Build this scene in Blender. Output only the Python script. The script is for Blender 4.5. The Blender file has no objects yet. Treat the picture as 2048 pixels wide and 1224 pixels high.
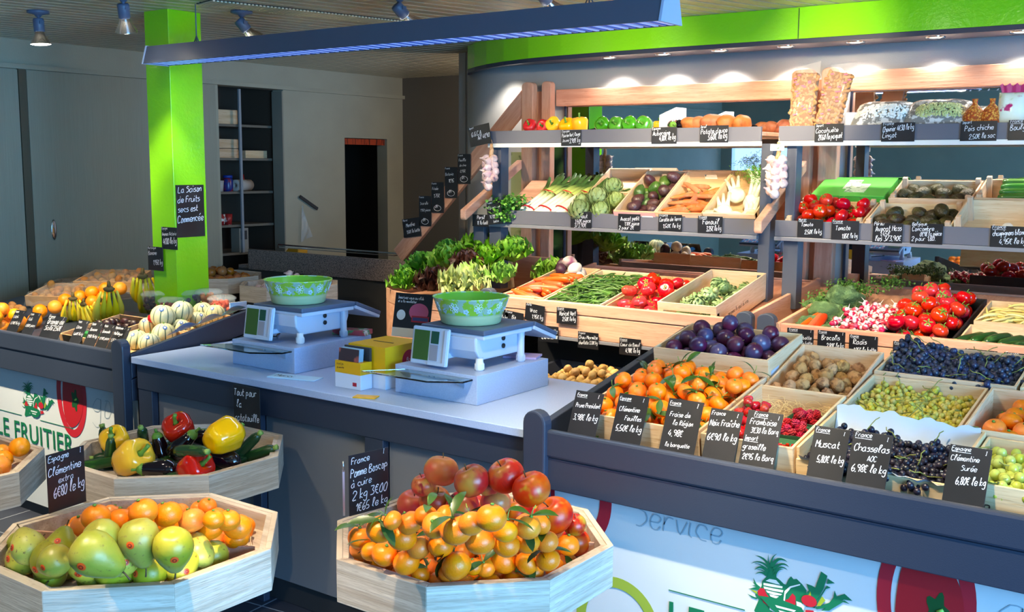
import bpy, bmesh, math, random
from mathutils import Matrix, Vector, Euler, noise
from mathutils.geometry import tessellate_polygon
R = random.Random(7)
PI = math.pi
rad = math.radians
C = bpy.context.scene.collection

# ---------------------------------------------------------------- camera
CAM_F, CAM_YAW, CAM_PITCH, CAM_ROLL, CAM_H = 2124.18, 0.629093, 0.132129, 0.006287, 1.72
def _basis():
    cy, sy = math.cos(CAM_YAW), math.sin(CAM_YAW)
    f = Vector((-sy*math.cos(CAM_PITCH), cy*math.cos(CAM_PITCH), -math.sin(CAM_PITCH)))
    r = f.cross(Vector((0, 0, 1))).normalized(); u = r.cross(f)
    c, s = math.cos(CAM_ROLL), math.sin(CAM_ROLL)
    return r*c+u*s, u*c-r*s, f
CR, CU, CF = _basis()
cam_d = bpy.data.cameras.new('camera'); cam = bpy.data.objects.new('camera', cam_d); C.objects.link(cam)
cam_d.sensor_width = 36; cam_d.lens = 36*CAM_F/2048; cam_d.clip_start = .05
cam.matrix_world = Matrix(((CR.x, CU.x, -CF.x, 0), (CR.y, CU.y, -CF.y, 0), (CR.z, CU.z, -CF.z, CAM_H), (0, 0, 0, 1)))
bpy.context.scene.camera = cam
def at(px, py, ax, val):
    """surveyed point: where the sight line of a measured mark meets a known plane of the shop"""
    d = CF + CR*((px-1024)/CAM_F) - CU*((py-612)/CAM_F)
    i = 'xyz'.index(ax); o = Vector((0, 0, CAM_H))
    return o + d*((val-o[i])/d[i])

# ---------------------------------------------------------------- world, exposure, lights
sc = bpy.context.scene
sc.view_settings.view_transform = 'Standard'; sc.view_settings.look = 'None'
sc.view_settings.exposure = 1.5; sc.view_settings.gamma = 1; sc.view_settings.use_curve_mapping = False
w = bpy.data.worlds.new('street_sky'); sc.world = w; w.use_nodes = True
w.node_tree.nodes['Background'].inputs[0].default_value = (.6, .74, 1, 1)
w.node_tree.nodes['Background'].inputs[1].default_value = .35

def area(name, loc, rot, sx, sy, power, col):
    l = bpy.data.lights.new(name, 'AREA'); l.shape = 'RECTANGLE'; l.size = sx; l.size_y = sy
    l.energy = power; l.color = col
    o = bpy.data.objects.new(name, l); C.objects.link(o); o.location = loc; o.rotation_euler = rot
    return o
def spot(name, loc, target, power, col=(1, .86, .66), size=70, blend=1.0, r=.04):
    l = bpy.data.lights.new(name, 'SPOT'); l.energy = power; l.color = col
    l.spot_size = rad(size); l.spot_blend = blend; l.shadow_soft_size = r
    o = bpy.data.objects.new(name, l); C.objects.link(o); o.location = loc
    d = Vector(target)-Vector(loc); o.rotation_euler = d.to_track_quat('-Z', 'Y').to_euler()
    return o
# daylight of the open shop front (street side, x = 3)
area('daylight_east', (2.95, .5, 1.35), (0, rad(90), 0), 2.2, 3.6, 215, (.20, .55, 1))
area('daylight_south', (-5.6, -2.93, 1.55), (rad(90), 0, 0), 1.5, .8, 3, (.25, .5, 1))
WARM = (1, .83, .55)
# ceiling spots seen in the picture: (lamp position, aim, power)
CEIL = [((-5.25, 3.08, 2.40), (-5.15, 3.15, 0), 70), ((-4.43, 3.02, 2.40), (-4.66, 3.30, 1.2), 150), ((-4.37, 3.66, 2.40), (-3.75, 4.75, 1.0), 130),
        ((-3.36, 3.73, 2.40), (-2.95, 4.9, 1.3), 150), ((-2.58, 3.75, 2.40), (-2.3, 4.9, 1.35), 130)]
for i, (a, b, p) in enumerate(CEIL): spot('spot_light', a, b, p*2.2, WARM, 58 if i == 1 else 80)
# further ceiling spots outside the picture, one of them added to brighten the fascia
CEIL2 = [((-1.70, 1.3, 2.40), (-1.75, 2.15, .7), 170, 'over the apple bin'), ((-2.45, .8, 2.40), (-2.45, 1.6, .7), 150, 'over the pear bin'), ((-3.2, 1.5, 2.40), (-3.1, 2.2, .7), 75, 'over the vegetable bin'),
         ((-1.5, 2.1, 2.40), (-1.45, 3.0, .95), 150, 'over the leafy clementines'), ((-.75, 2.1, 2.40), (-.8, 3.0, .95), 150, 'over the grapes'), ((-1.25, 3.2, 2.40), (-1.4, 4.9, 1.45), 80, 'before the peanut bags'), ((-1.6, 3.65, 2.40), (-2.3, 5.05, 2.25), 110, 'added to brighten the green fascia'),
         ((-4.7, 1.9, 2.40), (-4.7, 3.0, .95), 300, 'over the left bench'), ((-.6, 3.2, 2.40), (-.8, 4.8, 1.3), 80, 'at the far right')]
for i, (a, b, p, q_) in enumerate(CEIL2): spot('spot_light', a, b, p*2.2, WARM, 66)
# downlights in the soffit behind the green fascia
DOWN = [-4.0, -3.22, -2.87, -2.53, -2.16, -1.80, -1.42, -1.05, -.65]
for x in DOWN:
    spot('downlight', (x, 5.40, 2.30), (x, 5.37, 0), 3 if x < -3.5 else 9, (1, .93, .82), 118, .6, .03)

pl_ = bpy.data.lights.new('corridor_fill', 'POINT'); pl_.energy = 16; pl_.color = (1, .85, .68); pl_.shadow_soft_size = .06  # unseen warm fill light, added behind the partition to lift the dark corridor
po_ = bpy.data.objects.new('corridor_fill', pl_); C.objects.link(po_); po_.location = (-3.98, 6.7, 2.2)

# ---------------------------------------------------------------- materials
def lin(h):
    if isinstance(h, tuple): return h if len(h) == 4 else (*h, 1)
    h = h.lstrip('#'); v = [int(h[i:i+2], 16)/255 for i in (0, 2, 4)]
    return tuple(c/12.92 if c <= .04045 else ((c+.055)/1.055)**2.4 for c in v)+(1,)
MATS = {}
def mat(name, col, rough=.5, layers=(), rnd=None, rcol=None, bump=None, metal=0, coat=0, spec=.5, emit=0, trans=0, alpha=1, ecol=None):
    """layers: (colour, scale, lo, hi, (sx,sy,sz), kind)"""
    if name in MATS: return MATS[name]
    m = bpy.data.materials.new(name); m.use_nodes = True; N = m.node_tree.nodes; L = m.node_tree.links
    b = N['Principled BSDF']; MATS[name] = m
    b.inputs['Base Color'].default_value = lin(col); b.inputs['Roughness'].default_value = rough
    b.inputs['Metallic'].default_value = metal; b.inputs['Specular IOR Level'].default_value = spec
    b.inputs['Coat Weight'].default_value = coat; b.inputs['Transmission Weight'].default_value = trans; b.inputs['Alpha'].default_value = alpha
    if emit:
        b.inputs['Emission Strength'].default_value = emit; b.inputs['Emission Color'].default_value = lin(ecol or col)
    if not (layers or rnd or rcol or bump): return m
    tc = N.new('ShaderNodeTexCoord'); oi = N.new('ShaderNodeObjectInfo')
    off = N.new('ShaderNodeVectorMath'); off.operation = 'MULTIPLY_ADD'      # a pattern of its own for every object
    cmb = N.new('ShaderNodeCombineXYZ')
    for k in range(3): L.new(oi.outputs['Random'], cmb.inputs[k])
    L.new(cmb.outputs[0], off.inputs[0]); off.inputs[1].default_value = (7, 13, 5); L.new(tc.outputs['Object'], off.inputs[2])
    cur = None
    def mixc(fac, a, bcol):
        mx = N.new('ShaderNodeMix'); mx.data_type = 'RGBA'
        L.new(fac, mx.inputs[0])
        if a is None: mx.inputs[6].default_value = lin(col)
        else: L.new(a, mx.inputs[6])
        mx.inputs[7].default_value = lin(bcol); return mx.outputs[2]
    if rcol: cur = mixc(oi.outputs['Random'], cur, rcol)
    for ly in layers:
        c2, s, lo, hi = ly[:4]; st = ly[4] if len(ly) > 4 else (1, 1, 1); kind = ly[5] if len(ly) > 5 else 'noise'
        mp = N.new('ShaderNodeMapping'); mp.inputs['Scale'].default_value = st
        L.new(tc.outputs['Object'] if kind in ('merid', 'z', 'wavex') else off.outputs[0], mp.inputs[0])
        if kind == 'noise':
            t = N.new('ShaderNodeTexNoise'); t.inputs['Scale'].default_value = s; t.inputs['Detail'].default_value = 3; L.new(mp.outputs[0], t.inputs[0]); o = t.outputs[0]
        elif kind == 'voro':
            t = N.new('ShaderNodeTexVoronoi'); t.inputs['Scale'].default_value = s; L.new(mp.outputs[0], t.inputs[0]); o = t.outputs[0]
        elif kind in ('wave', 'wavex'):
            t = N.new('ShaderNodeTexWave'); t.inputs['Scale'].default_value = s; t.inputs['Distortion'].default_value = 0 if kind == 'wavex' else 2.5
            L.new(mp.outputs[0], t.inputs[0]); o = t.outputs[0]
        elif kind == 'z':
            sp = N.new('ShaderNodeSeparateXYZ'); L.new(mp.outputs[0], sp.inputs[0]); o = sp.outputs[2]
        elif kind == 'merid':                                                # stripes running pole to pole
            sp = N.new('ShaderNodeSeparateXYZ'); L.new(mp.outputs[0], sp.inputs[0])
            a = N.new('ShaderNodeMath'); a.operation = 'ARCTAN2'; L.new(sp.outputs[1], a.inputs[0]); L.new(sp.outputs[0], a.inputs[1])
            q = N.new('ShaderNodeMath'); q.operation = 'MULTIPLY'; L.new(a.outputs[0], q.inputs[0]); q.inputs[1].default_value = s
            z = N.new('ShaderNodeMath'); z.operation = 'COSINE'; L.new(q.outputs[0], z.inputs[0]); o = z.outputs[0]
        mr = N.new('ShaderNodeMapRange'); mr.inputs[1].default_value = lo; mr.inputs[2].default_value = hi; L.new(o, mr.inputs[0])
        cur = mixc(mr.outputs[0], cur, c2)
    if rnd:
        h = N.new('ShaderNodeHueSaturation')
        for k, (nm, amp) in enumerate(zip(('Hue', 'Saturation', 'Value'), rnd)):
            fr = N.new('ShaderNodeMath'); fr.operation = 'MULTIPLY'; L.new(oi.outputs['Random'], fr.inputs[0]); fr.inputs[1].default_value = (1, 17.3, 31.7)[k]
            f2 = N.new('ShaderNodeMath'); f2.operation = 'FRACT'; L.new(fr.outputs[0], f2.inputs[0])
            g = N.new('ShaderNodeMapRange'); g.inputs[3].default_value = (.5 if k == 0 else 1)-amp; g.inputs[4].default_value = (.5 if k == 0 else 1)+amp
            L.new(f2.outputs[0], g.inputs[0]); L.new(g.outputs[0], h.inputs[nm])
        if cur is None: h.inputs['Color'].default_value = lin(col)
        else: L.new(cur, h.inputs['Color'])
        cur = h.outputs[0]
    if cur is not None: L.new(cur, b.inputs['Base Color'])
    if bump:
        s, st = bump[:2]; mp = N.new('ShaderNodeMapping'); mp.inputs['Scale'].default_value = bump[2] if len(bump) > 2 else (1, 1, 1)
        L.new(off.outputs[0], mp.inputs[0])
        t = N.new('ShaderNodeTexNoise'); t.inputs['Scale'].default_value = s; t.inputs['Detail'].default_value = 2; L.new(mp.outputs[0], t.inputs[0])
        bp = N.new('ShaderNodeBump'); bp.inputs['Strength'].default_value = st; bp.inputs['Distance'].default_value = .01
        L.new(t.outputs[0], bp.inputs['Height']); L.new(bp.outputs[0], b.inputs['Normal'])
    return m

WX, WY, WZ = (1, 14, 14), (14, 1, 14), (14, 14, 1)
def wood(name, base, dark, dirn=WX, rough=.6, knots=True):
    ly = [(dark, 2.2, .35, .75, dirn), (dark, 5, .55, .7, tuple(3*v for v in dirn))]
    return mat(name, base, rough, ly, rnd=(.006, .06, .06), bump=(6, .12, dirn))
M_pine = wood('pale_pine', '#dcbfa0', '#c59f7c'); M_pine_y = wood('pale_pine_y', '#dcbfa0', '#c59f7c', WY); M_pine_z = wood('pale_pine_z', '#dcbfa0', '#c59f7c', WZ)
M_white = wood('limed_pine', '#cfc0b0', '#a8927f')
M_larch = wood('larch', '#d3a186', '#bd8468'); M_larch_y = wood('larch_y', '#d3a186', '#bd8468', WY); M_larch_z = wood('larch_z', '#d3a186', '#bd8468', WZ)
M_crate = [wood('crate_a', '#e2c7a0', '#cfa97c'), wood('crate_b', '#e0c4a4', '#c9a27a'), wood('crate_c', '#e6d2b0', '#cfae84')]
M_crate_y = [wood('crate_ay', '#e2c7a0', '#cfa97c', WY), wood('crate_by', '#e0c4a4', '#c9a27a', WY), wood('crate_cy', '#e6d2b0', '#cfae84', WY)]
M_slate = mat('slate_paint', '#2b3345', .42, bump=(300, .05))
M_grey = mat('grey_paint', '#63636d', .5, bump=(200, .05))
M_dark = mat('dark_panel', '#2a2c31', .6)
M_black = mat('black_paint', '#131316', .6)
M_board = mat('chalkboard', '#17171b', .38, layers=[('#24242a', 6, .4, .8)])
M_chalk = mat('white_marker', '#e8ebf2', .6)
M_top = mat('counter_laminate', '#9aaed4', .34, layers=[('#a2b6da', 220, .4, .6)])
M_panelgrey = mat('grey_laminate', '#6d7079', .55)
M_banner = mat('white_banner', '#c3cbd3', .6, bump=(30, .06))
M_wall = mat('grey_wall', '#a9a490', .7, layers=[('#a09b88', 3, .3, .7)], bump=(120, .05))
M_gwall = mat('satin_grey_wall', '#aeaeae', .38, bump=(160, .06))
M_green = mat('lime_green_gloss', '#86d812', .2, bump=(60, .12), coat=.15)
M_metal = mat('brushed_metal', '#b9bec6', .3, metal=1)
M_chrome = mat('chrome', '#c8ccd2', .12, metal=1)
M_glass = mat('glass_pane', '#cfe9df', .03, trans=1)
M_mirror = mat('mirror_silver', '#c9cdd0', .012, metal=1)
M_granite = mat('speckled_granite', '#84736c', .3, layers=[('#2b2623', 160, .52, .6), ('#b9a79c', 210, .58, .66)])
M_floor = mat('floor_tile', '#2f3442', .45)
M_ceil = mat('ceiling_slat', '#b5aa90', .32)
M_plw = mat('white_plastic', '#d5dae2', .4); M_plb = mat('blue_grey_plastic', '#4c5b75', .45); M_plg = mat('light_blue_casing', '#b6c5dd', .4)

# ---------------------------------------------------------------- mesh builder
class MB:
    def __init__(s): s.v = []; s.f = []; s.m = []; s.s = []
    def add(s, vs, fs, mi=0, sm=False, M=None):
        b = len(s.v)
        s.v += [tuple(M @ Vector(p)) for p in vs] if M else [tuple(p) for p in vs]
        for f in fs: s.f.append(tuple(b+i for i in f)); s.m.append(mi); s.s.append(sm)
        return s
    def box(s, x0, x1, y0, y1, z0, z1, mi=0, M=None):
        v = [(x, y, z) for z in (z0, z1) for y in (y0, y1) for x in (x0, x1)]
        return s.add(v, [(0, 2, 3, 1), (4, 5, 7, 6), (0, 1, 5, 4), (2, 6, 7, 3), (0, 4, 6, 2), (1, 3, 7, 5)], mi, False, M)
    def prism(s, poly, z0, z1, mi=0, M=None, sm=False):
        n = len(poly); v = [(x, y, z0) for x, y in poly]+[(x, y, z1) for x, y in poly]
        f = [tuple(range(n-1, -1, -1)), tuple(range(n, 2*n))]
        s.add(v, f, mi, False, M); b = len(s.v)-2*n
        for i in range(n):
            j = (i+1) % n; s.f.append((b+i, b+j, b+n+j, b+n+i)); s.m.append(mi); s.s.append(sm)
        return s
    def lathe(s, prof, n=20, mi=0, M=None, mod=None, sm=True):
        """prof: [(r,z)]; r=0 ends become poles"""
        v = []; rings = []
        for k, (r, z) in enumerate(prof):
            if r <= 1e-7: rings.append([len(v)]); v.append((0, 0, z))
            else:
                ring = []
                for i in range(n):
                    a = 2*PI*i/n; q, dz = mod(a, k/(len(prof)-1)) if mod else (1, 0)
                    ring.append(len(v)); v.append((r*q*math.cos(a), r*q*math.sin(a), z+dz))
                rings.append(ring)
        f = []
        for a, b in zip(rings, rings[1:]):
            if len(a) == 1 and len(b) == 1: continue
            for i in range(n):
                j = (i+1) % n
                if len(a) == 1: f.append((a[0], b[i], b[j]))
                elif len(b) == 1: f.append((a[i], b[0], a[j]))
                else: f.append((a[i], b[i], b[j], a[j]))
        return s.add(v, f, mi, sm, M)
    def tube(s, pts, rs, n=8, mi=0, M=None, cap=True, flat=1):
        pts = [Vector(p) for p in pts]
        if not hasattr(rs, '__len__'): rs = [rs]*len(pts)
        v = []; up = None
        for i, p in enumerate(pts):
            t = (pts[min(i+1, len(pts)-1)]-pts[max(i-1, 0)]).normalized()
            if up is None: up = t.orthogonal().normalized()
            up = (up-t*up.dot(t)).normalized(); sd = t.cross(up)
            for k in range(n):
                a = 2*PI*k/n; v.append(p+up*(rs[i]*math.cos(a)*flat)+sd*(rs[i]*math.sin(a)))
        f = []
        for i in range(len(pts)-1):
            for k in range(n):
                j = (k+1) % n; f.append((i*n+k, (i+1)*n+k, (i+1)*n+j, i*n+j))
        if cap:
            f.append(tuple(range(n))); f.append(tuple(range(len(v)-1, len(v)-n-1, -1)))
        return s.add(v, f, mi, True, M)
    def sheet(s, fn, nu, nv, mi=0, M=None, sm=True):
        v = [fn(i/nu, j/nv) for j in range(nv+1) for i in range(nu+1)]
        f = [(j*(nu+1)+i, j*(nu+1)+i+1, (j+1)*(nu+1)+i+1, (j+1)*(nu+1)+i) for j in range(nv) for i in range(nu)]
        return s.add(v, f, mi, sm, M)
    def mesh(s, name, mats):
        me = bpy.data.meshes.new(name); me.from_pydata(s.v, [], s.f)
        for m in (mats if isinstance(mats, (list, tuple)) else [mats]): me.materials.append(m)
        me.polygons.foreach_set('material_index', s.m); me.polygons.foreach_set('use_smooth', s.s); me.update()
        return me
    def build(s, name, mats, parent=None, loc=(0, 0, 0), rot=(0, 0, 0), bev=0, link=True, sub=0):
        o = bpy.data.objects.new(name, s.mesh(name, mats)); o.location = loc; o.rotation_euler = rot
        if parent: o.parent = parent
        if bev:
            b = o.modifiers.new('bevel', 'BEVEL'); b.width = bev; b.segments = 2; b.limit_method = 'ANGLE'
        if sub:
            b = o.modifiers.new('sub', 'SUBSURF'); b.levels = sub; b.render_levels = sub
        if link: C.objects.link(o)
        return o
def tag(o, label=None, cat=None, group=None, kind=None):
    if label: o['label'] = label
    if cat: o['category'] = cat
    if group: o['group'] = group
    if kind: o['kind'] = kind
    return o
def empty(name, loc=(0, 0, 0), rot=(0, 0, 0), link=True, label=None, cat=None, group=None, parent=None):
    o = bpy.data.objects.new(name, None); o.empty_display_size = .05; o.location = loc; o.rotation_euler = rot
    if parent: o.parent = parent
    if link: C.objects.link(o)
    return tag(o, label, cat, group)
def struct(o): o['kind'] = 'structure'; return o
KIDS = {}
def adopt(par, *ch):
    for c in ch: c.parent = par; KIDS.setdefault(par.name, []).append(c)
    return par
def kids(o): return KIDS.get(o.name, [])
PROTO = []
def proto(o): PROTO.append(o); return o
def copy_tree(o, Mx=None, parent=None):
    c = o.copy(); C.objects.link(c)
    if parent: c.parent = parent
    if Mx is not None: c.matrix_world = Mx
    for k in kids(o): copy_tree(k, None, c)
    return c
def T(x, y, z): return Matrix.Translation((x, y, z))
def RX(d): return Matrix.Rotation(rad(d), 4, 'X')
def RY(d): return Matrix.Rotation(rad(d), 4, 'Y')
def RZ(d): return Matrix.Rotation(rad(d), 4, 'Z')
def SC(k): return Matrix.Diagonal((k, k, k, 1)) if not hasattr(k, '__len__') else Matrix.Diagonal((*k, 1))
def rrot(r=R): return Euler((r.uniform(0, 2*PI), r.uniform(0, 2*PI), r.uniform(0, 2*PI))).to_matrix().to_4x4()

# ---------------------------------------------------------------- handwriting (strokes drawn with a marker)
G = {'a': '47 27 05 13 33 45 47 44 53', 'b': '0b 04 13 33 45 36 17 05', 'c': '46 37 17 05 14 23 43', 'd': '47 27 05 13 33 45 4b 44 53',
 'e': '05 35 46 37 17 05 13 33 44', 'f': '4a 3b 2a 23|07 37', 'g': '47 27 05 14 34 45 47 41 20 01', 'h': '0b 03|05 27 46 43', 'i': '07 04 13|09 0a',
 'j': '27 21 10 01|29 2a', 'k': '0b 03|37 05 33', 'l': '04 3a 2b 1a 14 23', 'm': '07 03|05 17 26 23|25 37 46 43', 'n': '07 03|05 27 36 33',
 'o': '27 15 13 33 45 37 17', 'p': '07 00|06 27 45 34 04', 'q': '47 27 05 14 34 45|47 40 51', 'r': '07 03|05 17 37', 's': '37 17 06 35 34 23 03',
 't': '1a 14 23 33|07 37', 'u': '07 04 13 33 44|47 43', 'v': '07 23 47', 'w': '07 13 26 33 47', 'x': '07 43|47 03', 'y': '07 24|47 20 00', 'z': '07 47 03 43',
 '0': '3a 18 05 13 33 46 48 3a', '1': '08 2a 23', '2': '08 1a 3a 48 03 43', '3': '0a 4a 27 45 33 03', '4': '2a 05 45|37 33', '5': '4a 1a 06 36 44 23 03',
 '6': '3a 06 13 33 45 36 05', '7': '0a 4a 13', '8': '3a 1a 08 35 33 13 05 38 3a', '9': '47 17 09 2a 48 33',
 'A': '03 2a 43|15 35', 'B': '0a 03 33 45 07|0a 3a 38 07', 'C': '49 3a 1a 07 13 33 44', 'D': '0a 03 33 46 38 1a 0a', 'E': '4a 0a 03 43|07 37', 'F': '4a 0a 03|07 37',
 'G': '49 2a 07 13 33 46 26', 'H': '0a 03|4a 43|07 47', 'I': '0a 2a|1a 13|03 23', 'J': '3a 34 13 04', 'K': '0a 03|4a 07 43', 'L': '0a 03 43', 'M': '03 0a 26 4a 43',
 'N': '03 0a 43 4a', 'O': '2a 07 13 33 47 3a 1a', 'P': '03 0a 3a 48 37 07', 'Q': '2a 07 13 33 47 3a 1a|25 43', 'R': '03 0a 3a 48 07 43', 'S': '49 2a 08 37 45 23 03',
 'T': '0a 4a|2a 23', 'U': '0a 05 13 33 45 4a', 'V': '0a 23 4a', 'W': '0a 13 27 33 4a', 'X': '0a 43|4a 03', 'Y': '0a 27 4a|27 23', 'Z': '0a 4a 03 43',
 '€': '49 2a 07 23 43|08 38|06 36', ',': '13 02', '.': '03 13', '/': '03 4b', '-': '06 36', '°': '0a 1b 2a 19 0a', '%': '03 4a|0a 1a|33 43', ':': '03 04|06 07', '!': '0b 05|03 04'}
G['é'] = G['e']+'|29 4b'; G['è'] = G['e']+'|2b 39'; G['à'] = G['a']+'|2b 39'; G['î'] = '07 04 13|09 1b 29'; G['ç'] = G['c']+'|22 11'
BIG = set('0123456789ABCDEFGHIJKLMNOPQRSTUVWXYZ€')
def smooth(p, k=3):
    if len(p) < 3: return p
    q = []; P = [p[0]]+p+[p[-1]]
    for i in range(1, len(P)-2):
        a, b, c, d = P[i-1:i+3]
        for j in range(k):
            t = j/k; q.append(tuple(.5*(2*b[m]+(c[m]-a[m])*t+(2*a[m]-5*b[m]+4*c[m]-d[m])*t*t+(3*b[m]-a[m]-3*c[m]+d[m])*t**3) for m in (0, 1)))
    q.append(p[-1]); return q
def strokes(text, x, y, size, slant=.12, rise=.06, jit=.25, r=R):
    """polylines of a handwritten line; size = capital height"""
    out = []; u = size/7; cx = 0
    for ch in text:
        if ch == ' ': cx += 3.2; continue
        g = G.get(ch)
        if not g: continue
        wmax = 0
        for pl in g.split('|'):
            pts = []
            for t in pl.split():
                gx, gy = int(t[0], 16), int(t[1], 16)-3; wmax = max(wmax, gx)
                gx += r.uniform(-jit, jit)+cx; gy += r.uniform(-jit, jit)
                X = (gx*.82+gy*slant)*u; pts.append((x+X, y+gy*u+X*rise))
            out.append(smooth(pts, 3 if len(pts) < 8 else 2))
        cx += wmax+1.25
    return out, cx*u*.82
def ribbon(mb, polys, wd, z=0, mi=0):
    """flat strokes in the local XZ plane facing -Y"""
    for p in polys:
        n = len(p); L_, R_ = [], []
        for i in range(n):
            a, b = p[max(i-1, 0)], p[min(i+1, n-1)]; dx, dy = b[0]-a[0], b[1]-a[1]; l = math.hypot(dx, dy) or 1
            nx, ny = -dy/l*wd/2, dx/l*wd/2; L_.append((p[i][0]+nx, z, p[i][1]+ny)); R_.append((p[i][0]-nx, z, p[i][1]-ny))
        mb.add(L_+R_, [(i, i+1, n+i+1, n+i) for i in range(n-1)], mi)
def card(lines, w_, h_, Mx, label, stand=True, group=None, ink=None, name='price_sign', seed=1, cat='price sign', board=None):
    """lines: (text, x, y from the top, size) in shares of the card's width / height; underline with a leading _"""
    r = random.Random(seed); t = .0022
    o = MB().box(-w_/2, w_/2, 0, t, 0, h_).build(name, board or M_board, bev=.0006)
    mb = MB()
    for (tx, x, y, s) in lines:
        ul = tx.startswith('_'); tx = tx.lstrip('_')
        cap = s*w_; st, ln = strokes(tx, -w_/2+x*w_, h_-y*h_, cap, r=r)
        mx = w_*(.97-x)
        if ln > mx:                                   # squeeze a long word to the board
            k = mx/ln; st = [[(-w_/2+x*w_+(q[0]+w_/2-x*w_)*k, q[1]) for q in p] for p in st]; ln = mx
        ribbon(mb, st, max(.0011, cap*.105), -.0006)
        if ul: ribbon(mb, [[(-w_/2+x*w_, h_-y*h_-cap*.25), (-w_/2+x*w_+ln, h_-y*h_-cap*.2)]], cap*.09, -.0006)
    l = mb.build('handwriting', ink or M_chalk); adopt(o, l)
    o.matrix_world = Mx
    return tag(o, label, cat, group)
# ================================================================ room
def clip_poly(poly, x0, x1, y0, y1):
    for ax, v, sg in ((0, x0, 1), (0, x1, -1), (1, y0, 1), (1, y1, -1)):
        out = []
        for i in range(len(poly)):
            a, b = poly[i-1], poly[i]; da, db = (a[ax]-v)*sg, (b[ax]-v)*sg
            if (da >= 0) != (db >= 0):
                t = da/(da-db); out.append((a[0]+(b[0]-a[0])*t, a[1]+(b[1]-a[1])*t))
            if db >= 0: out.append(b)
        poly = out
        if not poly: return poly
    return poly
XW, XE, YS, YN, ZC = -6.55, 3.0, -3.0, 7.3, 2.485
# floor with thin light joints
m = M_floor; N = m.node_tree.nodes; L = m.node_tree.links
tc = N.new('ShaderNodeTexCoord'); mp = N.new('ShaderNodeMapping'); mp.inputs['Rotation'].default_value = (0, 0, rad(-6)); mp.inputs['Location'].default_value = (.13, .2, 0)
bt = N.new('ShaderNodeTexBrick'); bt.offset = 0; bt.inputs['Scale'].default_value = 1; bt.inputs['Brick Width'].default_value = .45; bt.inputs['Row Height'].default_value = .45
bt.inputs['Mortar Size'].default_value = .0035; bt.inputs['Color1'].default_value = lin('#2e3342'); bt.inputs['Color2'].default_value = lin('#343a4a'); bt.inputs['Mortar'].default_value = lin('#8d95a5')
L.new(tc.outputs['Object'], mp.inputs[0]); L.new(mp.outputs[0], bt.inputs[0]); L.new(bt.outputs[0], N['Principled BSDF'].inputs['Base Color'])
struct(MB().box(-8.6, XE+1.2, YS-.1, 9.2, -.1, 0).build('floor', M_floor))
# ceiling: long metal slats with shadow gaps
mb = MB().box(-8.6, XE, YS, 9.2, ZC+.022, ZC+.1, 1)
a = rad(-14.5); dx, dy = math.sin(-a), math.cos(a); nx, ny = dy, -dx
for k in range(-120, 130):
    s0 = k*.1; s1 = s0+.080
    P = [(nx*s+dx*t, ny*s+dy*t) for s, t in ((s0, -14), (s1, -14), (s1, 14), (s0, 14))]
    P = clip_poly(P, XW-.02, XE-.01, YS+.01, YN)
    if len(P) > 2: mb.prism(P, ZC, ZC+.012, 0)
struct(mb.build('ceiling', [M_ceil, M_black]))
def wall(name, boxes, m=M_wall):
    mb = MB()
    for b in boxes: mb.box(*b)
    return struct(mb.build(name, m))
T_ = .12
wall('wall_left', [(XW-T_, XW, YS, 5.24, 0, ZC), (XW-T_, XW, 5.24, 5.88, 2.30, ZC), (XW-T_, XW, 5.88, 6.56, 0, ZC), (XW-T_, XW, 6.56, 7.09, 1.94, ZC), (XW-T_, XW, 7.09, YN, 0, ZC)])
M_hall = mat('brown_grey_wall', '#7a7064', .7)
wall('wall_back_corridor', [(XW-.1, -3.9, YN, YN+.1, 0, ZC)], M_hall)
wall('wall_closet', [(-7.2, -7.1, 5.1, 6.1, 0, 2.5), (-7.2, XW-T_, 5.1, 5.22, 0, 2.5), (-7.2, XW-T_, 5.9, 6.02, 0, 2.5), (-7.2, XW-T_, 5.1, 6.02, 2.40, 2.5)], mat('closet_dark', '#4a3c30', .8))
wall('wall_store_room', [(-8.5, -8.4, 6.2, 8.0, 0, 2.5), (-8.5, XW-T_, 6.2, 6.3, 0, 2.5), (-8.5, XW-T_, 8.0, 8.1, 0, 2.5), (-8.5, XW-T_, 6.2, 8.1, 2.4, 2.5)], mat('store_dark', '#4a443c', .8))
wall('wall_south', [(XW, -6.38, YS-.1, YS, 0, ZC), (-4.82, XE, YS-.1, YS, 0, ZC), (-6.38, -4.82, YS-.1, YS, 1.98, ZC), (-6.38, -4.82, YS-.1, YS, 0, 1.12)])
wall('wall_east', [(XE, XE+.1, YS, -1.35, 0, ZC), (XE, XE+.1, 2.35, 5.6, 0, ZC), (XE, XE+.1, -1.35, 2.35, 2.47, 2.49), (XE, XE+.1, -1.35, 2.35, 0, .12)])
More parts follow.
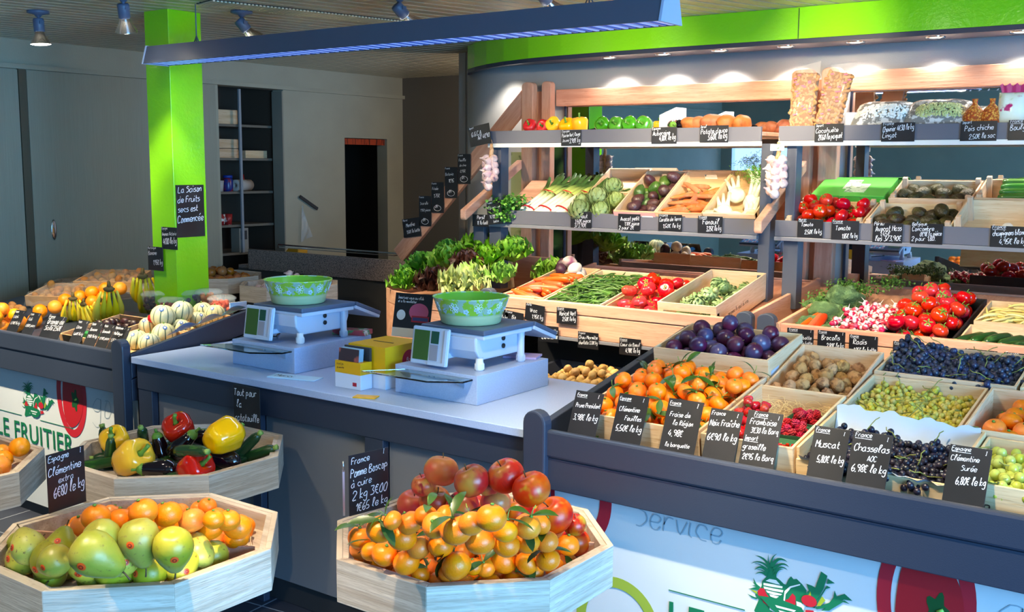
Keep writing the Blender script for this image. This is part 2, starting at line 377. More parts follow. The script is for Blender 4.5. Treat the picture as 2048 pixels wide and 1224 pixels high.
# mirror wall, its left end curving away; grey satin
n = 10; cur = [(-4.05-.57*math.sin(PI/2*i/n), 5.52+.40*(1-math.cos(PI/2*i/n))) for i in range(n+1)]
outer = [(x-.02, y+.1) for x, y in reversed(cur)]
struct(MB().prism([(XE, 5.52)]+cur+[(cur[-1][0], 6.04)]+outer[1:]+[(XE, 5.62)], 0, ZC, 0, sm=True).build('wall_back', M_gwall))
struct(MB().box(-4.72, -4.635, 5.84, 5.93, 0, ZC).box(-4.705, -4.65, 5.83, 5.84, 0, ZC).build('trim_1', mat('ivory_frame', '#a39b92', .5), bev=.004))
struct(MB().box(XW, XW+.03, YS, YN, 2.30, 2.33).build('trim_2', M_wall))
struct(MB().box(XW, XW+.025, 3.675, 3.725, 0, 2.30).build('trim_3', mat('brown_strip', '#57503f', .6)))
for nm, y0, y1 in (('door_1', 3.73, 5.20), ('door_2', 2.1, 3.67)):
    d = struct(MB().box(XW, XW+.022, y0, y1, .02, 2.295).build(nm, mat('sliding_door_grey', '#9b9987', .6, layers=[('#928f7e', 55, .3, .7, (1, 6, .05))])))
    if nm == 'door_1':
        hmb = MB().lathe([(0, -.004), (.016, -.003), (.019, .004), (.016, .006), (0, .006)], 16, 0, T(XW+.024, 3.86, 1.28) @ RY(90) @ SC((3.6, 1, 1)))
        hmb.box(XW+.022, XW+.028, 3.851, 3.869, 1.24, 1.32, 1); adopt(d, hmb.build('door_handle', [M_chrome, M_slate]))
# square lime column near the left display
struct(MB().box(-4.815, -4.62, 3.40, 3.60, 0, ZC).build('column_green', M_green, bev=.0015))
# fascia of the ceiling drop: lime green, curved at its left end, dark soffit behind
fp = [(XE, 5.08), (-2.8, 5.08)]+[(-3.1, 5.095), (-3.4, 5.12), (-3.65, 5.16), (-3.88, 5.23), (-4.08, 5.32), (-4.26, 5.43), (-4.40, 5.54), (-4.5, 5.66)]
inner = [(x+.02, y+.03) for x, y in fp]; inner[-1] = (-4.47, 5.66)
struct(MB().prism(fp+inner[::-1], 2.335, ZC-.001, 0).build('trim_fascia_green', M_green))
sp = [(x, y-.0) for x, y in inner]+[(-4.1, 5.50), (XE, 5.51)]
struct(MB().prism(sp, 2.335, 2.36, 0).prism([(fp[i][0], fp[i][1]+.001) for i in range(len(fp))]+inner[::-1], 2.312, 2.334, 1).build('ceiling_soffit', [mat('soffit_grey', '#4a4c55', .4), M_slate]))
struct(MB().box(-1.993, -1.988, 5.078, 5.082, 2.336, 2.48).build('trim_4', mat('joint_dark_green', '#2f5a10', .6)))
for x in DOWN:
    t = MB().lathe([(.028, .004), (.042, .0), (.046, .004), (.046, .008)], 20).build('downlight', M_chrome, loc=(x, 5.35, 2.327))
    adopt(t, MB().lathe([(0, .003), (.027, .003)], 16).build('lamp_glass', mat('lamp_lit', '#fff6e4', .3, emit=3)))
    tag(t, 'small round chrome downlight set in the dark soffit behind the green fascia', 'ceiling light', 'downlights in the soffit')
# mirrors
def mirror(nm, x0, x1, z0, z1, label):
    o = empty(nm, ((x0+x1)/2, 5.50, (z0+z1)/2), (rad(.55), 0, 0), label=label, cat='mirror')
    hw, hh = (x1-x0)/2, (z1-z0)/2
    MB().box(-hw, hw, 0, .004, -hh, hh).build('mirror_glass', M_mirror, o)
    f = MB().box(-hw-.012, -hw, -.004, .01, -hh, hh).box(hw, hw+.012, -.004, .01, -hh, hh).box(-hw-.012, hw+.012, -.004, .01, hh, hh+.012).box(-hw-.012, hw+.012, -.004, .01, -hh-.012, -hh)
    f.build('mirror_frame', M_slate, o)
mirror('wall_mirror', -3.60, -2.15, .95, 2.08, 'tall mirror behind the leek and artichoke shelves, between the wooden uprights')
mirror('wall_mirror', -1.85, 2.6, .95, 2.10, 'long mirror behind the tomato and avocado shelves at the bright end')
# printed film by the left upright
M_film = mat('fruit_print_film', '#5d7f3a', .3, layers=[('#20381c', 7, .25, .5, (1, 1, 1), 'voro'), ('#c8cf7a', 5, .58, .7)])
o = tag(MB().box(-4.02, -3.88, 5.505, 5.512, .9, 1.80).build('printed_film', mat('pale_fruit_print', '#a7ac79', .35, layers=[('#56702f', 6, .55, .62), ('#39501f', 9, .6, .68)])), 'pale film printed with green leaves on the wall behind the garlic braid', 'wall graphic')
o = tag(MB().box(-3.76, -3.62, 5.503, 5.51, .9, 1.99).build('printed_film', M_film), 'dark green fruit print between the leftmost post and the wooden upright', 'wall graphic')

# ================================================================ ceiling lamps
def par_lamp(loc, aim, label, pendant=True):
    x, y, z = loc; o = empty('spotlight', (x, y, ZC), label=label, cat='ceiling lamp', group=None)
    MB().lathe([(0, 0), (.055, 0), (.055, -.012), (.02, -.02), (.012, -.03)], 20).build('base_plate', M_plb, o)
    nl = max(.02, ZC-z-.03)
    MB().tube([(0, 0, -.015), (0, 0, -nl)], .008, 8).box(-.03, .03, -.012, .012, -nl-.012, -nl+.004).build('arm', M_plb, o)
    d = (Vector(aim)-Vector(loc)).normalized(); q = d.to_track_quat('-Z', 'Y').to_matrix().to_4x4()
    Mx = T(0, 0, -nl-.01) @ q @ SC(.80)
    MB().lathe([(0, .035), (.03, .035), (.034, .025), (.034, -.045), (.028, -.05)], 20, 0, Mx).build('socket', M_plb, o)
    MB().lathe([(.028, -.05), (.034, -.07), (.058, -.115), (.062, -.128)], 24, 0, Mx).build('reflector', mat('bulb_reflector', '#c9cdd6', .12, metal=1), o)
    MB().lathe([(0, -.134), (.04, -.132), (.061, -.127)], 24, 0, Mx).build('bulb_face', mat('bulb_lit', '#fff3dc', .3, emit=10), o)
aims = ['hanging over the left side wall, farthest to the left', 'beside the top of the green column', 'just right of the green column above the strip light',
        'above the middle of the strip light', 'above the right half of the strip light']
for (a, b, p), s in zip(CEIL, aims): par_lamp(a, b, 'chrome reflector spot lamp '+s)
for (a, b, p, q_) in CEIL2: par_lamp(a, b, 'chrome reflector spot lamp '+q_)
# suspended strip light
o = empty('strip_light', (-3.17, 3.3, 2.2), label='long suspended grey strip light with blue louvre above the counter', cat='strip light')
MB().prism([(-.05, .085), (.05, .085), (.075, 0), (.068, 0), (.068, .008), (-.068, .008), (-.068, 0), (-.075, 0)], -1.42, 1.42, 0, RZ(90) @ RX(90)).build('housing', mat('strip_housing', '#4f576a', .45), o)
MB().prism([(-.052, .088), (.052, .088), (.077, -.002), (-.077, -.002)], 1.42, 1.43, 0, RZ(90) @ RX(90)).build('end_cap', mat('pale_blue_cap', '#a4b8da', .45), o)
MB().prism([(-.052, .088), (.052, .088), (.077, -.002), (-.077, -.002)], -1.43, -1.42, 0, RZ(90) @ RX(90)).build('end_cap', mat('pale_blue_cap', ''), o)
lv = MB()
for i in range(94): lv.box(-1.40+i*.03, -1.385+i*.03, -.064, .064, .001, .008, i % 2)
lv.build('louvre', [mat('louvre_blue', '#3f62b8', .3, metal=.6, emit=.12, ecol='#3a6be0'), mat('louvre_pale', '#9fb8ee', .3, metal=.4, emit=.22, ecol='#86acff')], o)
for x in (-1.1, 1.1):
    MB().tube([(x, -.0, .085), (x, 0, .27)], .003, 6).tube([(x-.02, 0, .085), (x, 0, .12), (x+.02, 0, .085)], .003, 6).build('suspension_wire', M_plb, o)
area('strip_light_glow', (-3.17, 3.3, 2.195), (0, 0, 0), 2.6, .1, 5, (.45, .65, 1))
# ceiling grilles
mb = MB().box(-.6, .6, -.09, .09, .0, .006, 1)
for i in range(60): mb.box(-.595+i*.02, -.583+i*.02, -.085, .085, -.006, .0, 0)
g = mb.build('ceiling_vent', [mat('vent_cream', '#cfc6ab', .35), M_black], loc=(-4.12, 3.93, ZC-.003), rot=(0, 0, rad(76)))
tag(g, 'cream slotted ventilation grille in the slatted ceiling', 'ceiling vent')

# ================================================================ counter
o = empty('sales_counter', (-2.87, 3.0, 0), label='long grey-blue sales counter with dark frame carrying the two scales', cat='counter')
def cbox(nm, m, *b, bev=.003, par=o, **k):
    mb = MB()
    for q in b: mb.box(*q)
    r = mb.build(nm, m, bev=bev, **k)
    if par: r.parent = par; r.matrix_parent_inverse = par.matrix_world.inverted() if False else Matrix.Translation(-par.location)
    return r
cbox('worktop', [M_top], (-3.93, -1.875, 2.645, 3.37, .872, .90))
cbox('apron_rail', M_slate, (-3.92, -1.88, 2.665, 2.69, .76, .87))
cbox('side_panel', M_slate, (-3.92, -3.885, 2.67, 3.34, 0, .87), (-1.915, -1.88, 2.69, 3.34, 0, .87))
for x0, x1 in ((-3.92, -3.826), (-3.195, -3.145), (-2.587, -2.498), (-1.97, -1.88)): cbox('frame_post', M_slate, (x0, x1, 2.668, 2.70, 0, .76))
for x0, x1 in ((-3.826, -3.195), (-3.145, -2.587), (-2.498, -1.97)): cbox('front_panel', M_panelgrey, (x0, x1, 2.70, 2.715, .1, .76))
cbox('plinth', M_dark, (-3.9, -1.9, 2.72, 3.3, 0, .1))
cbox('back_panel', M_panelgrey, (-3.885, -1.915, 3.30, 3.32, .1, .872))
def riser(x0, x1, label):
    r = cbox('counter_riser', M_top, (x0, x1, 2.812, 3.245, .9005, 1.003), par=None, bev=.0015); tag(r, label, 'riser')
    r['x'] = 0; del r['x']
    return r
riser(-3.47, -3.098, 'grey laminate block under the left scale')
riser(-2.568, -2.192, 'grey laminate block under the right scale')
for x0, who in ((-3.47, 'left'), (-2.568, 'right')):
    g = empty('glass_shelf', (x0+.19, 2.79, .985), label='small clear glass shelf on the front of the %s scale block' % who, cat='shelf')
    MB().prism([(-.24, -.10), (.06, -.10), (.168, -.03), (.168, .022), (-.14, .022)], 0, .006).build('glass_pane', M_glass, g, bev=.001)
    MB().prism([(0, 0), (.05, 0), (0, -.03)], 0, .004, 0, T(.13, .021, -.001) @ RZ(-90) @ RX(90)).prism([(0, 0), (.05, 0), (0, -.03)], 0, .004, 0, T(-.12, .021, -.001) @ RZ(-90) @ RX(90)).build('bracket', M_metal, g)

# scales -------------------------------------------------------------
def scale(x, label):
    o = empty('shop_scale', (x, 3.03, 1.003), label=label, cat='scale')
    # body: wedge casing under the platter
    MB().prism([(-.13, .035), (.12, .035), (.14, .085), (.14, .118), (-.16, .118), (-.155, .07)], -.105, .09, 0, RZ(90) @ RX(90) @ T(0, 0, 0)).build('body', M_plg, o, bev=.006)
    MB().box(-.165, .125, -.155, .145, .128, .147).build('platter', M_plb, o, bev=.005)
    MB().box(-.16, .12, -.15, .14, .112, .128).build('platter_frame', M_plg, o, bev=.003)
    # keyboard for the seller, sloping down behind
    kb = MB().box(-.175, .13, 0, .155, -.016, 0, 0).box(-.175, .13, 0, .155, -.03, -.016, 1).build('keyboard', [M_plb, M_plg], o, (0, .15, .146), (rad(-21), 0, 0), bev=.003)
    mk = MB()
    for i in range(9):
        for j in range(5): mk.box(-.16+i*.02, -.144+i*.02, .015+j*.026, .035+j*.026, .0003, .002, (i+j) % 3)
    mk.box(.04, .12, .03, .12, .0003, .002, 3)
    k = mk.build('key_field', [mat('key_pink', '#d5a9c4', .5), mat('key_blue', '#6fb7e6', .5), mat('key_white', '#dfe6f2', .5), mat('lcd_grey', '#5b6d63', .2)]); adopt(kb, k)
    # customer display
    d = MB().box(-.178, -.008, -.012, .0, .0, .135).build('customer_display', M_plg, o, (0, -.190, .008), (rad(-9), 0, 0), bev=.006)
    MB().box(-.15, -.04, -.185, -.10, .03, .05).build('display_arm', M_plg, o, bev=.004)
    adopt(d, MB().box(-.165, -.095, -.0145, -.012, .016, .122).build('screen', mat('lcd_green', '#3c5a20', .12)))
    adopt(d, MB().box(-.086, -.052, -.0145, -.012, .078, .122).build('small_screen', mat('lcd_dark_green', '#1f4a34', .12)))
    adopt(d, MB().box(-.088, -.052, -.0145, -.012, .018, .074).build('label_plate', mat('plate_mauve', '#8e8f9c', .4)))
    adopt(d, MB().box(-.09, -.012, -.018, -.012, .002, .013).box(-.024, -.012, -.018, -.012, .013, .128).build('frame_bar', M_plg))
    MB().tube([(-.10, -.15, .03), (-.12, -.14, .012), (-.09, -.1, .008), (-.13, -.06, .006), (-.16, -.02, .004)], .003, 6).build('cable', M_dark, o)
    for (lx, ly) in ((-.14, -.11), (.085, -.13), (-.14, .115), (.098, .1)):
        tall = lx > 0 and ly > 0
        mb = MB().lathe([(0, 0), (.013, 0), (.016, .004), (.016, .026), (.0135, .03), (.0135, .045 if not tall else .118)], 18)
        for q in range(18):
            a = 2*PI*q/18; mb.box(-.001, .001, .0145, .0172, .005, .025, 0, RZ(math.degrees(a)))
        mb.build('leg', M_plw if not tall else M_plg, o, (lx, ly, 0))
    for y in (.0, -.0):
        pass
    for zz in (.072, .1):
        MB().lathe([(0, 0), (.009, 0), (.009, .004), (0, .005)], 14, 0, T(.0915, .0, zz) @ RY(90)).build('lock_knob', M_black, o)
    return o
scale(-3.245, 'left shop scale with green bowl, its display facing the customers')
scale(-2.335, 'right shop scale beside the yellow box, its display facing the customers')
# flowered tubs
def tub(x, y, z, label):
    o = empty('tin_tub', (x, y, z), label=label, cat='bowl')
    r0, r1, h = .105, .138, .092
    n = 48
    MB().lathe([(0, .002), (r0-.002, .002), (r1-.0025, h)], n, 0).build('inside', mat('tub_inside_green', '#7cc23c', .3), o)
    MB().lathe([(0, 0), (r0, 0), (r0+.003, .004), (r0+.008, .026), (r0+.0105, .03), (r0+.0105, .034), (r0+.013, .038), (r1, h), (r1+.003, h+.002), (r1+.002, h+.005), (r1-.002, h+.004), (r1-.003, h)], n, 0).build('wall', mat('tub_green_tin', '#9fcf3e', .3, layers=[('#a4c8b4', 45, .50, .54)], metal=.15), o)
    MB().lathe([(r0+.0005, -.0), (r0+.0045, .004), (r0+.0085, .024), (r0+.011, .029), (r0+.011, .035), (r0+.0138, .038)], n, 0).build('ribbed_foot', mat('tub_pale', '#b9cfa4', .35, metal=.2), o)
    mb = MB()
    def onc(th, t, e=.0008):
        rr = r0+.013+(r1-r0-.013)*t+e; return Vector((rr*math.cos(th), rr*math.sin(th), .038+(h-.038)*t))
    def loop(pts, wd=.0013):
        P = [onc(a, b) for a, b in pts]; mb.tube(P, wd, 4, 0)
    nfl = 9
    for k in range(nfl):
        th = 2*PI*k/nfl
        for p in range(7):
            a = 2*PI*p/7; ca, sa = math.cos(a), math.sin(a); pts = []
            for q in range(9):
                u = q/8*PI*2; l = .5-.5*math.cos(u); w_ = .28*math.sin(u)*(.6+.4*l)
                du, dv = (l*ca-w_*sa), (l*sa+w_*ca); pts.append((th+du*.135, .5+dv*.36))
            loop(pts)
        for p in range(5):
            a = 2*PI*p/5; mb.lathe([(0, .0006), (.0045, 0)], 8, 1, T(*onc(th+PI/nfl+.05*math.cos(a), .28+.12*math.sin(a))) @ RZ(math.degrees(th+PI/nfl)) @ RY(80))
    mb.build('flower_print', [mat('print_white', '#c6dbe6', .5), mat('print_blue', '#9cc0dc', .5)], o)
tub(-3.285, 3.01, 1.1515, 'green flower-printed tin bowl on the left scale')
tub(-2.375, 3.01, 1.1515, 'green flower-printed tin bowl on the right scale')
# yellow ballot box, leaflets
o = empty('ballot_box', (-2.71, 2.90, .9005), label='yellow ballot box with a slot, standing left of the right scale', cat='box')
MB().box(-.09, .095, -.09, .12, .0, .155, 1).box(-.0902, .0952, -.0902, .1202, .055, .156, 0).build('box', [mat('yellow_card', '#d8a408', .4), mat('white_card', '#c6d2e6', .5)], o)
MB().box(-.05, .05, -.0, .008, .1562, .157).build('slot', M_black, o)
MB().lathe([(0, .001), (.038, .0)], 24, 0, T(.0955, .04, .095) @ RY(90)).build('round_sticker', mat('sticker_red', '#a3122c', .4), o)
st, _ = strokes('Bravo', -.02, .088, .016); mb = MB()
mb2 = MB(); ribbon(mb2, st, .0016); mb2.build('lettering', M_chalk, o, (.097, .045, 0), (0, 0, rad(90)))
o = empty('leaflet_holder', (-2.752, 2.775, .9005), label='yellow and white cardboard leaflet holder in front of the ballot box', cat='leaflet holder')
MB().box(-.055, .075, -.03, .03, 0, .055, 1).box(-.055, .075, -.03, .03, .055, .10, 0).box(-.055, .075, .02, .03, .10, .15, 2).build('holder', [mat('yellow_card', ''), mat('white_card', ''), M_dark], o, bev=.001)
mb = MB()
for i, tl in enumerate(('Grand jeu', 'du marche')): 
    st, _ = strokes(tl, -.045, .085-.014*i, .007); ribbon(mb, st, .0009, -.0308)
mb.build('lettering', M_dark, o)
MB().box(.035, .055, -.0306, -.03, .012, .026).build('logo_patch', mat('sticker_red', ''), o)
for i in range(5):
    l = MB().box(-.05, .05, 0, .002, 0, .062).build('leaflet', [mat('leaflet_photo', '#3a2a30', .3, layers=[('#b05a50', 12, .52, .6)]) if i == 0 else mat('leaflet_pale', '#9fc4dc', .4)], loc=(-2.747, 2.752+.006*i, .985), rot=(rad(-6), 0, 0))
    tag(l, 'dark photo leaflet at the front of the holder' if i == 0 else 'pale blue leaflet packed behind the dark front leaflet', 'leaflet', 'leaflets in the holder')
# counter card with pink print standing on the box
o = empty('counter_display_card', (-2.70, 3.04, 1.057), (0, 0, rad(8)), label='black promotional display card leaning behind the yellow box', cat='display card')
MB().box(-.085, .085, 0, .004, 0, .17, 0).box(-.085, .085, -.0008, 0, 0, .035, 1).build('card', [mat('promo_black', '#141416', .25), M_chalk], o, rot=(rad(-12), 0, 0))
mb = MB()
st, _ = strokes('Inscrivez vous au club', -.07, .148, .010, 0, 0, .1); ribbon(mb, st, .0013, -.001)
st, _ = strokes('et a la newsletter', -.07, .134, .009, 0, 0, .1); ribbon(mb, st, .0013, -.001)
mb.lathe([(0, .0), (.02, 0)], 24, 1, T(-.05, -.0012, .085) @ RX(90)); mb.lathe([(0, .0), (.034, 0)], 24, 2, T(.03, -.0012, .1) @ RX(90) @ SC((1.3, 1, 1)))
mb.lathe([(0, .0), (.012, 0)], 24, 3, T(.045, -.0016, .03) @ RX(90))
mb.box(0, .08, -.0018, -.0014, .06, .085, 3).box(.005, .075, -.0022, -.0018, .066, .079, 4)
mb.build('print', [M_chalk, mat('patch_white', '#dfe8f2', .5), mat('promo_pink', '#c05a86', .4), mat('sticker_red', ''), mat('promo_navy', '#2a3a78', .4)], o, rot=(rad(-12), 0, 0))
# leaflets & pads lying on the counter and risers
def flat(nm, m, px, py, z, sx, sy, rz, label, cat='leaflet', h=.004, txt=None):
    p = at(px, py, 'z', z); o = MB().box(-sx/2, sx/2, -sy/2, sy/2, 0, h).build(nm, m, loc=(p.x, p.y, z+.0006), rot=(0, 0, rad(rz)), bev=.0008)
    if txt:
        mb = MB(); st, _ = strokes(txt, -sx*.4, -sy*.2, sy*.45, 0, 0, .1); ribbon(mb, st, .003)
        adopt(o, mb.build('lettering', M_dark, rot=(rad(-90), 0, 0), loc=(0, 0, h+.0006)))
    return tag(o, label, cat)
flat('coin_mat', mat('pale_blue_print', '#b9dcf2', .3), 590, 756, .9, .21, .07, 14, 'pale blue printed strip lying at the counter front edge', 'coin mat', txt='Merci')
flat('flyer', mat('yellow_card', ''), 732, 795, .9, .085, .045, 22, 'small yellow flyer with red patch at the counter edge', 'flyer')
flat('flyer_stack', mat('mauve_paper', '#b9a6d6', .5), 1045, 714, 1.003, .13, .09, 20, 'mauve paper slips on the block behind the right scale', 'paper', .008)
flat('flyer_stack', mat('red_green_print', '#b84a58', .4, layers=[('#5aa06a', 25, .5, .55), ('#dfe6e6', 18, .55, .6)]), 705, 668, 1.003, .15, .08, 20, 'red and green leaflets on the block behind the left scale', 'paper', .02)

# ================================================================ customer-side gondolas
def gondola(x0, x1, yb, name, label, post_x, ydeck=3.7, side=None):
    o = empty(name, ((x0+x1)/2, 2.66, 0), label=label, cat='display stand')
    k = dict(par=o)
    cbox('front_rail', M_slate, (x0, x1, 2.640, 2.668, .826, .912), bev=.008, **k)
    cbox('front_board', M_slate, (x0, x1, 2.646, 2.672, .724, .825), bev=.003, **k)
    for px in post_x:
        n = 10; w2 = .041; pl = [(-w2, 0), (w2, 0)]+[(w2*math.cos(PI*i/n)*1.0, .93+.04*math.sin(PI*i/n)) for i in range(n+1)]
        mb = MB().prism(pl, -.022, .022, 0, T(px, 2.645, 0) @ RX(90)); q = mb.build('corner_post', M_slate, bev=.006); q.parent = o; q.matrix_parent_inverse = Matrix.Translation(-o.location)
    b = cbox('banner_panel', M_banner, (x0, x1, 2.70, 2.712, .06, .724), bev=0, **k)
    cbox('plinth', M_dark, (x0+.02, x1, 2.72, ydeck-.05, 0, .06), **k)
    for xs in (side or []):
        mb = MB().prism([(2.66, .905), (ydeck, .905+(ydeck-2.66)*.19), (ydeck, .80+(ydeck-2.66)*.19), (2.66, .80)], -.014, .014, 0, T(xs, 0, 0) @ RZ(90) @ RX(90))
        mb.prism([(2.66, .795), (ydeck, .795+(ydeck-2.66)*.19), (ydeck, .70), (2.66, .70)], -.012, .012, 0, T(xs, 0, 0) @ RZ(90) @ RX(90))
        mb.prism([(2.70, .70), (ydeck, .70), (ydeck, .0), (2.70, .0)], -.010, .010, 0, T(xs, 0, 0) @ RZ(90) @ RX(90))
        q = mb.build('side_board', M_slate, bev=.003); q.parent = o; q.matrix_parent_inverse = Matrix.Translation(-o.location)
    mb = MB().prism([(2.68, .80), (ydeck, .80+(ydeck-2.68)*.175), (ydeck, .78+(ydeck-2.68)*.175), (2.68, .78)], -(x1-x0)/2, (x1-x0)/2-.02, 0, T((x0+x1)/2, 0, 0) @ RZ(90) @ RX(90))
    mb.box(x0+.02, x1-.02, ydeck-.02, ydeck, .06, .78+(ydeck-2.68)*.175)
    q = mb.build('deck', M_slate); q.parent = o; q.matrix_parent_inverse = Matrix.Translation(-o.location)
    return o, b
gR, bR = gondola(-1.865, .55, .03, 'display_bench', 'slate-blue display bench with white banner, loaded with crates of clementines and grapes', (-1.825,), 3.72, (-1.845,))
gL, bL = gondola(-6.1, -3.96, .03, 'display_bench', 'slate-blue display bench with melons and bananas left of the counter', (-4.0,), 3.38, (-3.965,))

# logo, drawn from measured outline points on the banner plane -------
def onb(pts, ox, oz, y=2.7): return [(at(x, yy, 'y', y).x+ox, at(x, yy, 'y', y).z+oz) for x, yy in pts]
def c6(pts): return [(1440+x/6.4, 1080+y/6.4) for x, y in pts]
M_lg = mat('print_green', '#0b6b49', .5); M_lr = mat('print_red', '#b01c2e', .5); M_lo = mat('print_olive', '#8fa22a', .5); M_lw = mat('print_pale', '#cfd9df', .5); M_ls = mat('print_grey', '#8ea3b4', .5)
def poly(mb, pts, y, mi):
    """flat outline -> triangulated"""
    mb.add([(x, y, z) for x, z in pts], [tuple(t) for t in tessellate_polygon([[Vector((x, z, 0)) for x, z in pts]])], mi)
LOGO = [
 (0, [(600, 470), (590, 400), (625, 330), (680, 320), (725, 390), (725, 475), (770, 510), (820, 560), (850, 570), (880, 500), (915, 465), (945, 500), (985, 495), (1060, 570), (1110, 640), (1100, 700), (1050, 860), (960, 930), (700, 940), (470, 940), (440, 900), (470, 830), (500, 760), (450, 700), (490, 650), (535, 590), (545, 520)]),
 (0, [(430, 480), (470, 560), (520, 600), (500, 640), (360, 625), (470, 600), (400, 575), (460, 580), (415, 530), (440, 545)]),
 (2, [(390, 630), (470, 650), (480, 690), (430, 660)]), (0, [(350, 685), (450, 730), (500, 740), (470, 755), (410, 735)]),
 (1, [(520, 610), (570, 620), (600, 690), (660, 770), (620, 840), (560, 800), (540, 750), (490, 700), (485, 650)]),
 (1, [(930, 680), (970, 720), (970, 840), (885, 885), (830, 840), (835, 770), (880, 750)]),
 (3, [(585, 520), (640, 495), (720, 510), (775, 570), (720, 560), (650, 540)]), (3, [(560, 545), (690, 565), (805, 590), (800, 615), (680, 600), (560, 575)]), (3, [(560, 590), (700, 620), (815, 640), (805, 670), (690, 650), (570, 620)]),
 (3, [(590, 640), (700, 665), (800, 690), (780, 705), (690, 700), (610, 670)]), (3, [(635, 690), (700, 705), (760, 720), (720, 745), (650, 720)]),
 (3, [(640, 830), (700, 805), (760, 840), (770, 900), (700, 920), (640, 890)]), (3, [(980, 780), (1040, 800), (1090, 850), (1060, 920), (990, 900)]),
 (3, [(830, 650), (900, 590), (1030, 560), (1030, 575), (910, 610), (845, 690), (820, 900), (800, 900)]),
 (0, [(1100, 850), (1225, 600), (1300, 400), (1380, 455), (1330, 620), (1190, 860)]), (0, [(1385, 490), (1475, 550), (1370, 560)]), (0, [(1190, 860), (1370, 580), (1420, 605), (1360, 625), (1270, 770), (1215, 870)]),
 (0, [(1110, 555), (1180, 580), (1225, 605), (1130, 790), (1100, 830), (1090, 700), (1140, 640)]), (2, [(1160, 650), (1170, 700), (1120, 800), (1110, 760)]),
 (0, [(1225, 860), (1400, 800), (1455, 740), (1470, 640), (1500, 720), (1600, 685), (1700, 775), (1590, 760), (1400, 860), (1240, 885)]), (0, [(1300, 900), (1500, 790), (1600, 770), (1665, 815), (1580, 790), (1400, 900)]),
 (2, [(1310, 715), (1355, 770), (1290, 840), (1240, 840)]), (1, [(1100, 890), (1200, 900), (1230, 960), (1090, 960)]),
]
def blade(bx, by, mx_, my_, tx, ty, w_):
    L1, R1 = [], []
    for i in range(7):
        t = i/6; x = bx*(1-t)**2+2*mx_*t*(1-t)+tx*t*t; y = by*(1-t)**2+2*my_*t*(1-t)+ty*t*t
        dx, dy = 2*(1-t)*(mx_-bx)+2*t*(tx-mx_), 2*(1-t)*(my_-by)+2*t*(ty-my_); l = math.hypot(dx, dy); k = w_*(1-t)**.7+.5
        L1.append((x-dy/l*k, y+dx/l*k)); R1.append((x+dy/l*k, y-dx/l*k))
    return L1+R1[::-1]
LOGO += [(0, blade(*b)) for b in [(640, 330, 560, 200, 460, 198, 16), (630, 350, 520, 230, 400, 300, 14), (625, 380, 520, 290, 445, 300, 8), (620, 400, 530, 300, 445, 380, 22), (610, 430, 550, 370, 475, 375, 8), (600, 450, 540, 380, 455, 435, 14), (635, 320, 615, 250, 625, 180, 8), (655, 320, 660, 210, 735, 172, 14), (670, 340, 740, 180, 870, 275, 26), (690, 370, 800, 250, 890, 340, 20), (700, 400, 800, 300, 872, 382, 14), (715, 440, 750, 350, 820, 375, 12)]]
LOWER = [  # basket below, seen complete on the left banner
 (0, [(-.215, -.21), (-.10, -.20), (.03, -.215), (.05, -.24), (.02, -.27), (-.02, -.285), (-.08, -.285), (-.14, -.26)]),
 (3, [(-.12, -.235), (.0, -.235), (-.01, -.245), (-.11, -.245)]), (3, [(-.10, -.255), (-.02, -.255), (-.03, -.263), (-.09, -.263)])]
def logo(bn, ox, oz, right=True):
    mb = MB(); yy = 2.6985
    for i, (mi, pts) in enumerate(LOGO):
        poly(mb, onb(c6(pts), ox, oz), yy-.00006*i, mi)
    cx, cz = at(1575, 1150, 'y', 2.7).x+ox+.03, .66+oz
    for i, (mi, pts) in enumerate(LOWER): poly(mb, [(cx+x*.5, cz+z*.6+.0) for x, z in pts], yy-.003-.0001*i, mi)
    mb.lathe([(0, 0), (.018, 0)], 20, 1, T(cx+.035, 2.6953, cz-.105) @ RX(90) @ SC((1.2, .9, 1)))
    # thin rules left and right of the emblem
    mb.box(-1.385+ox, -1.145+ox, 2.6980, 2.6986, .478+oz, .481+oz); mb.box(-.98+ox, -.70+ox, 2.6980, 2.6986, .478+oz, .481+oz)
    l = mb.build('emblem', [M_lg, M_lr, M_lo, M_lw]); l.parent = bn.parent; l.matrix_parent_inverse = Matrix.Translation(-bn.parent.location)
    cu = bpy.data.curves.new('sign_lettering', 'FONT'); cu.body = 'LE FRUITIER'; cu.size = .132; cu.extrude = .0006; cu.offset = .0008; cu.space_character = 1.06; cu.materials.append(M_lg)
    t0 = bpy.data.objects.new('tmp_font', cu); C.objects.link(t0); bpy.context.view_layer.update(); me = bpy.data.meshes.new_from_object(t0.evaluated_get(bpy.context.evaluated_depsgraph_get())); bpy.data.objects.remove(t0)
    t = bpy.data.objects.new('sign_lettering', me); C.objects.link(t); t.parent = bn.parent
    t.matrix_world = T(-1.39+ox, 2.697, .355+oz) @ RX(90) @ SC((.80, 1, 1)); t.matrix_parent_inverse = Matrix.Translation(-bn.parent.location)
    t.location = (-1.39+ox, 2.697, .355+oz); t.rotation_euler = (rad(90), 0, 0); t.scale = (.93, 1, 1)
def ring(cx, cz, rx, rz, wd, mi_mat, bn, nm='print_ring', a0=0, a1=360, y=2.6983):
    mb = MB(); n = 48; v = []
    for i in range(n+1):
        a = rad(a0+(a1-a0)*i/n)
        for q in (1, 0): v.append((cx+(rx-wd*q)*math.cos(a), y, cz+(rz-wd*q)*math.sin(a)))
    mb.add(v, [(2*i, 2*i+1, 2*i+3, 2*i+2) for i in range(n)], 0)
    zt = .7235
    mb.v = [(x, yy, min(z, zt)) for x, yy, z in mb.v]
    o = mb.build(nm, mi_mat); o.parent = bn.parent; o.matrix_parent_inverse = Matrix.Translation(-bn.parent.location)
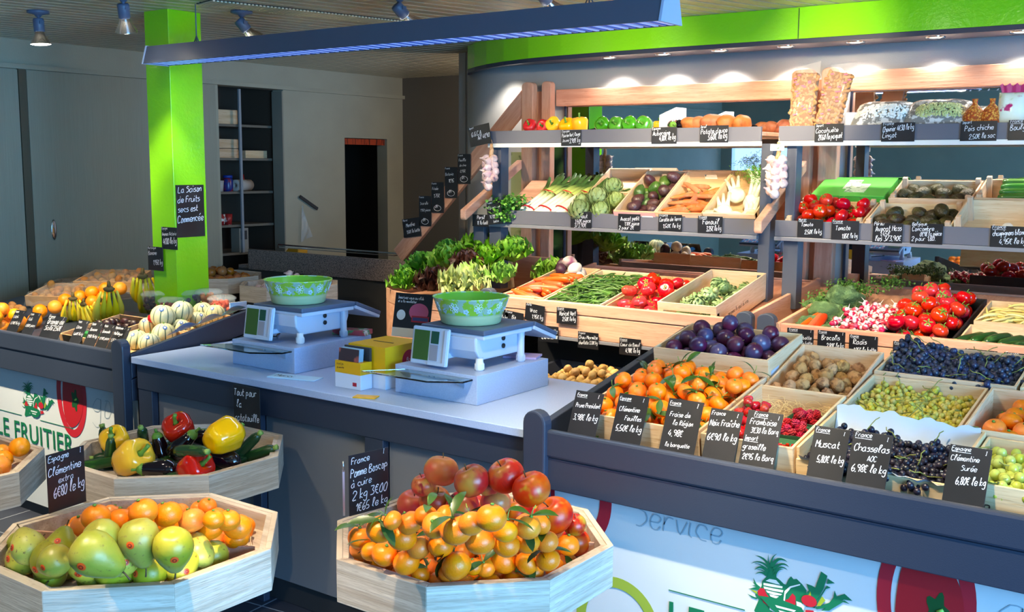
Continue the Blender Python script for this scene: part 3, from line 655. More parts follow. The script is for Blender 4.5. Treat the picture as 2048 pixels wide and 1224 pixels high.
def pepper_print(cx, cz, bn):
    ring(cx, cz, .122, .20, .036, M_lr, bn)
    mb = MB(); P = []
    for i in range(28):
        a = 2*PI*i/28; r = 1+.07*math.cos(3*a+.5); P.append((cx+.006+.083*r*math.cos(a), min(.7232, cz-.005+.152*r*math.sin(a))))
    poly(mb, P, 2.6975, 0)
    poly(mb, [(cx+.03+.026*(1+.25*math.cos(5*a))*math.cos(a), cz-.02+.045*(1+.25*math.cos(5*a))*math.sin(a)) for a in [2*PI*i/30 for i in range(30)]], 2.6968, 1)
    mb.tube([(cx+.03, 2.6963, cz-.02), (cx+.045, 2.6963, cz-.012)], .005, 5, 2)
    poly(mb, [(cx-.03, cz+.09), (cx-.02, cz+.108), (cx+.01, cz+.108), (cx+.03, cz+.095), (cx+.005, cz+.10), (cx-.015, cz+.094)], 2.6966, 3)
    o = mb.build('pepper_print', [mat('print_pepper_red', '#a81622', .5), mat('print_dark_green', '#0d4a22', .5), mat('print_stalk', '#7fb84a', .5), mat('print_lilac', '#8d9fc6', .5)])
    o.parent = bn.parent; o.matrix_parent_inverse = Matrix.Translation(-bn.parent.location)
def bank_text(tx, x, z, s, bn, m=M_ls, w_=.004):
    mb = MB(); st, _ = strokes(tx, x, z, s, .1, 0, .1); ribbon(mb, st, w_, 2.6984)
    mb.v = [(a, b, min(c, .7235)) for a, b, c in mb.v]
    o = mb.build('script_print', m); o.parent = bn.parent; o.matrix_parent_inverse = Matrix.Translation(-bn.parent.location)
DX = -3.783
logo(bR, 0, 0); pepper_print(-.662, .63, bR); bank_text('Service', -1.50, .655, .075, bR); bank_text('go', -.50, .60, .12, bR, w_=.003)
ring(-1.56, .33, .145, .145, .034, mat('print_lime', '#93a83a', .5), bR); ring(-1.71, .70, .125, .16, .042, M_lr, bR)
logo(bL, DX, .01); pepper_print(-4.485, .65, bL); bank_text('go', -4.32, .585, .13, bL, w_=.003)
# ================================================================ wall shelves
def wall_unit(x0, x1, name, label, ang, xsideL, xsideR, posts):
    o = empty(name, ((x0+x1)/2, 5.2, 0), label=label, cat='display shelf'); k = dict(par=o)
    yb = 5.36; t = math.tan(rad(ang))
    # top tier
    cbox('top_fascia', M_grey, (x0, x1, 4.93, 4.948, 1.842, 1.912), bev=.002, **k)
    cbox('light_strip', mat('white_edge', '#e9e6e0', .4), (x0, x1, 4.925, 4.95, 1.818, 1.841), bev=.002, **k)
    cbox('top_board', M_larch, (x0, x1, 4.952, 5.33, 1.868, 1.888), **k)
    # middle tier
    cbox('middle_fascia', M_grey, (x0, x1, 4.93, 4.948, 1.384, 1.462), bev=.002, **k)
    cbox('edge_strip', mat('grey_edge', '#8b8b92', .4, metal=.3), (x0, x1, 4.922, 4.952, 1.364, 1.383), bev=.002, **k)
    zb = 1.385+(yb-4.95)*t
    q = MB().prism([(4.95, 1.385), (yb, zb), (yb, zb-.018), (4.95, 1.367)], x0+.01, x1-.01, 0, RZ(90) @ RX(90)).build('middle_board', M_larch); q.parent = o; q.matrix_parent_inverse = Matrix.Translation(-o.location)
    for xs in (xsideL, xsideR):
        if xs is None: continue
        ts = math.tan(rad(ang*.93))
        q = MB().prism([(4.80, 1.415), (4.81, 1.40), (yb, 1.40+(yb-4.81)*ts), (yb, 1.455+(yb-4.81)*ts), (4.80, 1.46)], xs-.02, xs+.02, 0, RZ(90) @ RX(90)).build('side_rail', M_larch_y, bev=.006); q.parent = o; q.matrix_parent_inverse = Matrix.Translation(-o.location)
    for (px0, px1, z0, z1) in posts: cbox('post', M_slate2, (px0, px1, 4.955, 5.03, z0, z1), **k)
    return o
M_slate2 = mat('grey_blue_post', '#474c5a', .45)
wall_unit(-3.765, -2.10, 'display_shelf_unit', 'two-tier grey wall shelf with peppers above and leeks, artichokes and carrots below', 30.5, -3.85, -2.045,
          [(-3.895, -3.815, 1.00, 1.40), (-3.775, -3.69, 1.00, 1.365), (-3.755, -3.69, 1.42, 1.83), (-2.105, -2.045, 1.03, 1.83)])
wall_unit(-2.01, 1.0, 'display_shelf_unit', 'two-tier grey wall shelf with peanut bags above and tomatoes and avocados below', 21, None, None,
          [(-1.975, -1.90, 1.03, 1.365), (-1.975, -1.925, 1.40, 1.83)])
# wooden uprights, rails and the slanting board
def upright(x, label, gap=.14, wd=(.085, .07)):
    o = empty('wooden_upright', (x, 5.42, 0), label=label, cat='upright')
    for i, xx in enumerate((-gap/2, gap/2)):
        w2 = wd[i]/2; pl = [(-w2, 1.0), (w2, 1.0)]+[(w2*math.copysign(abs(math.cos(PI*j/12))**.7, math.cos(PI*j/12)), 2.185+.035*math.sin(PI*j/12)**.7) for j in range(13)]
        MB().prism(pl, -.025, .025, 0, T(xx, -.02, 0) @ RX(90)).build('board', M_larch_z, o, bev=.006)
    MB().box(-gap/2, gap/2, .006, .04, 1.0, 2.165).build('back_board', M_larch_z, o, bev=.003)
upright(-3.738, 'pair of tall wooden boards with rounded tops at the left end of the mirror')
upright(-2.0, 'pair of wooden boards with rounded tops behind the peanut bags', .15, (.12, .10))
o = tag(MB().box(-3.62, -2.09, 5.41, 5.445, 2.072, 2.17).build('wooden_rail', M_larch, bev=.003), 'wooden rail on top of the left mirror', 'rail')
o = tag(MB().box(-1.88, 2.0, 5.41, 5.445, 2.10, 2.20).build('wooden_rail', M_larch, bev=.003), 'wooden rail on top of the right mirror, behind the bean bags', 'rail')
v = Vector((-4.885, 0, 1.10)); u = Vector((-3.82, 0, 2.135)); d = (u-v); L_ = d.length; an = math.atan2(d.z, d.x)
o = MB().box(0, L_, -.016, .016, -.055, .055).build('slanting_board', M_larch, loc=(v.x, 5.40, v.z), rot=(0, -an, 0), bev=.003)
tag(o, 'long wooden board slanting down from the left upright, carrying small price signs', 'board')

# ================================================================ troughs
def trough(x0, x1, name, label, y0=4.38, zt=1.045, sides=True):
    o = empty(name, ((x0+x1)/2, 4.9, 0), label=label, cat='produce trough'); k = dict(par=o)
    cbox('front_lip', M_larch, (x0, x1, y0, y0+.03, .988, zt), bev=.004, **k)
    cbox('front_board', M_larch, (x0, x1, y0+.002, y0+.028, .872, .985), bev=.003, **k)
    cbox('edge_strip', mat('grey_edge', ''), (x0, x1, y0-.004, y0+.03, .856, .871), bev=.001, **k)
    q = MB().prism([(y0+.03, .955), (5.35, 1.128), (5.35, 1.108), (y0+.03, .935)], x0, x1, 0, RZ(90) @ RX(90)).build('slatted_floor', M_larch_y); q.parent = o; q.matrix_parent_inverse = Matrix.Translation(-o.location)
    for xs in ((x0-.02, x0), (x1, x1+.02)):
        q = MB().prism([(y0, .87), (5.36, .98), (5.36, 1.15), (y0, zt)], xs[0], xs[1], 0, RZ(90) @ RX(90)).build('side_board', M_larch_y, bev=.003); q.parent = o; q.matrix_parent_inverse = Matrix.Translation(-o.location)
    cbox('back_board', M_larch, (x0, x1, 5.34, 5.36, .98, 1.135), **k)
    cbox('base_cabinet', M_dark, (x0+.02, x1-.02, 4.72, 5.34, 0, .93), **k)
    for (px0, px1, zz) in ((x0-.10, x0-.02, 1.055), (x1+.0, x1+.075, 1.055)):
        w2 = (px1-px0)/2; pl = [(-w2, .84), (w2, .84)]+[(w2*math.cos(PI*j/10), zz+.028*math.sin(PI*j/10)) for j in range(11)]
        q = MB().prism(pl, -.025, .02, 0, T((px0+px1)/2, y0, 0) @ RX(90)).build('end_stub', M_slate2, bev=.004); q.parent = o; q.matrix_parent_inverse = Matrix.Translation(-o.location)
    return o
trough(-3.28, -1.945, 'produce_trough', 'pale wooden trough holding carrots, green beans and ribbed tomatoes')
trough(-1.745, .9, 'produce_trough', 'pale wooden trough holding broccoli, radishes and vine tomatoes')
# salad bin with rounded end
o = empty('salad_bin', (-3.9, 4.9, 0), label='rounded wooden bin full of lettuces at the end of the shelves', cat='produce bin')
arc = [(-3.40, 4.43), (-3.75, 4.43)]+[(-3.85-.60*math.sin(rad(a)), 5.05-.62*math.cos(rad(a))) for a in range(8, 100, 8)]+[(-4.47, 5.35)]
def band(pl, off, z0, z1, mi, mb):
    n = len(pl); outp = []
    for i, (x, y) in enumerate(pl):
        a, b = pl[max(i-1, 0)], pl[min(i+1, n-1)]; dx, dy = b[0]-a[0], b[1]-a[1]; l = math.hypot(dx, dy); outp.append((x-dy/l*-off*-1, y+dx/l*-off))
    v = [(x, y, z) for z in (z0, z1) for x, y in pl]+[(x, y, z) for z in (z0, z1) for x, y in outp]
    f = []
    for i in range(n-1):
        f += [(i, i+1, n+i+1, n+i), (2*n+i, 3*n+i, 3*n+i+1, 2*n+i+1), (n+i, n+i+1, 3*n+i+1, 3*n+i), (i, 2*n+i, 2*n+i+1, i+1)]
    f += [(0, n, 3*n, 2*n), (n-1, 3*n-1, 4*n-1, 2*n-1)][:1]
    mb.add(v, f, mi, False)
for nm, z0, z1, of in (('rim_board', .925, 1.0, .028), ('lower_board', .705, .92, .024)):
    mb = MB(); band(arc, of, z0, z1, 0, mb); q = mb.build(nm, M_larch); q.parent = o; q.matrix_parent_inverse = Matrix.Translation(-o.location)
q = MB().prism([(x+.02, y+.02) for x, y in arc]+[(-3.42, 5.35)], .90, .915).build('bin_floor', M_larch); q.parent = o; q.matrix_parent_inverse = Matrix.Translation(-o.location)
q = MB().prism([(-4.2, 4.75), (-3.45, 4.65), (-3.45, 5.35), (-4.3, 5.35)], 0, .70).build('base_cabinet', M_dark); q.parent = o; q.matrix_parent_inverse = Matrix.Translation(-o.location)
q = MB().box(-4.35, -3.62, 5.36, 5.38, .9, 1.16).build('back_board', M_larch, bev=.003); q.parent = o; q.matrix_parent_inverse = Matrix.Translation(-o.location)

# ================================================================ crates
def crate(x, y, z, w_, d, h, label, tilt=10, kind=0, rz=0, handle=False, lowfront=None, group=None, posts=False, t=.008, dark=False, name='wooden_crate', back=None):
    """origin = front left bottom corner; tilt raises the back"""
    o = empty(name, (x, y, z), (rad(tilt), 0, rad(rz)), label=label, cat='crate', group=group)
    mx, my = M_crate[kind], M_crate_y[kind]
    if dark: mx = my = M_black
    if name == 'cardboard_crate': mx = my = mat('kraft_card', '#c99f72', .7, layers=[('#bd9165', 30, .4, .7)])
    hf = lowfront or h; hb = back or h
    MB().box(t, w_-t, t, d-t, 0, .006).build('floor', mx, o)
    def panel(nm, y0, hh, m):
        if handle and hh > .06:
            a, b, c, e = w_*.36, w_*.64, hh*.55, hh*.82
            mb = MB().box(0, a, y0, y0+t, 0, hh).box(b, w_, y0, y0+t, 0, hh).box(a, b, y0, y0+t, 0, c).box(a, b, y0, y0+t, e, hh)
        else: mb = MB().box(0, w_, y0, y0+t, 0, hh)
        return mb.build(nm, m, o, bev=.001 if not handle else 0)
    panel('front_board', 0, hf, mx); panel('back_board', d-t, hb, mx)
    for xx in (0, w_-t): MB().prism([(t, 0), (d-t, 0), (d-t, hb), (t, h)], xx, xx+t, 0, RZ(90) @ RX(90)).build('side_board', my, o, bev=.001)
    if posts:
        for xx in (t, w_-t-.022):
            for yy in (t, d-t-.022): MB().box(xx, xx+.022, yy, yy+.022, .0, h+(.014 if yy < .1 else .02)).build('corner_block', M_pine_z, o, bev=.001)
    return o
def frame(o): return Matrix.Translation(o.location) @ o.rotation_euler.to_matrix().to_4x4()
CR_ = {}
def gz(y, off=0): return .840+(y-2.70)*.172+off
tl = math.degrees(math.atan(.172))
CR_['clem'] = crate(-1.738, 2.742, gz(2.742), .42, .50, .118, 'wooden crate of leafy clementines at the left end of the bench', tl, 1)
CR_['plum'] = crate(-1.743, 3.25, gz(3.25, .045), .42, .30, .118, 'wooden crate heaped with purple plums', tl, 2)
CR_['straw'] = crate(-1.310, 2.742, gz(2.742), .275, .43, .115, 'wooden crate of berry punnets bedded on straw', tl, 2)
CR_['walnut'] = crate(-1.312, 3.19, gz(3.19, .01), .275, .345, .092, 'wooden crate of walnuts behind the berries', tl, 1, back=.125)
CR_['muscat'] = crate(-1.028, 2.742, gz(2.742), .415, .31, .118, 'wooden crate lined with white paper holding black muscat grapes in front', tl-1, 0, lowfront=.085)
CR_['chas'] = crate(-1.028, 3.055, gz(3.055), .345, .34, .108, 'wooden crate of yellow-green grapes behind the muscat grapes', tl, 2)
CR_['black'] = crate(-1.03, 3.405, gz(3.405, .01), .42, .30, .105, 'wide wooden crate heaped with dark blue grapes at the back of the bench', tl, 1)
CR_['green'] = crate(-.608, 2.742, gz(2.742), .40, .31, .105, 'wooden crate of large green grapes cut by the picture edge', tl-1, 0)
CR_['suree'] = crate(-.675, 3.055, gz(3.055), .42, .34, .112, 'orange-tinted wooden crate of big clementines at the picture edge', tl, 1)
CR_['black2'] = crate(-.60, 3.405, gz(3.405, .01), .42, .30, .105, 'wooden crate standing right of the dark blue grapes', tl, 2)
# trough crates
tt = 11
def tz(y): return .965+(y-4.41)*.184
CR_['carrot'] = crate(-3.27, 4.43, tz(4.43), .255, .56, .085, 'open wooden crate of orange carrots in the trough', tt, 0)
CR_['bean'] = crate(-3.008, 4.415, tz(4.415), .335, .58, .08, 'wooden crate full of green beans in the trough', tt, 2)
CR_['ribbed'] = crate(-2.665, 4.415, tz(4.415), .30, .58, .07, 'cardboard crate of ribbed red tomatoes in the trough', tt, 1, name='cardboard_crate')
CR_['arti2'] = crate(-2.355, 4.415, tz(4.415)+.0, .30, .58, .125, 'wooden crate of small violet artichokes with an open front rail', tt, 1, lowfront=.05)
q = MB().box(0, .30, 0, .01, .088, .125).build('front_rail', M_crate[1], CR_['arti2'], bev=.001)
q = MB().box(0, .03, .0, .03, .05, .088).box(.27, .30, .0, .03, .05, .088).build('corner_block', M_crate[1], CR_['arti2'])
CR_['tray_r'] = crate(-1.70, 4.42, tz(4.42), .12, .60, .05, 'narrow crate of bunched carrots beside the broccoli', tt, 0)
CR_['cuke'] = crate(-1.035, 4.42, tz(4.42), .42, .27, .055, 'low crate of courgettes at the picture edge', tt, 1, lowfront=.03)
CR_['butter'] = crate(-1.025, 4.70, tz(4.70), .45, .30, .07, 'wooden crate of yellow butter beans behind the courgettes', tt, 0)
CR_['tomv'] = crate(-1.345, 4.43, tz(4.43), .30, .60, .062, 'black crate of vine tomatoes', tt, 0, dark=True, name='plastic_crate', lowfront=.02)
# middle shelf crates, left unit (steep)
st_ = 30.5
def mz(y, tn): return 1.389+(y-4.95)*tn
tn1 = math.tan(rad(st_)); tn2 = math.tan(rad(21))
CR_['arti'] = crate(-3.20, 5.16, mz(5.16, tn1), .28, .26, .07, 'crate end showing behind the large artichokes', st_, 1)
CR_['avo'] = crate(-2.915, 4.965, mz(4.965, tn1), .25, .42, .095, 'wooden crate of purple and green avocados with pink printed front', st_, 1, handle=True)
CR_['carrot2'] = crate(-2.662, 4.965, mz(4.965, tn1), .265, .42, .095, 'wooden crate of sandy carrots on the middle shelf', st_, 0, handle=True)
CR_['fennel'] = crate(-2.392, 4.965, mz(4.965, tn1), .28, .42, .10, 'wooden crate of fennel bulbs beside the grey post', st_, 0, lowfront=.03)
q = MB().box(0, .28, 0, .01, .075, .10).build('front_rail', M_crate[2], CR_['fennel'], bev=.001)
q = MB().box(.0, .05, .01, .03, .03, .10).box(.23, .28, .01, .03, .03, .10).build('corner_block', M_crate[2], CR_['fennel'])
# right unit
CR_['tom'] = crate(-1.965, 4.96, mz(4.96, tn2)+.004, .375, .25, .072, 'open wooden crate of round red tomatoes on the middle shelf', 21, 0, posts=True, lowfront=.045)
CR_['avo1'] = crate(-1.582, 4.96, mz(4.96, tn2)+.004, .385, .245, .072, 'wooden crate with ten dark avocados on the shelf edge', 21, 2, posts=True, lowfront=.045)
CR_['avo2'] = crate(-1.552, 5.215, mz(5.215, tn2)+.004, .375, .235, .085, 'second crate of dark avocados, directly behind the first', 21, 1, posts=True)
CR_['mush'] = crate(-1.188, 4.96, mz(4.96, tn2)+.004, .42, .245, .10, 'almost empty wooden crate holding a single white mushroom', 21, 2, posts=True, lowfront=.02)
CR_['cucu'] = crate(-1.165, 5.215, mz(5.215, tn2)+.004, .42, .235, .095, 'wooden crate of wrapped cucumbers behind the mushroom crate', 21, 1, posts=True)
# printing on the crate fronts
def print_on(o, tx, x, z, s, face='front', m=None, y=-.0008):
    mb = MB(); st, _ = strokes(tx, x, z, s, .1, 0, .1); ribbon(mb, st, s*.12, y); q = mb.build('crate_print', m or mat('print_brown', '#4a342a', .6), o)
    if face == 'right': q.rotation_euler = (0, 0, rad(90)); q.location = (0, 0, 0)
print_on(CR_['carrot2'], 'Carottes', .16, .03, .014, y=-.001)
MB().box(.0, .25, -.0015, -.0005, .0, .09).box(.09, .16, -.003, -.0016, .052, .078).build('pink_print', [mat('pink_print', '#e2a3a0', .6)], CR_['avo'])
MB().box(.17, .235, -.003, -.0016, .018, .07).build('paper_label', mat('paper_white', '#d9dade', .6), CR_['avo'])
MB().box(.421, .4215, .02, .085, .018, .075).build('paper_label', mat('paper_blue_white', '#aebfdc', .6), CR_['plum'])
mbt = MB(); stx, _ = strokes('zeronimo le gout du vrai', .12, .045, .018, 0, 0, .1); ribbon(mbt, stx, .0024, 0)
mbt.build('crate_print', mat('print_brown', ''), CR_['arti2'], (.3008, 0, 0), (0, 0, rad(90)))
print_on(CR_['green'], 'Berge', .06, .02, .03)
# green cardboard box behind the tomatoes
o = empty('fruit_box', (-1.93, 5.215, mz(5.215, tn2)+.006), (rad(21), 0, 0), label='closed bright green cardboard box with white paper label behind the tomatoes', cat='box')
MB().box(0, .355, 0, .235, 0, .085).build('box', mat('box_green', '#4aa53c', .45), o, bev=.003)
MB().box(-.003, .358, -.003, .238, .086, .092).build('lid', mat('box_lid_green', '#58b944', .45), o, bev=.002)
MB().box(.15, .25, .04, .15, .0925, .0932).box(.13, .20, .08, .2, .0936, .094).build('paper_label', mat('label_pale', '#cfe2c4', .5, layers=[('#7fa07a', 40, .55, .6)]), o, rot=(0, 0, rad(0)))
MB().box(.22, .30, -.0012, -.0004, .02, .06).build('side_label', mat('label_pale', ''), o)

# ================================================================ octagonal bins
def octo(cx, cy, zr, side, label, h=.115, floor=.055, divider=None, leg=True, m=None, rot=22.5):
    m = m or M_white
    o = empty('octagonal_bin', (cx, cy, zr), label=label, cat='produce bin'); Rc = side/2/math.sin(PI/8); t = .016
    P = lambda r: [(r*math.cos(rad(rot)+PI/4*i), r*math.sin(rad(rot)+PI/4*i)) for i in range(8)]
    a, b = P(Rc), P(Rc-t/math.cos(PI/8))
    c, e = P(Rc-t/math.cos(PI/8)), P(Rc-2*t/math.cos(PI/8))
    for k in range(8):
        j = (k+1) % 8
        MB().prism([a[k], a[j], b[j], b[k]], -h, 0).build('side_board', wood('limed_pine_%d' % (k % 4), '#d2c4b4', '#a89683', (1.6, 1.6, 38)), o, bev=.0015)
    mb = MB()
    for k in range(8):
        j = (k+1) % 8
        mb.prism([c[k], c[j], e[j], e[k]], -h+.01, -.003)
    mb.build('inner_frame', M_white, o, bev=.001)
    MB().prism(e, -h+.0, -floor-.0).build('bin_floor', M_white, o)
    if divider:
        (x0, y0), (x1, y1) = divider; d = Vector((x1-x0, y1-y0, 0)); an = math.degrees(math.atan2(d.y, d.x))
        MB().box(0, d.length, -.004, .004, -floor, -.008, 0, T(x0, y0, 0) @ RZ(an)).build('divider', M_larch, o)
    if leg:
        MB().box(-.07, .07, -.02, .02, -zr, -h).box(-.02, .02, -.07, .07, -zr, -h).build('stand', mat('stand_white', '#c2ccd6', .5), o)
        MB().prism([(.2*math.cos(PI/4*i+rad(22.5)), .2*math.sin(PI/4*i+rad(22.5))) for i in range(8)], -zr, -zr+.02).build('foot', M_white, o)
    return o
ZR = .72
oR = octo(-1.739, 2.205, ZR, .301, 'octagonal white-washed bin with red apples behind and leafy clementines in front', divider=((-.312, -.095), (.30, .155)))
oL = octo(-2.442, 1.642, ZR, .300, 'octagonal white-washed bin with green pears in front and clementines behind', divider=((-.305, -.145), (.30, .147)))
oT = octo(-3.10, 2.262, ZR, .293, 'octagonal white-washed bin of peppers, aubergines and courgettes')
oF = octo(-3.63, 1.62, ZR, .30, 'octagonal white-washed bin of big oranges cut by the left picture edge')
oG = octo(-5.12, 4.62, .965, .25, 'octagonal wooden bin of garlic bulbs in the shade behind the left scale', h=.10)
oO = octo(-5.75, 4.52, .985, .25, 'octagonal wooden bin of brown onions behind the green column', h=.10)
oD = octo(-6.2, 3.98, .96, .25, 'octagonal wooden bin of dark dried fruit near the sliding door', h=.10)

# ================================================================ rear counter, closet, store room
o = empty('serving_counter', (-5.4, 5.5, 0), label='dark serving counter with speckled granite upstand at the back', cat='counter'); k = dict(par=o)
cbox('base_panel', mat('counter_graphite', '#3d3a38', .6), (-6.4, -4.62, 5.26, 5.75, 0, .935), **k)
cbox('granite_upstand', M_granite, (-6.25, -4.60, 5.235, 5.265, .935, 1.085), **k)
cbox('granite_top', M_granite, (-6.4, -4.60, 5.265, 5.78, .935, .96), **k)
q = MB().tube([(-6.1, 5.4, 1.09), (-6.1, 5.4, 1.115), (-4.85, 5.4, 1.115), (-4.85, 5.4, 1.09)], .006, 8).box(-6.05, -4.9, 5.36, 5.44, 1.098, 1.104).build('metal_rail', M_chrome); q.parent = o; q.matrix_parent_inverse = Matrix.Translation(-o.location)
# closet shelves
o = empty('closet_shelf', (-6.85, 5.55, 0), label='recessed shelf unit in the left wall with crates, mugs and a paper roll', cat='shelf unit'); k = dict(par=o)
for z in (1.02, 1.24, 1.50, 1.76, 2.02): cbox('shelf_board', mat('shelf_grey', '#6e665a', .6), (-7.05, -6.68, 5.25, 5.87, z-.02, z), **k)
cbox('upright_bar', mat('bar_grey', '#8b929a', .5), (-6.665, -6.65, 5.52, 5.54, 1.02, 2.29), bev=0, **k)
cbox('door_jamb', mat('jamb_pale', '#8d8678', .6), (-6.67, -6.55, 5.868, 5.879, .02, 2.29), bev=0, **k)
crate(-6.72, 5.28, 2.02, .28, .24, .11, 'small wooden crate on the top closet shelf', 0, 0, rz=90)
crate(-6.72, 5.36, 1.76, .20, .24, .07, 'wooden slat crate at the bottom of the pair on the second closet shelf', 0, 1, rz=90)
crate(-6.72, 5.36, 1.835, .20, .24, .07, 'wooden slat crate stacked on another on the second closet shelf', 0, 1, rz=90)
crate(-6.72, 5.63, 1.76, .22, .22, .06, 'printed wooden crate at the back right of the second closet shelf', 0, 0, rz=90)
tag(MB().box(0, .2, 0, .1, 0, .07).build('carton', mat('box_green', ''), loc=(-6.9, 5.26, 1.7605), bev=.002), 'green carton on the second closet shelf', 'box')
def mug(x, y, z, m, label, h=.075):
    o = MB().lathe([(0, 0), (.026, 0), (.033, h), (.030, h), (.024, .005), (0, .005)], 18).build('mug', m, loc=(x, y, z)); adopt(o, MB().tube([(0, -.03, h*.8), (0, -.05, h*.7), (0, -.052, h*.35), (0, -.028, h*.2)], .005, 6).build('handle', m))
    return tag(o, label, 'mug')
mw = mat('white_china', '#b7b1aa', .4); mr = mat('red_print_mug', '#a02524', .4, layers=[('#e6dfd8', 16, .56, .6)])
mug(-6.71, 5.285, 1.5005, mw, 'white mug with dark print, first on the closet shelf', .085); mug(-6.71, 5.36, 1.5005, mw, 'white mug beside the blue-lidded jar', .085)
for i, s in enumerate(('nearest the column', 'in the middle', 'nearest the paper roll side')): mug(-6.70, 5.285+.07*i, 1.2405, mr, 'red mug with white print, '+s+', on the lower closet shelf', .085)
o = MB().lathe([(0, 0), (.035, 0), (.04, .02), (.04, .09), (.03, .105), (0, .105)], 18).build('jar', mat('jar_red_blue', '#8a2320', .3, layers=[('#1c2e77', 9, .5, .55)]), loc=(-6.71, 5.44, 1.5005)); adopt(o, MB().lathe([(0, .125), (.036, .125), (.038, .105), (0, .105)], 18).build('lid', mat('lid_blue', '#123a9a', .4))); tag(o, 'jar with red label and blue lid on the closet shelf', 'jar')
o = MB().lathe([(0, 0), (.028, 0), (.028, .07), (.014, .1), (.012, .13), (0, .13)], 16).build('bottle', mat('bottle_red', '#8c1712', .3), loc=(-6.80, 5.66, 1.5005)); tag(o, 'small red bottle behind the paper roll', 'bottle')
o = MB().lathe([(.016, -.11), (.045, -.11), (.045, .11), (.016, .11), (.016, -.11)], 20, 0, T(0, 0, .045) @ RZ(20) @ RX(90)).build('paper_roll', mat('roll_white', '#b9b0a6', .8), loc=(-6.76, 5.62, 1.5005)); tag(o, 'white paper kitchen roll lying on the closet shelf', 'paper roll')
o = MB().box(-.05, .05, -.045, .045, 0, .19).build('card_reader', mat('device_pale', '#8f887c', .5), loc=(-6.72, 5.55, 1.0205)); adopt(o, MB().box(.0505, .053, -.03, .03, .1, .17).build('screen', M_dark)); tag(o, 'pale box-shaped device on the lowest closet shelf', 'device')
# yellow bag by the granite
o = MB().prism([(0, 0), (.36, 0), (.36, .13), (.25, .12), (.18, .05)], 0, .1, 0, RX(90)).build('yellow_bag', mat('bag_yellow', '#c2900f', .5), loc=(-6.38, 5.62, .961), bev=.006); tag(o, 'flat yellow bag lying behind the granite upstand', 'bag')
o = MB().box(0, .05, 0, .02, 0, .09).build('small_carton', mat('jamb_pale', ''), loc=(-6.33, 5.30, .961)); tag(o, 'small pale carton standing on the back counter', 'box')
# hanging transparent bag with dark clip
o = empty('hanging_bag', (XW+.012, 6.12, 1.40), label='dark clip bar with a clear plastic bag on the grey wall', cat='bag')
MB().box(0, .012, -.11, .11, -.012, .012, 0, RX(-29)).build('clip_bar', M_dark, o)
MB().sheet(lambda u, v: Vector((.012+.02*math.sin(9*v+3*u)*u*(1-u)*4+.004, -.11+.02+(u-.1)*.13*v, -.02-.30*v+.04*u*v)), 8, 12).build('clear_bag', mat('clear_film', '#dfe6ea', .12, alpha=.35), o)
# store room content and fringe

r = random.Random(3)
for i in range(9):
    tag(MB().box(-.25, .15, -.22+r.uniform(-.03, .03), .13+r.uniform(-.03, .03), 0, .19).build('carton', mat('carton_beige', '#7f7465', .7), loc=(-7.3, 6.85, .2*i)), 'pale carton in the tall stack inside the store room doorway', 'box', 'cartons in the store room')
o = MB().box(XW-.03, XW-.02, 6.57, 7.08, 1.885, 1.935).build('fringe', mat('orange_fringe', '#b5401c', .6, layers=[('#5a1c10', 60, .5, .6, (1, 1, .1))])); tag(o, 'orange-red fringe across the top of the store room doorway', 'fringe')
# ================================================================ produce: prototypes
def ball(rx, rz, n=20, m=12, top=0, bot=0, mod=None, mb=None, mi=0, M=None, tw=.35):
    prof = []
    for k in range(m+1):
        t = PI*k/m; r = rx*math.sin(t); z = rz*math.cos(t); q = r/rx
        z -= (top if z > 0 else -bot)*math.exp(-(q/tw)**2); prof.append((r if 0 < k < m else 0, z))
    return (mb or MB()).lathe(prof[::-1], n, mi, M, mod)
def leafm(mb, L, W, M=None, mi=0, bend=.35, fold=.25, n=6):
    def fn(u, v):
        w_ = W/2*math.sin(PI*min(1, v*.98+.02))**.8; x = (u-.5)*2*w_
        return Vector((x, v*L*math.cos(bend*v), abs(x)*fold-v*v*L*bend*.5))
    mb.sheet(fn, 2, n, mi, M)
def P(mb, name, m, *ch, **k):
    o = proto(mb.build(name, m, link=False, **k)); return adopt(o, *ch) if ch else o
def U(mb, name, m, **k): return mb.build(name, m, link=False, **k)
M_stalk = mat('stalk_green', '#7c9a45', .6); M_brownstem = mat('stem_brown', '#5b4526', .7)
M_leaf = mat('citrus_leaf', '#2b4a18', .35, rcol='#46661f', rnd=(.01, .1, .2)); M_leafb = mat('calyx_green', '#5d8a2e', .5)
M_clem = mat('clementine_peel', '#fa8a04', .36, rcol='#f67406', layers=[('#f0a008', 14, .54, .75)], rnd=(.006, .02, .05), bump=(260, .1))
M_clem2 = mat('clementine_peel_bright', '#fa8c06', .38, rcol='#f87c04', rnd=(.006, .04, .06), bump=(260, .1))
def button(): return U(MB().lathe([(0, .0), (.0045, .0), (.003, .003), (0, .003)], 8, 0, T(0, 0, .0255)), 'stem_button', M_leafb)
def citrus(m, leafy=False, seed=0):
    r = random.Random(seed); ch = [button()]
    if leafy:
        mb = MB()
        for i in range(r.choice((2, 3))): leafm(mb, r.uniform(.055, .080), .022, T(0, 0, .028) @ RZ(r.uniform(0, 360)) @ RX(r.uniform(-10, 35)), 0, r.uniform(.3, 1.0))
        ch.append(U(mb, 'leaf', M_leaf)); ch.append(U(MB().tube([(0, 0, .026), (.002, .002, .04), (.006, .001, .052)], .0012, 5), 'stalk', M_stalk))
    return P(ball(.030, .0265, 20, 12, .003, .002), 'clementine', m, *ch)
CLEM = [citrus(M_clem)]; CLEML = [citrus(M_clem, True, s) for s in (1, 2, 3)]; CLEM2 = [citrus(M_clem2)]
M_orange = mat('orange_peel', '#f8930f', .4, rnd=(.008, .04, .06), bump=(200, .12))
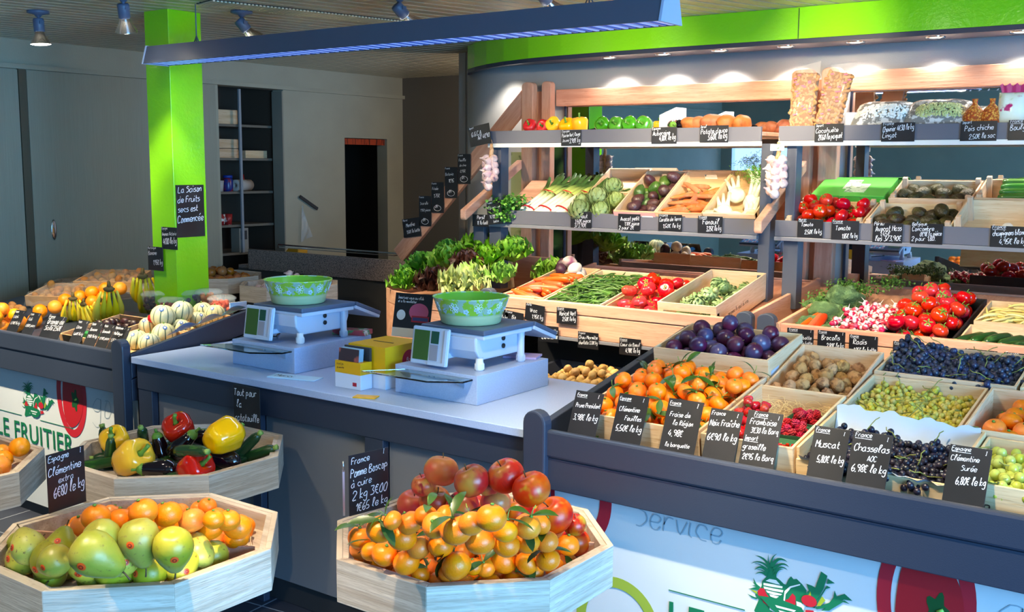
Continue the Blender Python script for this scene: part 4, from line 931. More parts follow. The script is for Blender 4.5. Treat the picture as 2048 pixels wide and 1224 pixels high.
ORANGE = [P(ball(.030, .029, 20, 12, .001, .001), 'orange', M_orange, U(MB().lathe([(0, 0), (.003, 0), (0, .002)], 8, 0, T(0, 0, .0275)), 'stem_button', M_leafb))]
M_apple = mat('boskoop_skin', '#c81a24', .3, layers=[('#c98a34', 13, .42, .62), ('#c5b04a', 16, .60, .76), ('#9c1c28', 50, .6, .7, (1, 1, .2))], rnd=(.008, .08, .12))
M_apple2 = mat('boskoop_skin_russet', '#cc6a28', .34, layers=[('#c8262a', 12, .42, .60), ('#b9a540', 18, .58, .74)], rnd=(.01, .08, .12))
def apple(m): return P(ball(.042, .038, 24, 14, .014, .008, tw=.3), 'apple', m, U(MB().tube([(0, 0, .020), (.001, 0, .032), (.004, .001, .042)], [.0016, .0012, .002], 6), 'stalk', M_brownstem))
APPLE = [apple(M_apple), apple(M_apple2)]
M_pear = mat('pear_skin', '#98992c', .36, layers=[('#b3a53c', 12, .45, .7), ('#7d6c30', 95, .63, .75)], rnd=(.008, .06, .10), bump=(90, .06))
M_pear2 = mat('pear_skin_yellow', '#c6b440', .36, layers=[('#a89c34', 12, .5, .7), ('#8a6a2e', 80, .60, .70)], rnd=(.008, .06, .10))
M_sticker = mat('orange_sticker', '#f2571a', .4)
def pear(m, sk=True):
    prof = [(0, -.037), (.005, -.0375), (.012, -.041), (.026, -.037), (.038, -.023), (.0425, -.004), (.040, .012), (.033, .028), (.024, .044), (.017, .055), (.009, .061), (0, .059)]
    ch = [U(MB().tube([(0, 0, .056), (.001, 0, .066), (.005, .002, .080)], [.0025, .0015, .0022], 6), 'stalk', M_brownstem)]
    if sk:
        c = MB(); ball(.0423, .0423, 20, 12, mb=MB())
        c.lathe([(0, .0424), (.006, .0420), (.0105, .0411)], 16, 0, T(.0008, 0, -.004) @ RY(88) @ SC((.8, .8, 1)))
        c.lathe([(.0028, .0433), (.0045, .0430)], 12, 1, T(.0008, 0, -.004) @ RY(88)); ch.append(U(c, 'sticker', [M_sticker, mat('sticker_maroon', '#8a1a16', .5)]))
    return P(MB().lathe(prof, 22), 'pear', m, *ch)
PEAR = [pear(M_pear), pear(M_pear2), pear(M_pear, False)]
def lob(n, k): return lambda a, t: (1-k+k*abs(math.cos(n*a/2))**.6*1.15, 0)
def pepper(m):
    prof = [(0, -.036), (.012, -.041), (.027, -.038), (.036, -.02), (.040, .006), (.042, .024), (.034, .038), (.018, .040), (.008, .030), (0, .028)]
    return P(MB().lathe(prof, 28, 0, None, lob(4, .16)), 'bell_pepper', m, U(MB().tube([(0, 0, .026), (0, 0, .036), (.003, .002, .052), (.008, .003, .060)], [.011, .005, .0045, .0055], 8), 'stalk', M_leafb))
PEP = {c: pepper(mat('pepper_'+c, h, .12, rnd=(.006, .03, .05), coat=.3)) for c, h in (('yellow', '#f2b50c'), ('red', '#c01018'), ('green', '#3f8a1e'))}
def aubergine():
    prof = [(0, -.075), (.015, -.073), (.032, -.058), (.038, -.035), (.034, -.005), (.026, .03), (.020, .055), (.012, .066), (0, .068)]
    mb = MB().lathe(prof, 22); mb.v = [(x+.9*z*z*3, y, z) for x, y, z in mb.v]
    c = MB().lathe([(.022, .040), (.021, .058), (.012, .070), (0, .071)], 16, 0, None, lambda a, t: (1, -.012*abs(math.sin(2.5*a)) if t < .2 else 0)).tube([(0, 0, .068), (.004, 0, .088)], [.006, .005], 8)
    c.v = [(x+.9*z*z*3, y, z) for x, y, z in c.v]
    return P(mb, 'aubergine', mat('aubergine_skin', '#120912', .08, coat=.6), U(c, 'calyx', M_leafb))
AUB = aubergine()
M_courg = mat('courgette_skin', '#1f3f1c', .25, layers=[('#3d6a2e', 60, .55, .7, (1, 1, .15))], rnd=(.01, .1, .15))
def courgette():
    mb = MB().tube([(0, 0, -.085), (.0, 0, -.08), (.003, 0, -.06), (.006, 0, 0), (.003, 0, .06), (.0, 0, .075), (-.002, 0, .082)], [.006, .018, .022, .021, .019, .014, .009], 14)
    return P(mb, 'courgette', M_courg, U(MB().tube([(-.002, 0, .08), (-.003, 0, .096)], [.009, .011], 6), 'stalk', M_stalk))
COURG = courgette()
M_cuc = mat('cucumber_skin', '#2f6a22', .2, layers=[('#5b8f35', 40, .5, .7, (1, 1, .1))], rnd=(.01, .1, .1), coat=.5)
CUCU = P(MB().tube([(0, 0, -.15), (0, 0, -.145), (.002, 0, -.12), (.006, 0, 0), (.002, 0, .12), (0, 0, .145), (0, 0, .15)], [.006, .014, .02, .021, .02, .014, .004], 14), 'cucumber', M_cuc, U(MB().lathe([(0, .15), (.005, .149), (0, .153)], 8), 'stem_end', M_stalk))
M_plum = mat('plum_skin', '#3a1a3c', .3, rcol='#4c1836', layers=[('#4a4a72', 9, .48, .66), ('#6a1f38', 12, .6, .75)], rnd=(.015, .1, .12))
PLUM = [P(ball(.025, .027, 18, 12, .002, .002, lambda a, t: (1-.05*math.exp(-(min(a, 2*PI-a)/.22)**2), 0)), 'plum', M_plum, U(MB().tube([(0, 0, .022), (.001, 0, .031)], [.001, .0012], 5), 'stalk', M_brownstem))]
M_tom = mat('tomato_skin', '#b80f0a', .15, rcol='#c41c0a', layers=[('#d6481a', 8, .62, .8)], rnd=(.006, .04, .06), coat=.3)
def star(mb, n, L, z, mi=0, up=15):
    for i in range(n): leafm(mb, L, L*.28, T(0, 0, z) @ RZ(360/n*i) @ RX(up), mi, .5, .1, 3)
    return mb
def tomato(r=.033, vine=False, k=.86, ribs=0):
    c = star(MB(), 5, .018 if not vine else .024, r*k-.005).tube([(0, 0, r*k-.006), (.001, 0, r*k+.006), (.004, 0, r*k+(.012 if vine else .008))], .0016, 5)
    mod = (lambda a, t: (1-.10*abs(math.sin(ribs*a/2))**3, 0)) if ribs else None
    return P(ball(r, r*k, 30 if ribs else 20, 12, r*.2, r*.05, mod), 'tomato', M_tom, U(c, 'calyx', M_leafb))
TOM = [tomato()]; TOMV = [tomato(.034, True)]; TOMR = [tomato(.042, False, .72, 9)]
def lump(r, sx, sy, sz, amp, fr, seed, n=18, m=12):
    mb = ball(r, r, n, m); o = Vector((seed*7.1, seed*3.3, 1))
    mb.v = [tuple(Vector((x*sx, y*sy, z*sz))*(1+amp*noise.noise(Vector((x, y, z))*fr/r+o))) for x, y, z in mb.v]; return mb
M_pot = mat('potato_skin', '#b98f4c', .6, rcol='#c39c58', layers=[('#8a6430', 40, .6, .7)], rnd=(.006, .06, .1), bump=(90, .15))
POT = [P(lump(.022, 1.15, .95, .9, .12, 1.2, s), 'potato', M_pot) for s in (1, 2, 3)]
M_swp = mat('sweet_potato_skin', '#b5683c', .6, layers=[('#8a4a28', 30, .5, .7)], rnd=(.006, .06, .1), bump=(60, .2))
SWP = [P(lump(.036, 1.35, .95, .92, .2, 1.1, s+9), 'sweet_potato', M_swp) for s in (1, 2)]
M_wal = mat('walnut_shell', '#b98c5c', .75, layers=[('#7d5430', 60, .5, .66), ('#bd9466', 22, .6, .75)], rnd=(.008, .08, .12), bump=(110, .6))
def walnut(s):
    mb = lump(.0185, 1.0, .92, 1.1, .13, 2.6, s, 24, 16); mb.v = [(x*(1+.10*math.exp(-(y/.003)**2)), y, z*(1+.05*math.exp(-(y/.003)**2))) for x, y, z in mb.v]; return P(mb, 'walnut', M_wal)
WAL = [walnut(s) for s in (4, 5, 6)]
M_avo = mat('avocado_skin', '#2f3316', .38, rcol='#38261c', layers=[('#4a4a22', 30, .5, .7)], rnd=(.02, .1, .15), bump=(130, .5))
M_avog = mat('avocado_green', '#3f5c24', .3, layers=[('#5d7a34', 30, .5, .7)], rnd=(.02, .1, .15), bump=(130, .3)); M_avop = mat('avocado_purple', '#4a2b2e', .35, layers=[('#5e4130', 20, .5, .7)], rnd=(.02, .1, .15), bump=(130, .3))
def avo(m): return P(MB().lathe([(0, -.036), (.014, -.035), (.027, -.025), (.032, -.008), (.029, .010), (.021, .030), (.013, .040), (.005, .044), (0, .044)], 20), 'avocado', m, U(MB().tube([(0, 0, .042), (0, 0, .047)], .003, 6), 'stem_button', M_brownstem))
AVO, AVOG, AVOP = avo(M_avo), avo(M_avog), avo(M_avop)
M_car = mat('carrot_skin', '#d4430f', .4, rcol='#dc5214', layers=[('#c23d10', 60, .62, .7, (1, 1, 3))], rnd=(.006, .05, .08)); M_car2 = mat('carrot_sandy', '#c9713f', .75, layers=[('#a9855c', 30, .5, .68)], rnd=(.01, .08, .1))
def carrot(m, b, L=.18, r=.019): return P(MB().tube([(b*t*(1-t)*4, 0, -L/2+L*t) for t in (0, .04, .2, .5, .8, .96, 1)], [r*.1, r*.3, r*.68, r*.9, r, r*.8, r*.35], 12), 'carrot', m, U(MB().tube([(0, 0, L/2-.002), (.001, 0, L/2+.006)], [.005, .004], 6), 'leaf_stub', M_stalk))
CAR = [carrot(M_car, b) for b in (.004, -.006)]; CAR2 = [carrot(M_car2, b, .16, .0145) for b in (.006, -.004)]
M_bean = mat('bean_green', '#34561a', .45, rcol='#456a22', rnd=(.01, .1, .2)); M_butter = mat('butter_bean', '#d8c06a', .5, rcol='#e2cf86', rnd=(.01, .1, .1))
def bean(m, b, L=.11, r=.0042): return P(MB().tube([(b*(1-(2*t-1)**2), 0, L*(t-.5)) for t in (0, .08, .25, .5, .75, .92, 1)], [r*.15, r*.7, r, r, r, r*.6, r*.15], 6), 'green_bean' if m is M_bean else 'butter_bean', m)
BEAN = [bean(M_bean, b) for b in (.008, .018, -.012)]; BUT = [bean(M_butter, b, .10, .0055) for b in (.008, .015)]
M_rad = mat('radish_skin', '#b01440', .3, layers=[('#ecd8d8', 1, .003, .010, (1, 1, 1), 'z')], rnd=(.01, .08, .08))
def radish_bunch(s):
    r = random.Random(s); o = proto(bpy.data.objects.new('radish_bunch', None)); ch = []
    rm = U(ball(.0105, .013, 12, 8).tube([(0, 0, .012), (.001, 0, .022), (.002, 0, .03)], [.002, .001, .0004], 4), 'radish', M_rad)
    for i in range(17):
        c = rm.copy(); c.location = (r.uniform(-.036, .036), r.uniform(-.04, .028), r.uniform(.006, .040)); c.rotation_euler = (rad(r.uniform(20, 110)), rad(r.uniform(-40, 40)), r.uniform(0, 6)); ch.append(c)
    mb = MB()
    for i in range(7): leafm(mb, r.uniform(.035, .055), .018, T(r.uniform(-.02, .02), .02, .004) @ RZ(r.uniform(-35, 35)) @ RX(r.uniform(-15, 10)), 0, r.uniform(.2, 1))
    ch.append(U(mb, 'leaves', mat('radish_leaf', '#5d8a34', .5))); bpy.data.objects.remove(rm); return adopt(o, *ch)
RADB = [radish_bunch(s) for s in (1, 2)]
def broccoli(s):
    mb = lump(.058, 1.1, 1.0, .72, .22, 2.2, s, 44, 26); b = MB(); o = Vector((s, 2, 3))
    mb.v = [tuple(Vector(v)*(1+.07*noise.noise(Vector(v)*55+o)+.05*noise.noise(Vector(v)*130+o))) for v in mb.v]
    return P(mb, 'broccoli', mat('broccoli_green', '#3f5c34', .8, layers=[('#638352', 45, .5, .68)], rnd=(.01, .08, .08), bump=(220, .7)), U(MB().lathe([(.030, -.01), (.022, -.05), (.024, -.085), (0, -.085)], 12), 'stalk', mat('broccoli_stalk', '#8fae72', .6)))
BROC = [broccoli(s) for s in (1, 2)]
def lettuce(name, m, s, R0=.10, n=34, ruffle=.18, up=40, m2=None, nl=5):
    r = random.Random(s); mb = MB()
    for i in range(n):
        f = i/n; L = R0*(1.05-.35*f)*r.uniform(.85, 1.15); W = L*r.uniform(.75, .95); el = up*(.2+1.7*f)+r.uniform(-10, 10); ph = r.uniform(0, 6)
        def fn(u, v, L=L, W=W, ph=ph):
            w_ = W/2*(v**.6)*(1.15-.5*v*v); x = (u-.5)*2*w_; e = (abs(u-.5)*2)**2*v
            rf = ruffle*L*v*v
            return Vector((x+.3*rf*math.sin(20*v+ph), v*L, (abs(x)*.35+rf*math.sin(16*u+ph)*(.3+e)+rf*.7*math.sin(11*v+9*u+ph)+.22*L*v*v)))
        mb.sheet(fn, nl*2, nl+2, 0, T(0, 0, .02+.03*f) @ RZ(i*137.5+r.uniform(-10, 10)) @ RX(el))
    o = P(mb, name, m)
    if m2: adopt(o, U(MB().lathe([(0, 0), (.03, 0), (.02, .04), (0, .05)], 12), 'heart', m2))
    return o
M_let = mat('lettuce_green', '#6f9e2c', .5, layers=[('#9cc050', 20, .5, .7)], rnd=(.01, .08, .08)); M_letd = mat('lettuce_dark', '#3c7a22', .5, layers=[('#5c9434', 25, .5, .7)]); M_letr = mat('lettuce_red', '#4a2418', .45, layers=[('#6e7a2c', 14, .58, .7)])
M_letp = mat('endive_pale', '#c6cf86', .5, layers=[('#8fb04a', 10, .48, .62), ('#ebe9c2', 14, .6, .72)])
LET = {'green': lettuce('lettuce', M_let, 1), 'dark': lettuce('lettuce', M_letd, 2, .085, 70, .10, 38, nl=3), 'red': lettuce('lettuce', M_letr, 3, .10, 36, .26), 'pale': lettuce('endive', M_letp, 4, .12, 60, .22, 20, nl=4), 'loose': lettuce('lettuce', M_let, 6, .12, 30, .14, 30)}
HERB = P((lambda mb, r: [leafm(mb, r.uniform(.02, .034), .02, T(r.gauss(0, .034), r.gauss(0, .03), r.uniform(0, .07)) @ RZ(r.uniform(0, 360)) @ RX(r.uniform(-60, 60)), 0, r.uniform(.2, 1), .2, 3) for i in range(170)] and mb)(MB(), random.Random(5)), 'herb_bunch', mat('parsley_green', '#4f8a28', .5, layers=[('#7fae42', 20, .5, .7)]))
HERBD = P((lambda mb, r: [leafm(mb, r.uniform(.016, .03), .012, T(r.gauss(0, .05), r.gauss(0, .04), r.uniform(0, .05)) @ RZ(r.uniform(0, 360)) @ RX(r.uniform(-60, 60)), 0, r.uniform(.2, 1), .2, 3) for i in range(260)] and mb)(MB(), random.Random(6)), 'feathery_greens', mat('carrot_top_green', '#35601c', .6, layers=[('#5d8a30', 20, .5, .7)]))
# leeks
M_leek = mat('leek_skin', '#ece9d2', .4, layers=[('#b6c66a', 1, -.02, .05, (1, 1, 1), 'z'), ('#3d5f2c', 1, .06, .13, (1, 1, 1), 'z')])
M_band = mat('red_band', '#c41420', .3)
def leek_bunch(s):
    r = random.Random(s); o = proto(bpy.data.objects.new('leek_bunch', None)); ch = []
    for i in range(3):
        a = (i-1)*.034; mb = MB()
        mb.tube([(a*.9, 0, -.17), (a*.95, 0, -.165), (a, 0, -.10), (a, 0, 0), (a*1.1, 0, .06)], [.008, .016, .0155, .016, .020], 14)
        for k in range(6):
            ph = (k-2.5)*.012; L = r.uniform(.15, .21)
            mb.sheet(lambda u, v: Vector((a*1.1+ph*(1+2.8*v)+(u-.5)*(.040-.010*v)*(1 if v < .9 else .7), (k % 2-.5)*.016+.020*math.sin(3*v+k)+(u-.5)**2*.03, .045+v*L)), 3, 8)
        mb.tube([(a*.9+.004*q, .002*q, -.17-.018) for q in (-1, 0, 1)], [.0005, .001, .0005], 4)
        ch.append(U(mb, 'leek', M_leek))
    for z in (-.12, .055):
        n = 20; ch.append(U(MB().tube([((.056+.002)*math.cos(2*PI*q/n), .023*math.sin(2*PI*q/n), z) for q in range(n+1)], .0045, 6), 'rubber_band', M_band))
    return adopt(o, *ch)
LEEK = [leek_bunch(s) for s in (1, 2)]
# artichokes
def artichoke(m, R0=.052, nm='artichoke', n=64):
    mb = ball(R0*.78, R0*.9, 16, 10); r = random.Random(3)
    for i in range(n):
        f = (i+.5)/n; el = -62+f*140; az = i*137.508; e = rad(el); rr = R0*(.80+.08*math.cos(e))
        p = Vector((rr*math.cos(e), 0, rr*.95*math.sin(e)))
        L = R0*(.62-.18*f); W = R0*(.60-.28*f)
        def fn(u, v):
            w_ = W/2*(1-.75*v**2.2)*(1 if v > 0 else .9); x = (u-.5)*2*w_
            return Vector((x, v*L-L*.3, .003+.10*L*math.sin(PI*v)-x*x/W*.9+.004*v))
        Mx = RZ(az) @ T(*p) @ RY(90-el*1.0) @ RZ(-90) @ RX(4)
        # local: y points up the globe, z outward
        mb.sheet(fn, 4, 4, 0, RZ(az) @ T(*p) @ Matrix(((0, -math.sin(e), math.cos(e), 0), (1, 0, 0, 0), (0, math.cos(e), math.sin(e), 0), (0, 0, 0, 1))))
    return P(mb, nm, m, U(MB().tube([(0, 0, -R0*.85), (0, 0, -R0*1.35)], [.013, .014], 10), 'stalk', mat('artichoke_stalk', '#8fa06a', .6)))
ART = artichoke(mat('artichoke_bract', '#7f9450', .55, layers=[('#a3b574', 20, .48, .66), ('#5c6c38', 30, .62, .72)], rnd=(.01, .08, .08)))
ARTS = artichoke(mat('small_artichoke_bract', '#6f8a58', .55, layers=[('#93ac78', 20, .48, .66)], rnd=(.01, .08, .08)), .036, 'artichoke', 40)
# fennel, garlic, onion
M_fen = mat('fennel_white', '#e6e6cf', .35, layers=[('#c3cf96', 12, .55, .75)])
def fronds(s, n=320, c=(0, 0, .10), sp=.034):
    r = random.Random(s); mb = MB()
    for i in range(n):
        p = Vector((r.gauss(c[0], sp), r.gauss(c[1], sp), c[2]+r.uniform(-.02, .06))); d = Vector((r.uniform(-1, 1), r.uniform(-1, 1), r.uniform(.0, 1))).normalized()*r.uniform(.012, .03); mb.tube([p, p+d*.5, p+d+Vector((0, 0, -.004))], [.0011, .0009, .0004], 3)
    return mb
def fennel(s, fr=True):
    mb = lump(.040, 1.0, .72, 1.05, .08, 1.5, s)
    for i in range(3): mb.tube([(.014*(i-1), 0, .025), (.02*(i-1), 0, .06), (.03*(i-1), .004, .11)], [.014, .009, .007], 8)
    return P(mb, 'fennel', M_fen, *( [U(fronds(s), 'fronds', mat('frond_green', '#5f9a2a', .6, rnd=(.01, .1, .1)))] if fr else []))
FEN = [fennel(1, False), fennel(2)]
M_gar = mat('garlic_skin', '#c8aeae', .45, layers=[('#b58a9a', 30, .55, .7, (1, 1, .2)), ('#efe4dc', 14, .55, .7)], rnd=(.01, .1, .06))
def garlic(): return P(MB().lathe([(0, -.019), (.008, -.02), (.02, -.014), (.0235, -.002), (.019, .010), (.009, .018), (.004, .026), (.003, .034), (0, .035)], 26, 0, None, lambda a, t: (1-.10*abs(math.sin(4*a))**4*(1 if t < .8 else 0), 0)), 'garlic', M_gar, U(MB().lathe([(0, -.0215), (.006, -.021), (.0075, -.019)], 10), 'root_end', mat('root_tan', '#a98a5c', .8)))
GAR = [garlic()]
M_on = mat('onion_skin', '#a5652c', .35, layers=[('#c98a48', 40, .55, .7, (1, 1, .15))], rnd=(.01, .1, .12))
ONI = [P(MB().lathe([(0, -.027), (.010, -.027), (.025, -.018), (.031, 0), (.025, .017), (.011, .026), (.004, .034), (0, .036)], 20), 'onion', M_on, U(MB().tube([(0, 0, .033), (.002, 0, .045)], [.003, .001], 5), 'neck', M_brownstem))]
DATE = [P(lump(.020, 1.5, .85, .8, .25, 2, s), 'dried_fruit', mat('dried_dark', '#3d1710', .4, rcol='#5a2414', rnd=(.01, .1, .2), bump=(90, .6))) for s in (1, 2)]
M_kiwi = mat('kiwi_skin', '#a8733a', .7, rnd=(.01, .08, .1), bump=(300, .3)); KIWI = [P(lump(.024, 1.15, .92, .9, .03, 1, 1), 'kiwi', M_kiwi)]
M_pass = mat('passion_fruit_skin', '#2a1418', .3, layers=[('#4a2428', 12, .55, .7)], rnd=(.02, .1, .2)); PASS = [P(ball(.025, .027, 16, 10), 'passion_fruit', M_pass, U(MB().tube([(0, 0, .026), (.002, 0, .036)], [.0015, .001], 5), 'stalk', M_stalk))]
# melon
M_mel = mat('melon_rind', '#c9c79c', .5, layers=[('#42604e', 10, .82, .95, (1, 1, 1), 'merid'), ('#b5b07c', 12, .55, .75)], bump=(180, .25), rnd=(.008, .06, .05))
MEL = P(ball(.066, .062, 40, 18, .004, .004, lambda a, t: (1-.035*(.5+.5*math.cos(10*a))**6, 0)), 'melon', M_mel, U(MB().tube([(0, 0, .056), (.001, 0, .063), (.004, 0, .068)], [.006, .004, .003], 8), 'stalk', M_stalk),
        U(MB().lathe([(0, .0668), (.007, .0665), (.012, .0655)], 14, 0, RY(50)).lathe([(0, .0675), (.006, .0672)], 10, 1, RY(50)), 'sticker', [mat('sticker_blue', '#3a62a8', .3), mat('sticker_white', '#e3e6ee', .4)]))
# bananas
M_ban = mat('banana_skin', '#f8dc20', .4, rcol='#efd83a', layers=[('#b9c03a', 7, .66, .85), ('#5a4018', 60, .74, .78)], rnd=(.008, .06, .06))
def bananas(s, n=5):
    o = proto(bpy.data.objects.new('banana_bunch', None)); ch = []; r = random.Random(s)
    for i in range(n):
        a = (i-(n-1)/2)*13; mb = MB(); pts = []; rs = []
        for q in range(11):
            t = q/10; th = rad(15+95*t); pts.append((.0, .125*(1-math.cos(th)), -.150*math.sin(th)+.03)); rs.append([.005, .006, .009, .013, .0148, .0152, .015, .0145, .012, .007, .0035][q])
        mb.tube(pts, rs, 7); ch.append(U(mb, 'banana', M_ban)); ch[-1].rotation_euler = (rad(r.uniform(-8, 8)), rad(-a*1.0), rad(a*.9)); ch[-1].location = (.013*(i-(n-1)/2), .006*(i % 2), 0)
    ch.append(U(lump(.010, 2.0, .8, 1.2, .2, 1.5, s).tube([(0, 0, .005), (0, .004, .03)], [.009, .006], 7), 'crown', mat('banana_crown', '#5d4a20', .7))); return adopt(o, *ch)
BAN = [bananas(1), bananas(2, 6)]
# grapes
M_gb = mat('grape_blue', '#1a2138', .32, rcol='#2c3654', layers=[('#3a4868', 60, .5, .75)], rnd=(.02, .1, .2)); M_gm = mat('grape_muscat', '#191a2c', .28, rcol='#2a2638', rnd=(.02, .1, .2)); M_gc = mat('grape_chasselas', '#c4b24a', .22, rcol='#b7b556', rnd=(.015, .1, .1)); M_gg = mat('grape_green', '#a9b44a', .15, rcol='#b7be5c', rnd=(.01, .08, .08))
def grapes(m, r0, s, n=26, L=.11, W=.05, nm='grape_bunch'):
    r = random.Random(s); o = proto(bpy.data.objects.new(nm, None)); g0 = U(ball(r0, r0*1.08, 12, 8), 'grape', m); ch = []; pts = []
    for i in range(n):
        best = None
        for k in range(40):
            y = r.uniform(-L/2, L/2); w_ = W*(1-.55*abs(y)/(L/2)); x = r.uniform(-w_, w_); z = r0
            for (a, b, c) in pts:
                d2 = (a-x)**2+(b-y)**2
                if d2 < (1.9*r0)**2: z = max(z, c+math.sqrt((1.9*r0)**2-d2))
            if best is None or z+abs(x)*.3 < best[2]+abs(best[0])*.3: best = (x, y, z)
        pts.append(best); c = g0.copy(); c.location = best; ch.append(c)
    bpy.data.objects.remove(g0)
    ch.append(U(MB().tube([(0, L*.3, .03), (.004, L*.45, .042), (0, L*.6, .045), (.008, L*.68, .05)], .0016, 5).tube([(0, L*.3, .03), (0, 0, .024), (0, -L*.3, .014)], .0012, 4), 'stalk', mat('grape_stalk', '#7f8440', .6))); return adopt(o, *ch)
GB = [grapes(M_gb, .0098, s, 30, .13, .055) for s in (1, 2)]; GM = [grapes(M_gm, .0096, s, 28, .12, .05) for s in (3, 4)]; GC = [grapes(M_gc, .0088, s, 28, .11, .05) for s in (5, 6)]; GG = [grapes(M_gg, .0135, s, 22, .14, .06) for s in (7,)]
# berries
M_str = mat('strawberry', '#b00f1e', .25, layers=[('#d8a050', 220, .70, .74)], rnd=(.01, .05, .1)); STRA = [P(MB().lathe([(0, -.018), (.007, -.014), (.013, -.002), (.0145, .006), (.010, .012), (0, .012)], 14), 'strawberry', M_str, U(star(MB(), 6, .010, .012), 'calyx', M_leafb))]
def rasp():
    mb = MB()
    for k in range(5):
        rr = (.004, .0075, .009, .0085, .006)[k]; nn = (4, 7, 9, 8, 6)[k]
        for i in range(nn): a = 2*PI*(i+.5*(k % 2))/nn; ball(.0030, .0030, 6, 4, mb=mb, M=T(rr*math.cos(a), rr*math.sin(a), .009-.0042*k))
    return P(ball(.0075, .009, 8, 6, mb=mb), 'raspberry', mat('raspberry', '#c01c3c', .4, rnd=(.01, .05, .1)))
RASP = [rasp()]; CURR = [P(ball(.0048, .0048, 8, 6), 'red_currant', mat('red_currant', '#a80c12', .1, rnd=(.01, .05, .1)))]
MUSH = P(MB().lathe([(0, .018), (.010, .0175), (.019, .012), (.0235, .002), (.020, -.004), (.010, -.004)], 20), 'mushroom', mat('mushroom_white', '#ece4d8', .5), U(MB().lathe([(.010, -.004), (.009, -.02), (.010, -.026), (0, -.026)], 12), 'stalk', mat('mushroom_white', '')))
M_turn = mat('beet_purple', '#3a1a2c', .5, layers=[('#8a6a6a', 20, .6, .7)]); BEET = [P(lump(.033, 1.2, .95, .9, .12, 1.2, 4), 'turnip', mat('turnip_white', '#d8cdbd', .5, layers=[('#7a3a5c', 6, .55, .66)])), P(lump(.034, 1.25, .95, .9, .12, 1.2, 5), 'beetroot', M_turn, U(MB().lathe([(0, .033), (.010, .032), (.012, .028)], 12, 0, RY(90)), 'cut_end', mat('beet_ring', '#b58a6a', .6)))]

# ================================================================ packing
def pack(n, r, w_, d, seed=0, z0=.006, bias=None, tries=46, jr=.05, inside=None, sep=1.92, pts=None, x0=0, y0=0):
    rg = random.Random(seed); pts = pts if pts is not None else []; new = []
    for i in range(n):
        rr = r*(1+rg.uniform(-jr, jr)); best = None
        def zat(x, y):
            z = z0+rr
            for (a, b, c, q) in pts:
                d2 = (a-x)**2+(b-y)**2; s = (rr+q)*sep/2
                if d2 < s*s: z = max(z, c+math.sqrt(s*s-d2))
            return z
        ok = lambda x, y: (x0+rr <= x <= x0+w_-rr and y0+rr <= y <= y0+d-rr) and (inside is None or inside(x, y, rr))
        for k in range(tries):
            x, y = x0+rg.uniform(rr, w_-rr), y0+rg.uniform(rr, d-rr)
            if not ok(x, y): continue
            z = zat(x, y); c = z+(bias(x, y) if bias else 0)
            if best is None or c < best[0]: best = (c, x, y, z)
        if best is None: continue
        for k in range(24):
            x, y = best[1]+rg.uniform(-1, 1)*rr*.5, best[2]+rg.uniform(-1, 1)*rr*.5
            if not ok(x, y): continue
            z = zat(x, y); c = z+(bias(x, y) if bias else 0)
            if c < best[0]: best = (c, x, y, z)
        pts.append((best[1], best[2], best[3], rr)); new.append(pts[-1])
    return new
def put(protos, pts, F, label, cat, group, r0, rot=None, seed=0, lab=None):
    rg = random.Random(seed+5); out = []
    for i, (x, y, z, rr) in enumerate(pts):
        p = protos[rg.randrange(len(protos))]; q = rot(rg) if rot else rrot(rg)
        o = copy_tree(p, F @ T(x, y, z) @ q @ SC(rr/r0)); tag(o, label, cat, group); out.append(o)
    return out
upish = lambda g: RZ(g.uniform(0, 360)) @ RX(g.uniform(0, 50)) @ RZ(g.uniform(0, 360))
def lying(g, sp=180, tilt=8): return RZ(g.uniform(-sp, sp)) @ RX(90+g.uniform(-tilt, tilt)) @ RZ(g.uniform(0, 360))
# front bench
F = frame(CR_['clem']); b = lambda x, y: .10*math.hypot(x-.21, (y-.27)*.8)
p_ = pack(150, .0285, .404, .484, 1, bias=b, x0=.008, y0=.008, tries=36)
for i in range(0, 150):
    put(CLEML if i % 5 < 2 else CLEM, p_[i:i+1], F, 'leafy orange clementine heaped in the crate at the left end of the bench', 'clementine', 'clementines in the bench crate', .030, upish, i)
F = frame(CR_['plum']); put(PLUM, pack(62, .031, .404, .284, 2, bias=lambda x, y: .12*math.hypot(x-.2, y-.15), x0=.008, y0=.008), F, 'purple plum heaped in the crate above the clementines', 'plum', 'plums in the crate', .026)
F = frame(CR_['walnut']); put(WAL, pack(82, .0225, .259, .33, 3, bias=lambda x, y: .1*math.hypot(x-.13, y-.16), x0=.008, y0=.008), F, 'brown walnut in the wooden crate behind the berries', 'walnut', 'walnuts in the crate', .0195)
def bunches(protos, F, spots, label, group, lift=.0, rz=180, seed=0):
    rg = random.Random(seed)
    for (x, y, z) in spots: tag(copy_tree(protos[rg.randrange(len(protos))], F @ T(x, y, z+lift) @ RZ(rg.uniform(-rz, rz)) @ RX(rg.uniform(-12, 12)) @ RY(rg.uniform(-12, 12))), label, 'bunch of grapes', group)
F = frame(CR_['black']); sp = [(.055+.062*i, .05+.068*j, .062+.025*math.exp(-((i-.5)**2+(j-3)**2)/2)) for i in range(6) for j in range(4)]
bunches(GB, F, sp, 'bunch of dark blue grapes piled in the wide crate at the back of the bench', 'blue grape bunches', .012, seed=1)
F = frame(CR_['muscat']); bunches(GM, F, [(.05+.063*i, .05+.070*j, .045+.010*j) for i in range(6) for j in range(3)], 'bunch of black muscat grapes lying on white paper', 'muscat grape bunches', .01, seed=2)
F = frame(CR_['chas']); bunches(GC, F, [(.05+.062*i, .055+.075*j, .055) for i in range(5) for j in range(4)], 'bunch of small yellow-green grapes behind the muscat grapes', 'chasselas grape bunches', .006, seed=3)
F = frame(CR_['green']); bunches(GG, F, [(.07+.085*i, .06+.08*j, .05) for i in range(4) for j in range(3)], 'bunch of large green grapes at the picture edge', 'green grape bunches', .012, seed=4)
